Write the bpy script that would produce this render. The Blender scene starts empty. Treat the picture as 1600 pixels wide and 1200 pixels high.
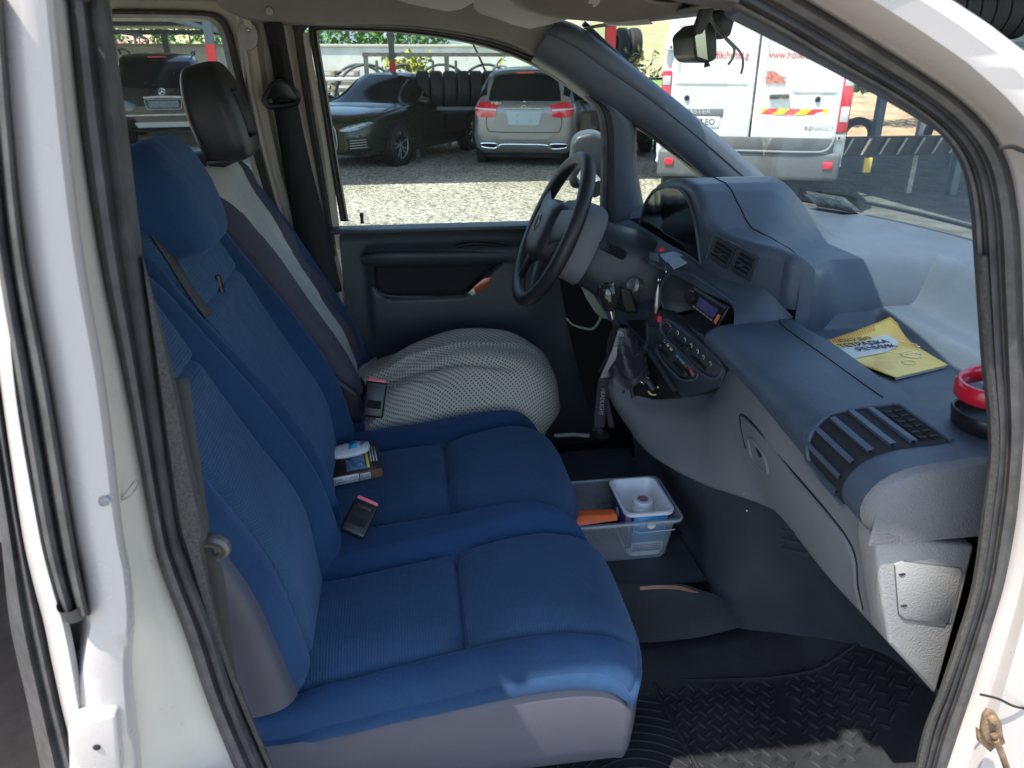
import bpy, bmesh, math, random
import numpy as np
from mathutils import Vector, Matrix
random.seed(7); RNG = np.random.default_rng(7)
scene = bpy.context.scene
R = math.radians
# ------------------------------------------------------------------ camera
F = 1164.; PI_ = R(23.38); YA = R(8.06); H = 1.65      # focal length in photo pixels, pitch, yaw, eye height
cam = bpy.data.cameras.new('camera'); camo = bpy.data.objects.new('camera', cam)
scene.collection.objects.link(camo); scene.camera = camo
cam.sensor_width = 36; cam.lens = F / 1600 * 36; cam.clip_start = .05; cam.clip_end = 2000
camo.location = (0, 0, H); camo.rotation_euler = (math.pi/2 - PI_, 0, -YA)
cam.dof.use_dof = True; cam.dof.focus_distance = 1.9; cam.dof.aperture_fstop = 9
# ------------------------------------------------------------------ light
SUNV = Vector((-.38, -.215, 1)).normalized()
world = bpy.data.worlds.new('World'); scene.world = world; world.use_nodes = True
wn = world.node_tree.nodes; wl = world.node_tree.links
sky = wn.new('ShaderNodeTexSky'); sky.sky_type = 'NISHITA'; sky.sun_disc = False
sky.sun_elevation = math.asin(SUNV.z); sky.sun_rotation = math.atan2(SUNV.x, SUNV.y)
bg = wn['Background']; bg.inputs['Strength'].default_value = .15
wl.new(sky.outputs[0], bg.inputs['Color'])
sl = bpy.data.lights.new('sun', 'SUN'); sl.energy = 3.6; sl.angle = R(.6); sl.color = (1, .95, .86)
so = bpy.data.objects.new('sun', sl); scene.collection.objects.link(so)
so.rotation_euler = SUNV.to_track_quat('Z', 'Y').to_euler(); so.location = (-3, -3, 9)
vs = scene.view_settings; vs.view_transform = 'Standard'; vs.look = 'None'; vs.gamma = 1; vs.exposure = 1.72
scene.cycles.max_bounces = 7; scene.cycles.diffuse_bounces = 4; scene.cycles.glossy_bounces = 3
scene.cycles.transparent_max_bounces = 12; scene.cycles.transmission_bounces = 4
scene.cycles.caustics_reflective = False; scene.cycles.caustics_refractive = False
scene.cycles.use_denoising = True; scene.cycles.sample_clamp_indirect = 6
# ------------------------------------------------------------------ geometry helpers
fw = Vector((math.sin(YA)*math.cos(PI_), math.cos(YA)*math.cos(PI_), -math.sin(PI_)))
rt = Vector((math.cos(YA), -math.sin(YA), 0)); up = rt.cross(fw)
def Q(u, v, x=None, y=None, z=None):
    "world point seen at photo pixel (u,v) on a plane of constant x, y or z"
    d = fw + rt*((u-800)/F) + up*((600-v)/F)
    if y is not None: t = y/d.y
    elif z is not None: t = (z-H)/d.z
    else: t = x/d.x
    return Vector((d.x*t, d.y*t, H+d.z*t))
def sideY(z): return 2.28 - .19*max(0, z-1.19)         # inner face of the driver's side: it leans in above the belt line
def QS(u, v, off=0):
    d = fw + rt*((u-800)/F) + up*((600-v)/F)
    y = 2.28
    for _ in range(12):
        t = y/d.y; y = sideY(H+d.z*t)+off
    t = y/d.y
    return Vector((d.x*t, d.y*t, H+d.z*t))
def cr(P, n, closed=False):
    "Catmull-Rom resample of rows P (k x d) to n samples"
    P = np.asarray([tuple(p) for p in P], float); k = len(P)
    if k == 2: 
        t = np.linspace(0, 1, n)[:, None]; return P[0]*(1-t)+P[1]*t
    if closed: t = np.arange(n)/n*k
    else: t = np.linspace(0, k-1, n)
    i = np.floor(t).astype(int)
    if not closed: i = np.minimum(i, k-2)
    f = (t-i)[:, None]
    if closed: g = lambda j: P[j % k]
    else:
        E = np.vstack([2*P[0]-P[1], P, 2*P[-1]-P[-2]]); g = lambda j: E[j+1]
    a, b, c, d = g(i-1), g(i), g(i+1), g(i+2)
    return .5*((2*b)+(c-a)*f+(2*a-5*b+4*c-d)*f*f+(3*b-a-3*c+d)*f**3)
def lin(P, n):
    P = np.asarray([tuple(p) for p in P], float); L = np.r_[0, np.cumsum(np.linalg.norm(np.diff(P, axis=0), axis=1))]
    t = np.linspace(0, L[-1], n); return np.stack([np.interp(t, L, P[:, j]) for j in range(P.shape[1])], 1)
def sst(a, b, x): 
    t = np.clip((np.asarray(x, float)-a)/(b-a), 0, 1); return t*t*(3-2*t)
COL = scene.collection
WL = {}
def place(o, parent):
    COL.objects.link(o)
    if parent is not None:
        o.parent = parent; o.location = Vector((0, 0, 0)) - WL.get(parent.name, Vector((0, 0, 0)))
        WL[o.name] = Vector((0, 0, 0))
    else: WL[o.name] = Vector((0, 0, 0))
def tag(o, label=None, cat=None, group=None, kind=None):
    if label: o['label'] = label
    if cat: o['category'] = cat
    if group: o['group'] = group
    if kind: o['kind'] = kind
    return o
def thing(name, label, cat, loc=(0, 0, 0), group=None):
    o = bpy.data.objects.new(name, None); o.empty_display_size = .1; COL.objects.link(o)
    o.location = loc; WL[o.name] = Vector(loc); return tag(o, label, cat, group)
class MB:
    "collects shapes; build() links them as ONE mesh object"
    def __init__(s): s.v = []; s.f = []; s.m = []; s.sm = []; s.attr = []; s.mi = 0
    def add(s, v, f, smooth=True, attr=None):
        n = len(s.v); s.v += [tuple(p) for p in v]; s.f += [tuple(n+i for i in q) for q in f]
        s.m += [s.mi]*len(f); s.sm += [smooth]*len(f)
        s.attr += list(attr) if attr is not None else [0.]*len(v); return s
    def grid(s, G, cu=False, cv=False, smooth=True, attr=None, flip=False):
        G = np.asarray(G, float); a, b = G.shape[:2]; f = []
        for i in range(a if cu else a-1):
            for j in range(b if cv else b-1):
                q = (i*b+j, ((i+1) % a)*b+j, ((i+1) % a)*b+(j+1) % b, i*b+(j+1) % b)
                f.append(q[::-1] if flip else q)
        return s.add(G.reshape(-1, 3), f, smooth, None if attr is None else np.asarray(attr).reshape(-1))
    def loft(s, rows, nu=24, nv=24, cu=False, cv=False, smooth=True, flip=False):
        A = np.array([cr(r, nv, cv) for r in rows]); B = np.array([cr(A[:, j], nu, cu) for j in range(A.shape[1])])
        return s.grid(B.transpose(1, 0, 2), cu, cv, smooth, flip=flip)
    def box(s, c, d, rot=None, bev=0, seg=2, smooth=None):
        bm = bmesh.new(); bmesh.ops.create_cube(bm, size=1)
        for v in bm.verts: v.co = Vector((v.co.x*d[0], v.co.y*d[1], v.co.z*d[2]))
        if bev: bmesh.ops.bevel(bm, geom=list(bm.edges), offset=min(bev, min(d)*.49), segments=seg, profile=.5, affect='EDGES')
        M = Matrix.Translation(Vector(c)) @ (rot.to_4x4() if rot else Matrix())
        return s.bm(bm, M, smooth=bool(bev) if smooth is None else smooth)
    def bm(s, bm, M=None, smooth=True):
        bm.verts.ensure_lookup_table(); M = M or Matrix()
        s.add([M @ v.co for v in bm.verts], [[v.index for v in f.verts] for f in bm.faces], smooth); bm.free(); return s
    def tube(s, pts, r, n=10, closed=False, res=None, prof=None, upv=None, caps=True):
        P = np.asarray([tuple(p) for p in pts], float)
        if res: P = cr(P, res, closed)
        k = len(P); rr = np.interp(np.linspace(0, 1, k), np.linspace(0, 1, len(r)), r) if hasattr(r, '__len__') else np.full(k, r)
        T = (np.roll(P, -1, 0)-np.roll(P, 1, 0)) if closed else np.gradient(P, axis=0)
        T /= np.linalg.norm(T, axis=1)[:, None]+1e-12
        N = np.array(upv if upv is not None else ((0, 0, 1) if abs(T[0][2]) < .9 else (1, 0, 0)), float)
        pr = np.array(prof) if prof is not None else np.array([(math.cos(2*math.pi*i/n), math.sin(2*math.pi*i/n)) for i in range(n)])
        n = len(pr); G = []
        for i in range(k):
            if upv is not None: N = np.array(upv, float)
            N = N-T[i]*N.dot(T[i]); N /= np.linalg.norm(N)+1e-12; B = np.cross(T[i], N)
            G.append(P[i]+rr[i]*(pr[:, :1]*N+pr[:, 1:]*B))
        base = len(s.v); s.grid(G, cu=closed, cv=True)
        if caps and not closed:
            s.f += [tuple(base+j for j in range(n))[::-1], tuple(base+(k-1)*n+j for j in range(n))]; s.m += [s.mi]*2; s.sm += [False]*2
        return s
    def prism(s, pts, ex, bev=0, smooth=False, seg=2):
        "polygon (3D, about planar) extruded by the vector ex"
        bm = bmesh.new(); vs_ = [bm.verts.new(Vector(p)) for p in pts]; f = bm.faces.new(vs_)
        ex = Vector(ex); bm.normal_update()
        if f.normal.dot(ex) > 0: f.normal_flip()
        r = bmesh.ops.extrude_face_region(bm, geom=[f]); vv = [g for g in r['geom'] if isinstance(g, bmesh.types.BMVert)]
        bmesh.ops.translate(bm, verts=vv, vec=ex); 
        if bev: bmesh.ops.bevel(bm, geom=list(bm.edges), offset=bev, segments=seg, profile=.5, affect='EDGES', clamp_overlap=True)
        bmesh.ops.recalc_face_normals(bm, faces=list(bm.faces))
        return s.bm(bm, smooth=smooth)
    def lathe(s, prof, c, axis=(0, 0, 1), n=32):
        ax = Vector(axis).normalized(); q = Vector((0, 0, 1)).rotation_difference(ax); G = []
        for r, z in prof: G.append([tuple(Vector(c)+q @ Vector((r*math.cos(2*math.pi*i/n), r*math.sin(2*math.pi*i/n), z))) for i in range(n)])
        return s.grid(G, cv=True, flip=True)
    def ell(s, c, r, n=16, rot=None):
        bm = bmesh.new(); bmesh.ops.create_uvsphere(bm, u_segments=n, v_segments=max(6, n//2), radius=1)
        M = Matrix.Translation(Vector(c)) @ (rot.to_4x4() if rot else Matrix()) @ Matrix.Diagonal((*r, 1)); return s.bm(bm, M)
    def build(s, name, mats, parent=None, angle=35, solid=0, sub=0):
        me = bpy.data.meshes.new(name); me.from_pydata(s.v, [], s.f)
        if not isinstance(mats, (list, tuple)): mats = [mats]
        for m in mats: me.materials.append(m)
        me.polygons.foreach_set('material_index', s.m); me.polygons.foreach_set('use_smooth', s.sm)
        if any(s.attr):
            a = me.attributes.new('rib', 'FLOAT', 'POINT'); a.data.foreach_set('value', [float(x) for x in s.attr])
        me.update()
        try: me.set_sharp_from_angle(angle=R(angle))
        except Exception: pass
        o = bpy.data.objects.new(name, me); place(o, parent)
        if solid: md = o.modifiers.new('solid', 'SOLIDIFY'); md.thickness = abs(solid); md.offset = 1 if solid > 0 else -1
        if sub: md = o.modifiers.new('sub', 'SUBSURF'); md.levels = md.render_levels = sub
        return o
def nrm(pts):
    n = Vector()
    for i in range(len(pts)):
        a, b = pts[i], pts[(i+1) % len(pts)]; n += Vector(a).cross(Vector(b))
    n.normalize()
    c = sum((Vector(p) for p in pts), Vector())/len(pts)
    return n if n.dot(Vector((0, 0, H))-c) > 0 else -n       # towards the open door side
def plate(mb, pts, th, bev=0, lift=0):
    "a small panel: the outline is its outer face, th its depth"
    n = nrm(pts); mb.prism([Vector(p)+n*lift for p in pts], -n*th, bev); return mb
def text(name, s, size, M, mat, parent=None, ext=.0006, align='CENTER', sx=1):
    cu = bpy.data.curves.new(name, 'FONT'); cu.body = s; cu.size = size; cu.extrude = ext; cu.align_x = align; cu.align_y = 'CENTER'
    t = bpy.data.objects.new(name+'_c', cu); COL.objects.link(t)
    me = bpy.data.meshes.new_from_object(t.evaluated_get(bpy.context.evaluated_depsgraph_get()))
    COL.objects.unlink(t); bpy.data.objects.remove(t)
    me.transform(M @ Matrix.Diagonal((sx, 1, 1, 1))); me.materials.clear(); me.materials.append(mat); me.name = name
    o = bpy.data.objects.new(name, me); place(o, parent); return o
def frame(o, xd, yd):
    "matrix with the given origin, x and y directions"
    x = Vector(xd).normalized(); n = x.cross(Vector(yd)).normalized(); y = n.cross(x)
    return Matrix(((x.x, y.x, n.x, o[0]), (x.y, y.y, n.y, o[1]), (x.z, y.z, n.z, o[2]), (0, 0, 0, 1)))
# ------------------------------------------------------------------ materials
def mat(name, col, rough=.5, metal=0, bump=0, bs=200, var=0, vs_=4, spec=.5, dirt=None, coat=0, kind='noise', sheen=0, dist=.002, col2=None):
    m = bpy.data.materials.new(name); m.use_nodes = True; nt = m.node_tree; N = nt.nodes; L = nt.links; b = N['Principled BSDF']
    b.inputs['Base Color'].default_value = (*col, 1); b.inputs['Roughness'].default_value = rough; b.inputs['Metallic'].default_value = metal
    b.inputs['Specular IOR Level'].default_value = spec
    if coat: b.inputs['Coat Weight'].default_value = coat; b.inputs['Coat Roughness'].default_value = .05
    if sheen: b.inputs['Sheen Weight'].default_value = sheen; b.inputs['Sheen Roughness'].default_value = .4; b.inputs['Sheen Tint'].default_value = (*[min(1, c*4+.1) for c in col], 1)
    tc = N.new('ShaderNodeTexCoord')
    if var or col2:
        n = N.new('ShaderNodeTexNoise'); n.inputs['Scale'].default_value = vs_; n.inputs['Detail'].default_value = 6; n.inputs['Roughness'].default_value = .6
        L.new(tc.outputs['Object'], n.inputs['Vector'])
        rp = N.new('ShaderNodeMapRange'); rp.inputs[1].default_value = .35; rp.inputs[2].default_value = .65
        L.new(n.outputs['Fac'], rp.inputs[0])
        mx = N.new('ShaderNodeMix'); mx.data_type = 'RGBA'
        c2 = col2 or tuple(c*(1-var) for c in col); c1 = col if col2 else tuple(min(1, c*(1+var)) for c in col)
        mx.inputs[6].default_value = (*c1, 1); mx.inputs[7].default_value = (*c2, 1)
        L.new(rp.outputs[0], mx.inputs[0]); L.new(mx.outputs[2], b.inputs['Base Color'])
        mr = N.new('ShaderNodeMapRange'); mr.inputs[3].default_value = max(.05, rough-.08); mr.inputs[4].default_value = min(1, rough+.08)
        L.new(n.outputs['Fac'], mr.inputs[0]); L.new(mr.outputs[0], b.inputs['Roughness'])
    if dirt:      # (colour, scale, threshold)
        n2 = N.new('ShaderNodeTexNoise'); n2.inputs['Scale'].default_value = dirt[1]; n2.inputs['Detail'].default_value = 8; n2.inputs['Roughness'].default_value = .75
        L.new(tc.outputs['Object'], n2.inputs['Vector'])
        r2 = N.new('ShaderNodeMapRange'); r2.inputs[1].default_value = dirt[2]; r2.inputs[2].default_value = dirt[2]+.12; r2.inputs[4].default_value = dirt[3] if len(dirt) > 3 else .8
        L.new(n2.outputs['Fac'], r2.inputs[0]); m2 = N.new('ShaderNodeMix'); m2.data_type = 'RGBA'
        L.new(r2.outputs[0], m2.inputs[0]); m2.inputs[7].default_value = (*dirt[0], 1)
        src = b.inputs['Base Color'].links[0].from_socket if b.inputs['Base Color'].links else None
        if src: L.new(src, m2.inputs[6])
        else: m2.inputs[6].default_value = (*col, 1)
        L.new(m2.outputs[2], b.inputs['Base Color'])
    if bump:
        if kind == 'voronoi': t = N.new('ShaderNodeTexVoronoi'); t.inputs['Scale'].default_value = bs; out = t.outputs['Distance']
        else: t = N.new('ShaderNodeTexNoise'); t.inputs['Scale'].default_value = bs; t.inputs['Detail'].default_value = 3; out = t.outputs['Fac']
        L.new(tc.outputs['Object'], t.inputs['Vector'])
        bp = N.new('ShaderNodeBump'); bp.inputs['Strength'].default_value = bump; bp.inputs['Distance'].default_value = dist
        L.new(out, bp.inputs['Height']); L.new(bp.outputs['Normal'], b.inputs['Normal'])
    return m
def glassy(name, tint, refl=.06, dust=.0, rough=.0, specks=0):
    "thin pane: tinted see-through with a faint mirror, dust film and dried specks"
    m = bpy.data.materials.new(name); m.use_nodes = True; nt = m.node_tree; N = nt.nodes; L = nt.links
    N.remove(N['Principled BSDF']); out = N['Material Output']
    tr = N.new('ShaderNodeBsdfTransparent'); tr.inputs[0].default_value = (*tint, 1)
    gl = N.new('ShaderNodeBsdfGlossy'); gl.inputs['Roughness'].default_value = rough; gl.inputs[0].default_value = (.9, .95, 1, 1)
    fr = N.new('ShaderNodeLayerWeight'); fr.inputs['Blend'].default_value = .25
    ma = N.new('ShaderNodeMath'); ma.operation = 'MULTIPLY_ADD'; ma.inputs[1].default_value = .16; ma.inputs[2].default_value = refl; ma.use_clamp = True
    L.new(fr.outputs['Fresnel'], ma.inputs[0])
    mx = N.new('ShaderNodeMixShader'); L.new(ma.outputs[0], mx.inputs[0]); L.new(tr.outputs[0], mx.inputs[1]); L.new(gl.outputs[0], mx.inputs[2])
    last = mx
    if dust:
        df = N.new('ShaderNodeBsdfDiffuse'); df.inputs[0].default_value = (.55, .55, .48, 1)
        tc = N.new('ShaderNodeTexCoord'); n = N.new('ShaderNodeTexNoise'); n.inputs['Scale'].default_value = 5; n.inputs['Detail'].default_value = 7
        L.new(tc.outputs['Object'], n.inputs['Vector'])
        r = N.new('ShaderNodeMapRange'); r.inputs[1].default_value = .35; r.inputs[2].default_value = .8; r.inputs[3].default_value = dust*.4; r.inputs[4].default_value = dust*1.6
        L.new(n.outputs['Fac'], r.inputs[0])
        vo = N.new('ShaderNodeTexVoronoi'); vo.inputs['Scale'].default_value = 55; vo.inputs['Randomness'].default_value = 1; L.new(tc.outputs['Object'], vo.inputs['Vector'])
        r2 = N.new('ShaderNodeMapRange'); r2.inputs[1].default_value = .10; r2.inputs[2].default_value = .05; r2.inputs[3].default_value = 0; r2.inputs[4].default_value = specks
        L.new(vo.outputs['Distance'], r2.inputs[0])
        sep = N.new('ShaderNodeSeparateColor'); L.new(vo.outputs['Color'], sep.inputs[0])
        gt = N.new('ShaderNodeMath'); gt.operation = 'GREATER_THAN'; gt.inputs[1].default_value = .6; L.new(sep.outputs[0], gt.inputs[0])
        mu = N.new('ShaderNodeMath'); mu.operation = 'MULTIPLY'; L.new(gt.outputs[0], mu.inputs[0]); L.new(r2.outputs[0], mu.inputs[1])
        ad = N.new('ShaderNodeMath'); ad.operation = 'ADD'; ad.use_clamp = True; L.new(r.outputs[0], ad.inputs[0]); L.new(mu.outputs[0], ad.inputs[1])
        m2 = N.new('ShaderNodeMixShader'); L.new(ad.outputs[0], m2.inputs[0]); L.new(mx.outputs[0], m2.inputs[1]); L.new(df.outputs[0], m2.inputs[2]); last = m2
    L.new(last.outputs[0], out.inputs['Surface']); return m
def fabric(name, col, colrib, rough=.85):
    "seat cloth; where the attribute 'rib' is 1 it is the ribbed insert (1 = ribs counted along x, 2 = along z)"
    m = mat(name, col, rough, bump=0, spec=.2); nt = m.node_tree; N = nt.nodes; L = nt.links; b = N['Principled BSDF']
    at = N.new('ShaderNodeAttribute'); at.attribute_name = 'rib'
    tc = N.new('ShaderNodeTexCoord')
    n1 = N.new('ShaderNodeTexNoise'); n1.inputs['Scale'].default_value = 3.2; n1.inputs['Detail'].default_value = 5; L.new(tc.outputs['Object'], n1.inputs['Vector'])
    n2 = N.new('ShaderNodeTexNoise'); n2.inputs['Scale'].default_value = 900; n2.inputs['Detail'].default_value = 2; L.new(tc.outputs['Object'], n2.inputs['Vector'])
    sx = N.new('ShaderNodeSeparateXYZ'); L.new(tc.outputs['Object'], sx.inputs[0])
    isz = N.new('ShaderNodeMath'); isz.operation = 'GREATER_THAN'; isz.inputs[1].default_value = 1.5; L.new(at.outputs['Fac'], isz.inputs[0])
    cl = N.new('ShaderNodeMath'); cl.operation = 'MINIMUM'; cl.inputs[1].default_value = 1; L.new(at.outputs['Fac'], cl.inputs[0])
    mm = N.new('ShaderNodeMix'); L.new(isz.outputs[0], mm.inputs[0]); L.new(sx.outputs[0], mm.inputs[2]); L.new(sx.outputs[2], mm.inputs[3])
    w = N.new('ShaderNodeMath'); w.operation = 'MULTIPLY'; w.inputs[1].default_value = 2*math.pi/.0050; L.new(mm.outputs[0], w.inputs[0])
    s = N.new('ShaderNodeMath'); s.operation = 'SINE'; L.new(w.outputs[0], s.inputs[0])
    rs = N.new('ShaderNodeMath'); rs.operation = 'MULTIPLY'; L.new(s.outputs[0], rs.inputs[0]); L.new(cl.outputs[0], rs.inputs[1])
    ad = N.new('ShaderNodeMath'); ad.operation = 'MULTIPLY_ADD'; ad.inputs[1].default_value = .45; L.new(rs.outputs[0], ad.inputs[0]); L.new(n2.outputs['Fac'], ad.inputs[2])
    bp = N.new('ShaderNodeBump'); bp.inputs['Strength'].default_value = .55; bp.inputs['Distance'].default_value = .0012
    L.new(ad.outputs[0], bp.inputs['Height'])
    n5 = N.new('ShaderNodeTexNoise'); n5.inputs['Scale'].default_value = 11; n5.inputs['Detail'].default_value = 3; n5.inputs['Distortion'].default_value = .8; L.new(tc.outputs['Object'], n5.inputs['Vector'])
    b5 = N.new('ShaderNodeBump'); b5.inputs['Strength'].default_value = .5; b5.inputs['Distance'].default_value = .012; L.new(n5.outputs['Fac'], b5.inputs['Height']); L.new(bp.outputs['Normal'], b5.inputs['Normal']); L.new(b5.outputs['Normal'], b.inputs['Normal'])
    mx = N.new('ShaderNodeMix'); mx.data_type = 'RGBA'; mx.inputs[6].default_value = (*col, 1); mx.inputs[7].default_value = (*colrib, 1); L.new(cl.outputs[0], mx.inputs[0])
    # wear and weave: lighter patches, tiny speckle
    r1 = N.new('ShaderNodeMapRange'); r1.inputs[1].default_value = .3; r1.inputs[2].default_value = .7; r1.inputs[3].default_value = .72; r1.inputs[4].default_value = 1.22; L.new(n1.outputs['Fac'], r1.inputs[0])
    r2 = N.new('ShaderNodeMapRange'); r2.inputs[1].default_value = .25; r2.inputs[2].default_value = .75; r2.inputs[3].default_value = .7; r2.inputs[4].default_value = 1.3; L.new(n2.outputs['Fac'], r2.inputs[0])
    r3 = N.new('ShaderNodeMapRange'); r3.inputs[1].default_value = -1; r3.inputs[3].default_value = .86; r3.inputs[4].default_value = 1.12; L.new(rs.outputs[0], r3.inputs[0])
    p = N.new('ShaderNodeMath'); p.operation = 'MULTIPLY'; L.new(r1.outputs[0], p.inputs[0]); L.new(r2.outputs[0], p.inputs[1])
    p2 = N.new('ShaderNodeMath'); p2.operation = 'MULTIPLY'; L.new(p.outputs[0], p2.inputs[0]); L.new(r3.outputs[0], p2.inputs[1])
    vm = N.new('ShaderNodeVectorMath'); vm.operation = 'SCALE'; L.new(mx.outputs[2], vm.inputs[0]); L.new(p2.outputs[0], vm.inputs['Scale'])
    vo = N.new('ShaderNodeTexVoronoi'); vo.inputs['Scale'].default_value = 70; L.new(tc.outputs['Object'], vo.inputs['Vector']); se = N.new('ShaderNodeSeparateColor'); L.new(vo.outputs['Color'], se.inputs[0])
    l1 = N.new('ShaderNodeMath'); l1.operation = 'LESS_THAN'; l1.inputs[1].default_value = .055; L.new(vo.outputs['Distance'], l1.inputs[0])
    l2 = N.new('ShaderNodeMath'); l2.operation = 'GREATER_THAN'; l2.inputs[1].default_value = .955; L.new(se.outputs[0], l2.inputs[0])
    l3 = N.new('ShaderNodeMath'); l3.operation = 'MULTIPLY'; L.new(l1.outputs[0], l3.inputs[0]); L.new(l2.outputs[0], l3.inputs[1])
    lm = N.new('ShaderNodeMix'); lm.data_type = 'RGBA'; lm.inputs[7].default_value = (.35, .37, .40, 1); L.new(l3.outputs[0], lm.inputs[0]); L.new(vm.outputs[0], lm.inputs[6])
    L.new(lm.outputs[2], b.inputs['Base Color'])
    b.inputs['Sheen Weight'].default_value = .25; b.inputs['Sheen Roughness'].default_value = .5; b.inputs['Sheen Tint'].default_value = (.35, .5, .9, 1)
    return m
K = {}
K['paint'] = mat('white_paint', (.44, .40, .375), .28, coat=.4, var=.03, vs_=3, dirt=((.42, .36, .27), 9, .66, .35))
K['jamb'] = mat('jamb_paint', (.52, .48, .405), .4, var=.06, vs_=5, dirt=((.30, .23, .15), 14, .60, .55))
K['rub'] = mat('rubber_seal', (.055, .052, .052), .6, bump=.3, bs=160, var=.3, vs_=30, dirt=((.15, .135, .115), 45, .60, .45))
K['fuzz'] = mat('flocked_trim', (.06, .056, .052), .9, bump=.9, bs=900, var=.35, vs_=300)
K['head'] = mat('headliner_cloth', (.30, .28, .25), .95, bump=.5, bs=700, var=.06, vs_=5)
K['dash'] = mat('dash_plastic', (.062, .082, .112), .38, bump=.8, bs=420, var=.12, vs_=6, dist=.0012, dirt=((.17, .18, .19), 35, .68, .3))
K['dashd'] = mat('dark_plastic', (.034, .041, .050), .42, bump=.4, bs=500, var=.15, vs_=10, dist=.001, dirt=((.085, .085, .08), 26, .66, .45))
K['dashl'] = mat('grey_plastic', (.165, .17, .178), .52, bump=.5, bs=500, var=.05, vs_=6, dist=.001, dirt=((.22, .21, .19), 20, .68, .4))
K['endp'] = mat('light_grey_plastic', (.27, .265, .26), .55, bump=.9, bs=330, var=.06, vs_=8, dist=.0012)
K['doorp'] = mat('door_plastic', (.052, .064, .068), .5, bump=.5, bs=450, var=.1, vs_=6, dist=.001)
K['pill'] = mat('pillar_plastic', (.085, .10, .125), .5, bump=.3, bs=500, var=.05, vs_=6, dist=.001)
K['blk'] = mat('black_plastic', (.012, .012, .014), .35, var=.2, vs_=20)
K['blkm'] = mat('black_matte', (.010, .011, .013), .8)
K['bluef'] = fabric('blue_cloth', (.014, .044, .104), (.024, .060, .114))
K['vinyl'] = mat('grey_vinyl', (.058, .058, .078), .5, bump=.4, bs=600, var=.08, vs_=5, dist=.0008, dirt=((.2, .2, .2), 6, .66, .35))
K['purp'] = mat('cover_cloth', (.055, .052, .075), .75, bump=.4, bs=500, var=.15, vs_=8)
K['stripe'] = mat('cover_stripe', (.42, .405, .36), .8, bump=.3, bs=500, var=.1, vs_=8)
K['lthr'] = mat('leatherette', (.022, .023, .026), .42, bump=.7, bs=420, var=.12, vs_=8, dist=.001)
K['chrome'] = mat('chrome', (.8, .8, .8), .12, 1)
K['steel'] = mat('dull_steel', (.4, .38, .35), .45, .8, var=.2, vs_=30)
K['belt'] = mat('belt_webbing', (.045, .045, .045), .75, bump=.5, bs=900)
K['beltd'] = mat('belt_black', (.012, .013, .015), .7, bump=.5, bs=900)
K['red'] = mat('red_button', (.75, .10, .12), .4)
K['gls'] = glassy('side_glass', (.76, .83, .77), .0, .025, specks=.4)
K['wsg'] = glassy('windscreen_glass', (.80, .85, .80), .0, .012, specks=.2)
K['carg'] = mat('car_glass', (.010, .012, .012), .08, spec=.12, var=.2, vs_=1.2)
K['tyre'] = mat('tyre_rubber', (.018, .018, .019), .7, bump=.5, bs=40, dist=.01)
# ================================================================== outdoors
from mathutils.bvhtree import BVHTree
def gravel():
    m = mat('gravel', (.36, .335, .275), .95, spec=.1); nt = m.node_tree; N = nt.nodes; L = nt.links; b = N['Principled BSDF']
    tc = N.new('ShaderNodeTexCoord')
    v = N.new('ShaderNodeTexVoronoi'); v.inputs['Scale'].default_value = 26; L.new(tc.outputs['Object'], v.inputs['Vector'])
    v2 = N.new('ShaderNodeTexVoronoi'); v2.inputs['Scale'].default_value = 11; L.new(tc.outputs['Object'], v2.inputs['Vector'])
    n = N.new('ShaderNodeTexNoise'); n.inputs['Scale'].default_value = .7; n.inputs['Detail'].default_value = 8; L.new(tc.outputs['Object'], n.inputs['Vector'])
    s = N.new('ShaderNodeSeparateColor'); L.new(v.outputs['Color'], s.inputs[0])
    r = N.new('ShaderNodeMapRange'); r.inputs[3].default_value = .45; r.inputs[4].default_value = 1.5; L.new(s.outputs[0], r.inputs[0])
    r2 = N.new('ShaderNodeMapRange'); r2.inputs[1].default_value = .3; r2.inputs[2].default_value = .7; r2.inputs[3].default_value = .75; r2.inputs[4].default_value = 1.2; L.new(n.outputs['Fac'], r2.inputs[0])
    m1 = N.new('ShaderNodeMath'); m1.operation = 'MULTIPLY'; L.new(r.outputs[0], m1.inputs[0]); L.new(r2.outputs[0], m1.inputs[1])
    vm = N.new('ShaderNodeVectorMath'); vm.operation = 'SCALE'; vm.inputs[0].default_value = (.30, .285, .24); L.new(m1.outputs[0], vm.inputs['Scale']); L.new(vm.outputs[0], b.inputs['Base Color'])
    ad = N.new('ShaderNodeMath'); ad.operation = 'ADD'; L.new(v.outputs['Distance'], ad.inputs[0]); L.new(v2.outputs['Distance'], ad.inputs[1])
    bp = N.new('ShaderNodeBump'); bp.inputs['Strength'].default_value = 1; bp.inputs['Distance'].default_value = .035; bp.invert = True; L.new(ad.outputs[0], bp.inputs['Height']); L.new(bp.outputs[0], b.inputs['Normal'])
    return m
K['gravel'] = gravel()
K['asph'] = mat('dark_ground', (.075, .085, .085), .9, bump=1, bs=18, var=.4, vs_=3, kind='voronoi', dist=.03)
K['wall'] = mat('wall_render', (.62, .60, .55), .9, bump=.3, bs=40, var=.12, vs_=2)
K['bld'] = mat('metal_cladding', (.34, .42, .44), .5, var=.06, vs_=1)
K['wood'] = mat('weathered_wood', (.40, .36, .30), .85, bump=.4, bs=40, var=.3, vs_=6)
K['canopy'] = mat('canopy_sheet', (.50, .46, .38), .8, var=.08, vs_=1)
K['beam'] = mat('painted_steel', (.10, .13, .15), .5, var=.15, vs_=6)
K['redp'] = mat('red_paint', (.72, .03, .035), .5, var=.1, vs_=8)
K['galv'] = mat('galvanised', (.38, .36, .32), .55, .4, var=.2, vs_=12)
K['hose'] = mat('dark_hose', (.05, .06, .07), .5)
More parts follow.
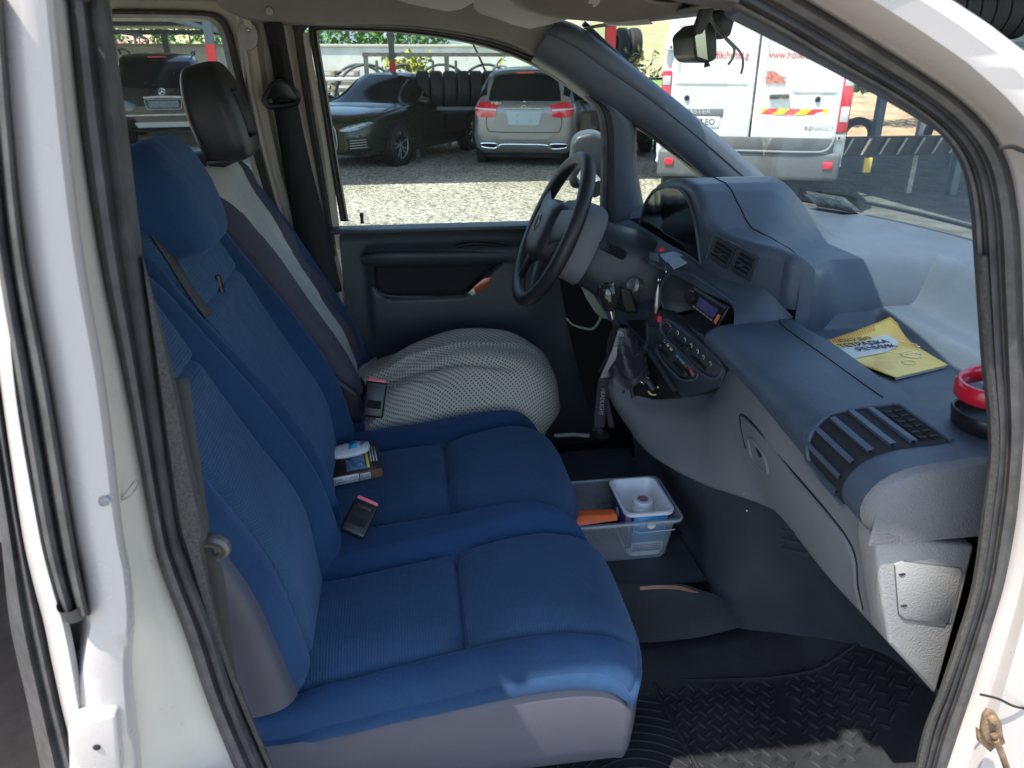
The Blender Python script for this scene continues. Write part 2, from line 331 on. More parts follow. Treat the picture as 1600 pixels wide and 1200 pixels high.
K['soil'] = mat('dry_soil', (.36, .24, .14), .95, bump=1, bs=5, var=.3, vs_=2, dist=.06)
K['grass'] = mat('meadow', (.16, .30, .055), .95, bump=1, bs=5, var=.3, vs_=.3, dist=.2)
K['hill'] = mat('hill_scrub', (.25, .27, .11), 1, bump=1, bs=.35, vs_=.07, col2=(.42, .32, .20), dist=2)
mb = MB(); mb.add([(-300, -60, 0), (300, -60, 0), (300, 500, 0), (-300, 500, 0)], [(0, 1, 2, 3)])
tag(mb.build('ground', K['gravel']), kind='structure')
# hillside far behind
mb = MB(); G = []
for i in range(70):
    x = -300+i*12; row = []
    for j in range(14):
        t = j/13; y = 70+t*230; h = (2+16*t**1.2*(1+.25*math.sin(x*.012+1)+.1*math.sin(x*.05)))-2 + (6*max(0, (x-20)/200))*t
        row.append((x, y, h+.5*math.sin(x*.3+j)))
    G.append(row)
mb.grid(G, flip=True); tag(mb.build('hill', K['hill']), kind='structure')
mb = MB(); mb.grid([[(x, y, .03+(y-16)*.021) for y in (16, 24, 34, 46)] for x in (3.5, 8, 12, 16)], flip=True); tag(mb.build('field', K['grass']), kind='structure')
mb = MB(); mb.add([(4.5, 5.5, .008), (24, 5.5, .008), (24, 15.5, .008), (4.5, 15.5, .008)], [(0, 1, 2, 3)]); tag(mb.build('asphalt_yard', K['asph']), kind='structure')
mb = MB(); mb.grid([[(x, y, .05+.9*(y-15.6)/8+.05*math.sin(x*3)) for y in (15.6, 18, 21, 24)] for x in np.linspace(8, 24, 20)], flip=True); tag(mb.build('earth_bank', K['soil']), kind='structure')
# ---------------------------------------------------------------- leafy trees
def leafmat(nm, a, b_):
    m = mat(nm, a, .6, vs_=6, col2=b_, spec=.3); m.node_tree.nodes['Principled BSDF'].inputs['Subsurface Weight'].default_value = 0
    return m
K['leafd'] = leafmat('thuja_leaf', (.06, .15, .03), (.13, .24, .05))
K['leafy'] = leafmat('spring_leaf', (.42, .42, .07), (.25, .32, .06))
K['bark'] = mat('bark', (.16, .12, .09), .9, bump=.6, bs=30, var=.3, vs_=10)
def leaves(n, fn, size, rng):
    mb = MB()
    for _ in range(n):
        p, a = fn(rng); s = size*(.6+.8*rng.random()); d = rng.normal(size=3); d /= np.linalg.norm(d)+1e-9; e = np.cross(d, rng.normal(size=3)); e /= np.linalg.norm(e)+1e-9
        p = np.array(p); mb.add([p-d*s, p+e*s*.5, p+d*s, p-e*s*.5], [(0, 1, 2, 3)], False)
    return mb
def thuja(x, y, h, r, label, seed):
    rng = np.random.default_rng(seed); t = thing('conifer_tree', label, 'tree', (x, y, 0), 'conifers behind the yard wall')
    lob = [(rng.uniform(0, 6.28), rng.uniform(.1, .9)*h, rng.uniform(.5, 1)) for _ in range(26)]
    def fn(g):
        z = g.uniform(.02, 1)**.9; rr = r*(1-z**2.6)**.55*(.75+.25*min(1, z*5)); a = g.uniform(0, 6.28)
        bump = 1+.16*math.sin(a*5+z*17)+.12*math.sin(a*9-z*31); q = rr*bump*g.uniform(.72, 1.06)
        return (x+q*math.cos(a), y+q*math.sin(a), .25+z*h+.12*math.sin(a*7+z*40)), a
    leaves(2600, fn, .085, rng).build('foliage', K['leafd'], t)
    MB().tube([(x, y, 0), (x+.03, y, h*.8)], [.09, .03], 8).build('trunk', K['bark'], t)
def branch_tree(x, y, h, label, seed, n=420, spread=1.3, leaf=.07, cat='tree', name='branchy_tree'):
    rng = np.random.default_rng(seed); t = thing(name, label, cat, (x, y, 0))
    br = MB(); tips = []
    def grow(p, d, L, r, k):
        q = p+d*L+rng.normal(size=3)*L*.08; mid = (p+q)/2+rng.normal(size=3)*L*.07
        br.tube([p, mid, q], [r, r*.8, r*.6], 6, res=5)
        tips.append((mid, q))
        if k:
            for _ in range(3 if k > 1 else 2):
                nd = d+rng.normal(size=3)*np.array([.75, .6, .35])*spread*.7; nd[2] = abs(nd[2])*.7+.12; nd /= np.linalg.norm(nd)
                grow(q, nd, L*rng.uniform(.55, .85), r*.6, k-1)
    grow(np.array([x, y, 0.]), np.array([.05, 0, 1.]), h*.34, .055, 4)
    br.build('trunk', K['bark'], t)
    def fn(g):
        a, b = tips[g.integers(3, len(tips))]; f = g.random(); return a*(1-f)+b*f+g.normal(size=3)*.05, 0
    leaves(n, fn, leaf, rng).build('foliage', K['leafy'], t)
# ---------------------------------------------------------------- cars
def car_shell(st, flags, sub=4, crown=.02):
    """st: stations rear->front (x, zbot, zbelt, hw, zroof, hwroof); flags per interval: '' body, 'S' side glass, 'W' all glass above the belt"""
    sec = []
    for (x, zb, zl, hw, zr, hr) in st:
        cab = zr-zl > .12
        p = [(0, zb), (hw*.80, zb), (hw*.955, zb+.09), (hw, zb+.26), (hw*.985, (zb+zl)/2+.12), (hw*.975, zl-.07), (hw*.93, zl)]
        if cab: p += [(hw*.93*.55+hr*.45*1.04, zl+(zr-zl)*.48), (hr, zr-.07), (hr*.9, zr-.022), (hr*.55, zr+crown*.5), (0, zr+crown)]
        else: p += [(hw*.80, zl+(zr-zl)*.7+.005), (hw*.62, zr+.006), (hw*.42, zr+.01), (hw*.2, zr+.014), (0, zr+.015)]
        sec.append([(x, a, b) for a, b in p])
    A = np.array(sec); k, n = A.shape[:2]; Z = np.array([cr(A[:, j], (k-1)*sub+1) for j in range(n)]).transpose(1, 0, 2)
    full = np.concatenate([Z, (Z*[1, -1, 1])[:, ::-1][:, 1:]], 1)
    body = MB(); gl = MB(); a, b = full.shape[:2]; fb = []; fg = []
    for i in range(a-1):
        fl = flags[i//sub]
        for j in range(b-1):
            jj = j if j < n-1 else 2*(n-1)-1-j
            q = (i*b+j, i*b+j+1, (i+1)*b+j+1, (i+1)*b+j)
            isg = (fl == 'S' and jj in (6, 7)) or (fl == 'W' and jj >= 6 and (jj != 6 or True))
            (fg if isg else fb).append(q)
    V = full.reshape(-1, 3)
    fb.append(tuple(range(b))); fb.append(tuple((a-1)*b+j for j in range(b))[::-1])
    body.add(V, fb); gl.add(V, fg)
    bvh = BVHTree.FromPolygons([tuple(v) for v in V], fb+fg)
    return body, gl, bvh
def hitter(bvh, ax, sgn):
    "projects (a,b) onto the body travelling along axis ax"
    def f(a, b, off=0):
        o = {0: Vector((sgn*6, a, b)), 1: Vector((a, sgn*6, b))}[ax]; d = Vector((-sgn, 0, 0)) if ax == 0 else Vector((0, -sgn, 0))
        h = bvh.ray_cast(o, d)
        p = h[0] if h[0] is not None else Vector((sgn*2.1, a, b)) if ax == 0 else Vector((a, sgn*.85, b))
        return p-d*off
    return f
def decal(mb, out, f, off=.006, depth=.03, k=6):
    P = []
    m = len(out)
    for i in range(m):
        a, b = out[i], out[(i+1) % m]
        for t in range(k): P.append((a[0]+(b[0]-a[0])*t/k, a[1]+(b[1]-a[1])*t/k))
    cx = sum(p[0] for p in P)/len(P); cy = sum(p[1] for p in P)/len(P); rings = []
    for s, o in ((1, off-depth), (1, off), (.66, off), (.33, off)): rings.append([f(cx+(p[0]-cx)*s, cy+(p[1]-cy)*s, o) for p in P])
    n = len(P); v = [p for r in rings for p in r]+[f(cx, cy, off)]; fc = []
    for i in range(3):
        for j in range(n): fc.append((i*n+j, i*n+(j+1) % n, (i+1)*n+(j+1) % n, (i+1)*n+j))
    for j in range(n): fc.append((3*n+j, 3*n+(j+1) % n, 4*n))
    return mb.add(v, fc, False)
def sstroke(mb, pts, f, r=.008, off=.004, res=24, closed=False):
    P = cr(pts, res, closed); return mb.tube([f(a, b, off) for a, b in P], r, 6, closed=closed)
def mir(o): return [(-a, b) for a, b in o][::-1]
def wheel(x, y, r, w, root, rimm, spokes=5, twin=True):
    s = 1 if y > 0 else -1
    t = MB().lathe([(r*.62, -w*.5), (r*.93, -w*.5), (r, -w*.36), (r, w*.36), (r*.93, w*.5), (r*.66, w*.5), (r*.62, w*.40)], (x, y, r), (0, s, 0), 40)
    tt = t.build('wheel', K['tyre'], root)
    m = MB().lathe([(r*.67, w*.46), (r*.64, w*.49), (r*.60, w*.38), (r*.57, w*.1), (.001, w*.05)], (x, y, r), (0, s, 0), 36)
    for i in range(spokes):
        for dd in ((-.13, .13) if twin else (0,)):
            a = 2*math.pi*i/spokes+dd*.5; b2 = 2*math.pi*i/spokes+dd*1.7
            p0 = Vector((x+.04*math.cos(a), y+s*w*.33, r+.04*math.sin(a))); p1 = Vector((x+r*.62*math.cos(b2), y+s*w*.42, r+r*.62*math.sin(b2)))
            m.tube([p0, p1], [.022, .016], 6)
    m.lathe([(.045, w*.40), (.03, w*.43), (.001, w*.43)], (x, y, r), (0, s, 0), 16)
    m.build('rim', rimm, tt)
def arch(mb, x, hw, r, side):
    mb.lathe([(r*1.13, -.16), (r*1.13, .012), (r*1.05, .014), (.01, .0)], (x, side*(hw-.02), r*1.0), (0, side, 0), 36)
def star(mb, c, r, f):
    sstroke(mb, [(c[0]+r*math.cos(t), c[1]+r*math.sin(t)) for t in np.linspace(0, 2*math.pi, 17)[:-1]], f, r*.09, .012, 32, True)
    for k in range(3):
        a = math.pi/2+k*2*math.pi/3; mb.tube([f(*c, .014), f(c[0]+r*.93*math.cos(a), c[1]+r*.93*math.sin(a), .012)], [r*.13, r*.05], 6)
K['gp'] = mat('grey_car_paint', (.22, .225, .22), .34, .5, coat=.5, dirt=((.30, .28, .22), 3, .55, .3))
K['gr'] = mat('dark_green_car_paint', (.014, .022, .014), .25, .2, spec=.35, coat=.45)
K['bk'] = mat('black_car_paint', (.012, .014, .018), .22, .3, coat=.9)
K['wp'] = mat('van_white_paint', (.62, .63, .60), .38, coat=.3, bump=.15, bs=2.2, dist=.05, var=.03)
K['rl'] = mat('red_lamp', (.55, .015, .03), .15, coat=.8); K['cl'] = mat('clear_lamp', (.55, .55, .56), .1, coat=.8)
K['lamp'] = mat('headlamp_glass', (.16, .18, .2), .08, coat=1, var=.6, vs_=9)
K['plt'] = mat('number_plate', (.72, .73, .72), .4); K['pltd'] = mat('dark_plate', (.16, .18, .2), .5, var=.5, vs_=40)
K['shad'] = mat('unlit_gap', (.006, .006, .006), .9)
def finish_car(root, loc, ang): root.location = loc; root.rotation_euler = (0, 0, ang)
def hatch(loc, ang):
    root = thing('parked_hatchback', 'dusty grey hatchback with its tail toward the yard and an empty plate recess', 'car', (0, 0, 0), 'cars parked under the canopy')
    st = [(-2.16, .46, .86, .50, .88, .3), (-2.13, .33, .95, .76, .97, .4), (-2.05, .25, 1.0, .845, 1.06, .60), (-1.98, .22, 1.02, .865, 1.22, .63), (-1.84, .21, 1.03, .88, 1.45, .63), (-1.70, .21, 1.03, .885, 1.53, .63),
          (-1.0, .20, 1.02, .893, 1.56, .64), (0, .20, 1.0, .893, 1.56, .65), (.55, .20, .98, .893, 1.50, .62), (1.25, .20, .96, .89, 1.02, .6), (1.75, .22, .90, .86, .93, .5), (2.08, .26, .74, .74, .78, .4), (2.18, .36, .6, .5, .62, .3)]
    fl = ['', '', '', 'S', 'S', 'S', 'S', 'S', 'W', '', '', '']
    body, gl, bvh = car_shell(st, fl, 5)
    for sx in (-1.35, 1.35):
        for s in (1, -1): body.mi = 0
    body.build('body', K['gp'], root, 40); gl.build('side_windows', K['carg'], root)
    f = hitter(bvh, 0, -1)
    rw = MB(); decal(rw, [(-.60, 1.06), (.60, 1.06), (.585, 1.2), (.52, 1.43), (.42, 1.47), (-.42, 1.47), (-.52, 1.43), (-.585, 1.2)], f, .012, .04); rw.build('rear_window', K['carg'], root)
    sp = MB().loft([[(-1.74, y, 1.535-.1*(y/.62)**4), (-1.86, y, 1.53-.1*(y/.62)**4), (-1.93, y, 1.495-.1*(y/.62)**4), (-1.84, y, 1.46-.1*(y/.62)**4)] for y in np.linspace(-.58, .58, 9)], 24, 10); sp.build('spoiler', K['gp'], root, solid=.008)
    bl = MB(); bl.box((-1.925, 0, 1.487), (.03, .30, .022), bev=.005); bl.build('brake_light', K['rl'], root)
    out = [(.43, .99), (.60, 1.045), (.80, 1.04), (.83, .93), (.80, .82), (.62, .80), (.47, .82)]
    for o, blk in ((out, 0), (mir(out), 1)):
        l = MB(); decal(l, o, f, .014, .06); l2 = l.build('tail_light', K['rl'], root)
        s = 1 if o is out else -1
        w = MB(); decal(w, [(s*.46, .93), (s*.82, .955), (s*.82, .935), (s*.46, .905)][::1 if s > 0 else -1], f, .020, .02); w.build('reflector_band', K['cl'], l2)
    br = MB(); decal(br, [(-.50, 1.02), (-.36, .985), (-.34, .86), (-.52, .82)], f, .017, .02)
    pr = MB(); decal(pr, [(-.30, .90), (.30, .90), (.25, .70), (.20, .685), (-.20, .685), (-.25, .70)], f, .003, .01); pr.build('plate_recess', K['bld'], root)
    ch = MB(); sstroke(ch, [(-.33, .945), (0, .95), (.33, .945)], f, .016, .008); ch.build('handle_bar', K['steel'], root)
    e = MB(); star(e, (0, 1.0), .05, f); e.build('emblem', K['chrome'], root)
    for y in (-.11, .11):
        for z in (.74, .84): MB().box(f(y, z, .008), (.008, .012, .012)).build('screw', K['blk'], root)
    gp = MB(); sstroke(gp, [(-.60, .98), (-.63, .74), (-.60, .60), (-.5, .575), (0, .57), (.5, .575), (.60, .60), (.63, .74), (.60, .98)], f, .006, .002, 60); gp.build('tailgate_gap', K['shad'], root)
    bm_ = MB(); decal(bm_, [(-.78, .40), (.78, .40), (.74, .24), (-.74, .24)], f, .010, .03); bm_.build('lower_valance', K['gp'], root)
    c = MB(); sstroke(c, [(-.44, .33), (-.36, .375), (0, .38), (.36, .375), (.44, .33)], f, .009, .02); c.build('chrome_trim', K['chrome'], root)
    for s in (1, -1):
        ex = MB(); o = [(s*.45, .385), (s*.48, .315), (s*.68, .325), (s*.735, .355), (s*.70, .39)]; sstroke(ex, o, f, .009, .022, 30, True); ex2 = ex.build('exhaust_tip', K['chrome'], root)
        d = MB(); decal(d, o if s > 0 else o[::-1], f, .014, .02); d.build('exhaust_opening', K['shad'], ex2)
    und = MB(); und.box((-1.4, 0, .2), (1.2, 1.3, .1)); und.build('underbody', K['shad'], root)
    t = text('badge', 'B 180 d', .05, frame(f(.47, 1.02, .014), (0, -1, 0), (0, 0, 1)), K['chrome'], root)
    for x in (-1.35, 1.35):
        for s in (1, -1):
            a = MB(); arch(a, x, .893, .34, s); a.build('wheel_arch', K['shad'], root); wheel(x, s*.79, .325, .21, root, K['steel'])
    for s in (1, -1):
        m = MB().ell((.62, s*.98, 1.08), (.09, .11, .07)); m.build('door_mirror', K['gp'], root)
        r = MB(); r.tube([(-1.55, s*.6, 1.53), (-1, s*.63, 1.575), (0, s*.63, 1.58), (.4, s*.61, 1.55)], .014, 8, res=16); r.build('roof_rail', K['steel'], root)
    finish_car(root, loc, ang)
def coupe(loc, ang):
    root = thing('parked_sedan', 'glossy dark green fastback sedan with its front toward the yard', 'car', (0, 0, 0), 'cars parked under the canopy')
    st = [(-2.37, .45, .93, .60, .95, .3), (-2.30, .34, 1.0, .80, 1.03, .4), (-2.0, .24, 1.0, .88, 1.13, .50), (-1.5, .20, .99, .915, 1.28, .54), (-.9, .19, .97, .925, 1.40, .57), (-.2, .19, .96, .925, 1.445, .585), (.35, .19, .95, .925, 1.42, .58),
          (1.18, .19, .95, .925, .985, .6), (1.7, .20, .90, .915, .94, .6), (2.1, .22, .82, .86, .86, .5), (2.32, .24, .70, .74, .76, .4), (2.40, .30, .60, .55, .66, .3)]
    fl = ['', '', 'S', 'S', 'S', 'S', 'W', '', '', '', '']
    body, gl, bvh = car_shell(st, fl, 5); body.build('body', K['gr'], root, 40); gl.build('windows', K['carg'], root)
    f = hitter(bvh, 0, 1); g = hitter(bvh, 1, 1)
    for s in (1, -1):
        o = [(s*.36, .64), (s*.50, .70), (s*.80, .765), (s*.84, .74), (s*.70, .655), (s*.50, .615), (s*.38, .615)]
        l = MB(); decal(l, o if s > 0 else o[::-1], f, .012, .05); lo = l.build('headlight', K['lamp'], root)
        d = MB(); sstroke(d, [(s*.40, .63), (s*.55, .665), (s*.76, .73)], f, .008, .016); d.build('light_strip', K['cl'], lo)
        o = [(s*.03, .68), (s*.05, .35), (s*.22, .30), (s*.30, .38), (s*.29, .62), (s*.22, .70)]
        k = MB(); decal(k, o if s > 0 else o[::-1], f, .014, .03); ko = k.build('kidney_grille', K['shad'], root)
        k = MB(); sstroke(k, o, f, .010, .018, 40, True); k.build('grille_frame', K['steel'], ko)
        o = [(s*.48, .50), (s*.80, .545), (s*.83, .36), (s*.70, .28), (s*.52, .33)]
        k = MB(); decal(k, o if s > 0 else o[::-1], f, .008, .03); ko = k.build('air_intake', K['shad'], root)
        for z in (.36, .40, .44, .48): k = MB(); sstroke(k, [(s*.54, z), (s*.78, z+.02)], f, .006, .012, 8); k.build('intake_slat', K['steel'], ko)
        m = MB().ell((.72, s*1.0, 1.02), (.085, .12, .075)); mo = m.build('door_mirror', K['blk'], root)
        m = MB().tube([(.72, s*.9, .97), (.72, s*1.0, .99)], .02, 6); m.build('mirror_arm', K['blk'], mo)
        w = MB(); gg = hitter(bvh, 1, s); sstroke(w, [(.62, .955), (-.2, .985), (-1.2, 1.0), (-1.85, 1.05)], gg, .010, .006, 30); sstroke(w, [(.62, .97), (.2, 1.22), (-.3, 1.35), (-1.0, 1.30), (-1.85, 1.06)], gg, .010, .006, 40); w.build('window_trim', K['chrome'], root)
        p = MB(); sstroke(p, [(-.28, .98), (-.35, 1.34)], gg, .018, .004, 10); p.build('door_pillar', K['blk'], root)
        ap = MB(); ap.tube([gg(x_, z_, -.004) for x_, z_ in [(1.14, .965), (.95, 1.07), (.7, 1.21), (.42, 1.35)]], .024, 8, res=20); ap.build('windscreen_pillar', K['gr'], root)
        for q_ in ([(-.25, .95), (-.22, .4)], [(.72, .95), (.78, .6), (.66, .32)]): dg = MB(); sstroke(dg, q_, gg, .004, .001, 16); dg.build('door_gap', K['shad'], root)
        for x in (-.02, -1.0): MB().tube([gg(x, .80, .02), gg(x-.2, .81, .02)], .014, 6).build('door_handle', K['blk'], root)
    pl = MB(); decal(pl, [(-.26, .43), (.26, .43), (.26, .33), (-.26, .33)], f, .05, .03); po = pl.build('number_plate', K['plt'], root)
    text('plate_text', 'CB 1843', .075, frame(f(0, .38, .055), (0, 1, 0), (0, 0, 1)), K['blk'], po)
    wg = MB()
    for x in (1.43, -1.42):
        for s in (1, -1):
            a = MB(); arch(a, x, .925, .36, s); a.build('wheel_arch', K['shad'], root); wheel(x, s*.815, .345, .23, root, K['lamp'], 5)
    finish_car(root, loc, ang)
def suv(loc, ang):
    root = thing('parked_suv', 'black off-roader with roof rails, tail toward the yard, beside the white wall', 'car', (0, 0, 0), 'cars parked under the canopy')
    st = [(-2.38, .50, .80, .62, .82, .3), (-2.33, .40, .98, .86, 1.0, .5), (-2.25, .36, 1.10, .90, 1.18, .68), (-2.1, .32, 1.14, .92, 1.52, .72), (-1.93, .31, 1.15, .93, 1.72, .72), (-1.6, .30, 1.15, .935, 1.80, .72),
          (-.8, .30, 1.13, .94, 1.82, .73), (.2, .30, 1.11, .94, 1.80, .72), (.6, .30, 1.1, .94, 1.72, .7), (1.25, .30, 1.08, .93, 1.14, .6), (2.0, .32, 1.0, .88, 1.04, .5), (2.3, .4, .82, .6, .85, .4)]
    fl = ['', '', '', 'S', 'S', 'S', 'S', 'S', 'W', '', '']
    body, gl, bvh = car_shell(st, fl, 5); body.build('body', K['bk'], root, 40); gl.build('side_windows', K['carg'], root)
    f = hitter(bvh, 0, -1)
    rw = MB(); decal(rw, [(-.74, 1.20), (0, 1.15), (.74, 1.20), (.69, 1.4), (.60, 1.66), (-.60, 1.66), (-.69, 1.4)], f, .012, .04); rw.build('rear_window', K['carg'], root)
    ch = MB(); sstroke(ch, [(-.36, .99), (0, 1.0), (.36, .99)], f, .022, .01); ch.build('handle_bar', K['cl'], root)
    e = MB(); star(e, (0, 1.10), .06, f); e.build('emblem', K['chrome'], root)
    pr = MB(); decal(pr, [(-.28, .93), (.28, .93), (.28, .80), (-.28, .80)], f, .012, .02); po = pr.build('number_plate', K['pltd'], root)
    fr_ = MB(); sstroke(fr_, [(-.33, .95), (-.1, .955), (.1, .955), (.33, .95), (.335, .86), (.30, .77), (.1, .765), (-.1, .765), (-.30, .77), (-.335, .86)], f, .008, .006, 60, True); fr_.build('plate_surround', K['bld'], root)
    bl = MB(); bl.box((-1.97, 0, 1.745), (.02, .34, .025), bev=.005); bl.build('brake_light', K['rl'], root)
    for s in (1, -1):
        o = [(s*.74, 1.02), (s*.88, 1.06), (s*.90, .80), (s*.76, .77)]
        l = MB(); decal(l, o if s > 0 else o[::-1], f, .012, .06); lo = l.build('tail_light', K['rl'], root)
        o = [(s*.75, .94), (s*.89, .96), (s*.89, .90), (s*.76, .88)]
        l = MB(); decal(l, o if s > 0 else o[::-1], f, .018, .02); l.build('reversing_lens', K['cl'], lo)
        r = MB().tube([(-1.85, s*.66, 1.80), (-1.7, s*.70, 1.87), (-.6, s*.71, 1.90), (.3, s*.70, 1.87), (.5, s*.68, 1.80)], .02, 8, res=24); r.build('roof_rail', K['blk'], root)
    b = MB(); sstroke(b, [(-.86, .66), (0, .66), (.86, .66)], f, .03, .012); b.build('bumper_moulding', K['steel'], root)
    sp = MB(); decal(sp, [(-.6, .52), (.6, .52), (.55, .42), (-.55, .42)], f, .01, .03); sp.build('skid_plate', K['cl'], root)
    for x in (-1.42, 1.42):
        for s in (1, -1):
            a = MB(); arch(a, x, .94, .38, s); a.build('wheel_arch', K['shad'], root); wheel(x, s*.82, .37, .25, root, K['steel'])
    finish_car(root, loc, ang)
def van(loc, ang):
    root = thing('panel_van', 'tall white panel van with red web address on its rear doors', 'van', (0, 0, 0))
    hw = 1.03
    def sec(x, s, zt, zb=.55):
        w = hw*s; P = [(0, zb), (w*.9, zb), (w*.99, zb+.1), (w, .9), (w*1.0, 1.2), (w*.985, 1.6), (w*.95, 2.1), (w*.90, zt-.12), (w*.8, zt-.02), (0, zt+.02)]
        return [(x, a, b) for a, b in P]
    S = [sec(-2.9, .955, 2.55), sec(-2.86, .99, 2.6), sec(-2.6, 1, 2.62), sec(-1, 1, 2.64), (sec(1.2, 1, 2.6)), sec(1.9, .98, 1.9), sec(2.6, .9, 1.2)]
    A = np.array([cr(np.array(s_), 37) for s_ in S]); full = np.concatenate([A, (A*[1, -1, 1])[:, ::-1][:, 1:]], 1)
    b = full.shape[1]; body = MB().grid(full, flip=True); body.f += [tuple(range(b)), tuple((len(S)-1)*b+j for j in range(b))[::-1]]; body.m += [0, 0]; body.sm += [False, False]
    bvh = BVHTree.FromPolygons([tuple(v) for v in body.v], body.f); body.build('body', K['wp'], root, 30)
    f = hitter(bvh, 0, -1)
    # two rear doors: each a skin 2.5 cm proud with a rounded recess
    def door(s):
        y0, y1 = (.008, .905) if s > 0 else (.008, .905)
        ny, nz = 60, 110; G = []
        for i in range(ny):
            row = []
            for j in range(nz):
                y = y0+(y1-y0)*i/(ny-1); z = .86+(2.36-.86)*j/(nz-1)
                edge = min(y-y0, y1-(z > 1.6)*(z-1.6)*.12-y, z-.86, 2.36-z)
                # recessed window field
                yy = y-.46; low = 1.50 if y > .42 else 1.50+.0
                lowz = 1.42+.16*(1-float(sst(.30, .42, y))) if s < 0 else 1.50
                d = min(.385-abs(yy), z-lowz, 2.25-z); rec = float(sst(0, .035, d))*.022
                # lower dents and pressed line
                dn = .006*math.sin(y*9+z*4)*math.sin(z*7)*float(sst(1.3, 1.0, z))
                ridge = .012*math.exp(-((z-(lowz-.06))/.02)**2)*float(sst(.02, .1, y))*float(sst(.02, .1, y1-y))
                px = -2.905-.022*min(1, max(0, edge)/.015)**.5+rec-ridge+dn
                row.append((px, s*(y), z))
            G.append(row)
        m = MB().grid(G, flip=(s < 0)); return m.build('rear_door', K['wp'], root, 60, solid=-.012)
    dl = door(1); dr = door(-1)
    P = lambda y, z, off=.0: Vector((-2.93-off, y, z))
    F2 = lambda y, z, off=.0: Vector((-2.928-off, y, z))
    # y>0 is the photo's left door
    text('web_address', 'www.holkidikihotel.gr', .108, frame(F2(.46, 1.72, -.018), (0, -1, 0), (0, 0, 1)), mat('red_lettering', (.55, .06, .06), .5), dl, .012, sx=.82)
    text('web_address', 'www.holkidikihotel.gr', .108, frame(F2(-.475, 1.72, -.018), (0, -1, 0), (0, 0, 1)), bpy.data.materials['red_lettering'], dr, .012, sx=.82)
    st_ = [K['redp'], mat('yellow_tape', (.85, .50, .02), .4)]
    m = MB(); W = .70; n = 6
    for k in range(-1, n+1):
        a = max(0, k*W/n); e = min(W, (k+1)*W/n); a2 = max(0, min(W, k*W/n+.07)); e2 = max(0, min(W, (k+1)*W/n+.07))
        if e2 <= a2 and e <= a: continue
        m.mi = k % 2; y0 = -.09
        m.add([P(y0-a, 1.12, .012), P(y0-e, 1.12, .012), P(y0-e2, 1.18, .012), P(y0-a2, 1.18, .012)], [(0, 1, 2, 3)], False)
    m.build('warning_tape', st_, dr)
    pr = MB().box(P(.60, 1.13, .004), (.02, .58, .085), bev=.008); pr.build('plate_light_bar', K['dashl'], dl)
    text('model_name', 'MASTER', .075, frame(P(.60, 1.14, .016), (0, -1, 0), (0, 0, 1)), K['cl'], dl, .002, sx=1.15)
    pl = MB().box(P(.60, 1.03, .010), (.012, .52, .115), bev=.004); po = pl.build('number_plate', K['plt'], root)
    text('plate_text', 'C A 407 EO', .088, frame(P(.60, 1.03, .018), (0, -1, 0), (0, 0, 1)), K['blk'], po, .001, sx=.95)
    text('maker_name', 'RENAULT', .055, frame(P(-.72, .98, .010), (0, -1, 0), (0, 0, 1)), K['steel'], dr, .003, sx=1.3)
    h = MB().tube([P(-.16, 1.30, .03), P(-.36, 1.31, .035)], .022, 8); ho = h.build('door_handle', K['blk'], dr)
    hp = MB().lathe([(.13, 0), (.12, .01), (.001, .012)], P(-.27, 1.27, -.004), (-1, 0, 0), 32); hp.build('handle_cup', K['dashl'], dr)
    d = MB(); d.prism([P(-.10, 1.56, 0.0), P(-.10, 1.44, 0), P(-.31, 1.44, 0), P(-.27, 1.50, 0), P(-.18, 1.56, 0)], (-.022, 0, 0)); d.build('door_sticker', mat('sticker', (.45, .12, .09), .5, var=.5, vs_=30), dr)
    for y, dd in ((.72, dl), (-.66, dr)):
        b_ = MB().lathe([(.03, 0), (.03, .015), (.02, .03), (.001, .03)], P(y, 1.28, 0), (-1, 0, 0), 16); b_.build('door_buffer', K['blk'], dd)
    for s in (1, -1):
        y = s*.955
        l = MB(); l.box((-2.90, y, 1.25), (.10, .11, .62), bev=.02); l2 = l.build('tail_light', K['rl'], root)
        for z, c, hh in ((1.46, 'cl', .10), (1.13, 'cl', .16)): c_ = MB().box((-2.945, y, z), (.02, .085, hh), bev=.008); c_.build('light_lens', K[c], l2)
        for z in (.89, 1.80 if s > 0 else .89):
            hg = MB().box((-2.94, s*.935, z), (.05, .14, .07), bev=.01); hg2 = hg.build('door_hinge', K['wp'], root)
            q = MB().lathe([(.012, 0), (.001, .01)], (-2.968, s*.935, z), (-1, 0, 0), 8); q.build('hinge_bolt', K['shad'], hg2)
        rf = MB().box((-2.995, s*.86, .60), (.02, .10, .075), bev=.006); rf.build('reflector', K['rl'], root)
    bp = MB(); bp.box((-2.93, 0, .58), (.12, 1.98, .30), bev=.04, seg=3); bo = bp.build('rear_bumper', mat('bumper_grey', (.10, .105, .105), .6, bump=.3, bs=80, var=.2, vs_=4), root)
    lb = MB(); lb.box((-2.925, 0, .80), (.05, 1.80, .16), bev=.015); lb.build('door_bottom_guard', bpy.data.materials['bumper_grey'], root)
    ec = MB(); ec.tube([(-2.955, .88, .95), (-2.985, .80, .76), (-2.995, .6, .735), (-2.995, 0, .735), (-2.995, -.6, .735), (-2.985, -.82, .76), (-2.955, -.90, .90)], .014, 8, res=40); ec.build('step_edge', K['dashl'], root)
    gp = MB().box((-2.928, 0, 1.57), (.01, .014, 1.46)); gp.build('door_gap', K['shad'], root)
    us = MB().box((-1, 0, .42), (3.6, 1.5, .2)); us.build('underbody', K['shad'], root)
    for x in (-1.9, 1.7):
        for s in (1, -1): wheel(x, s*.86, .35, .22, root, K['steel'])
    finish_car(root, loc, ang)
def gpt(u, v): return Q(u, v, z=0)
def turn(a): return a
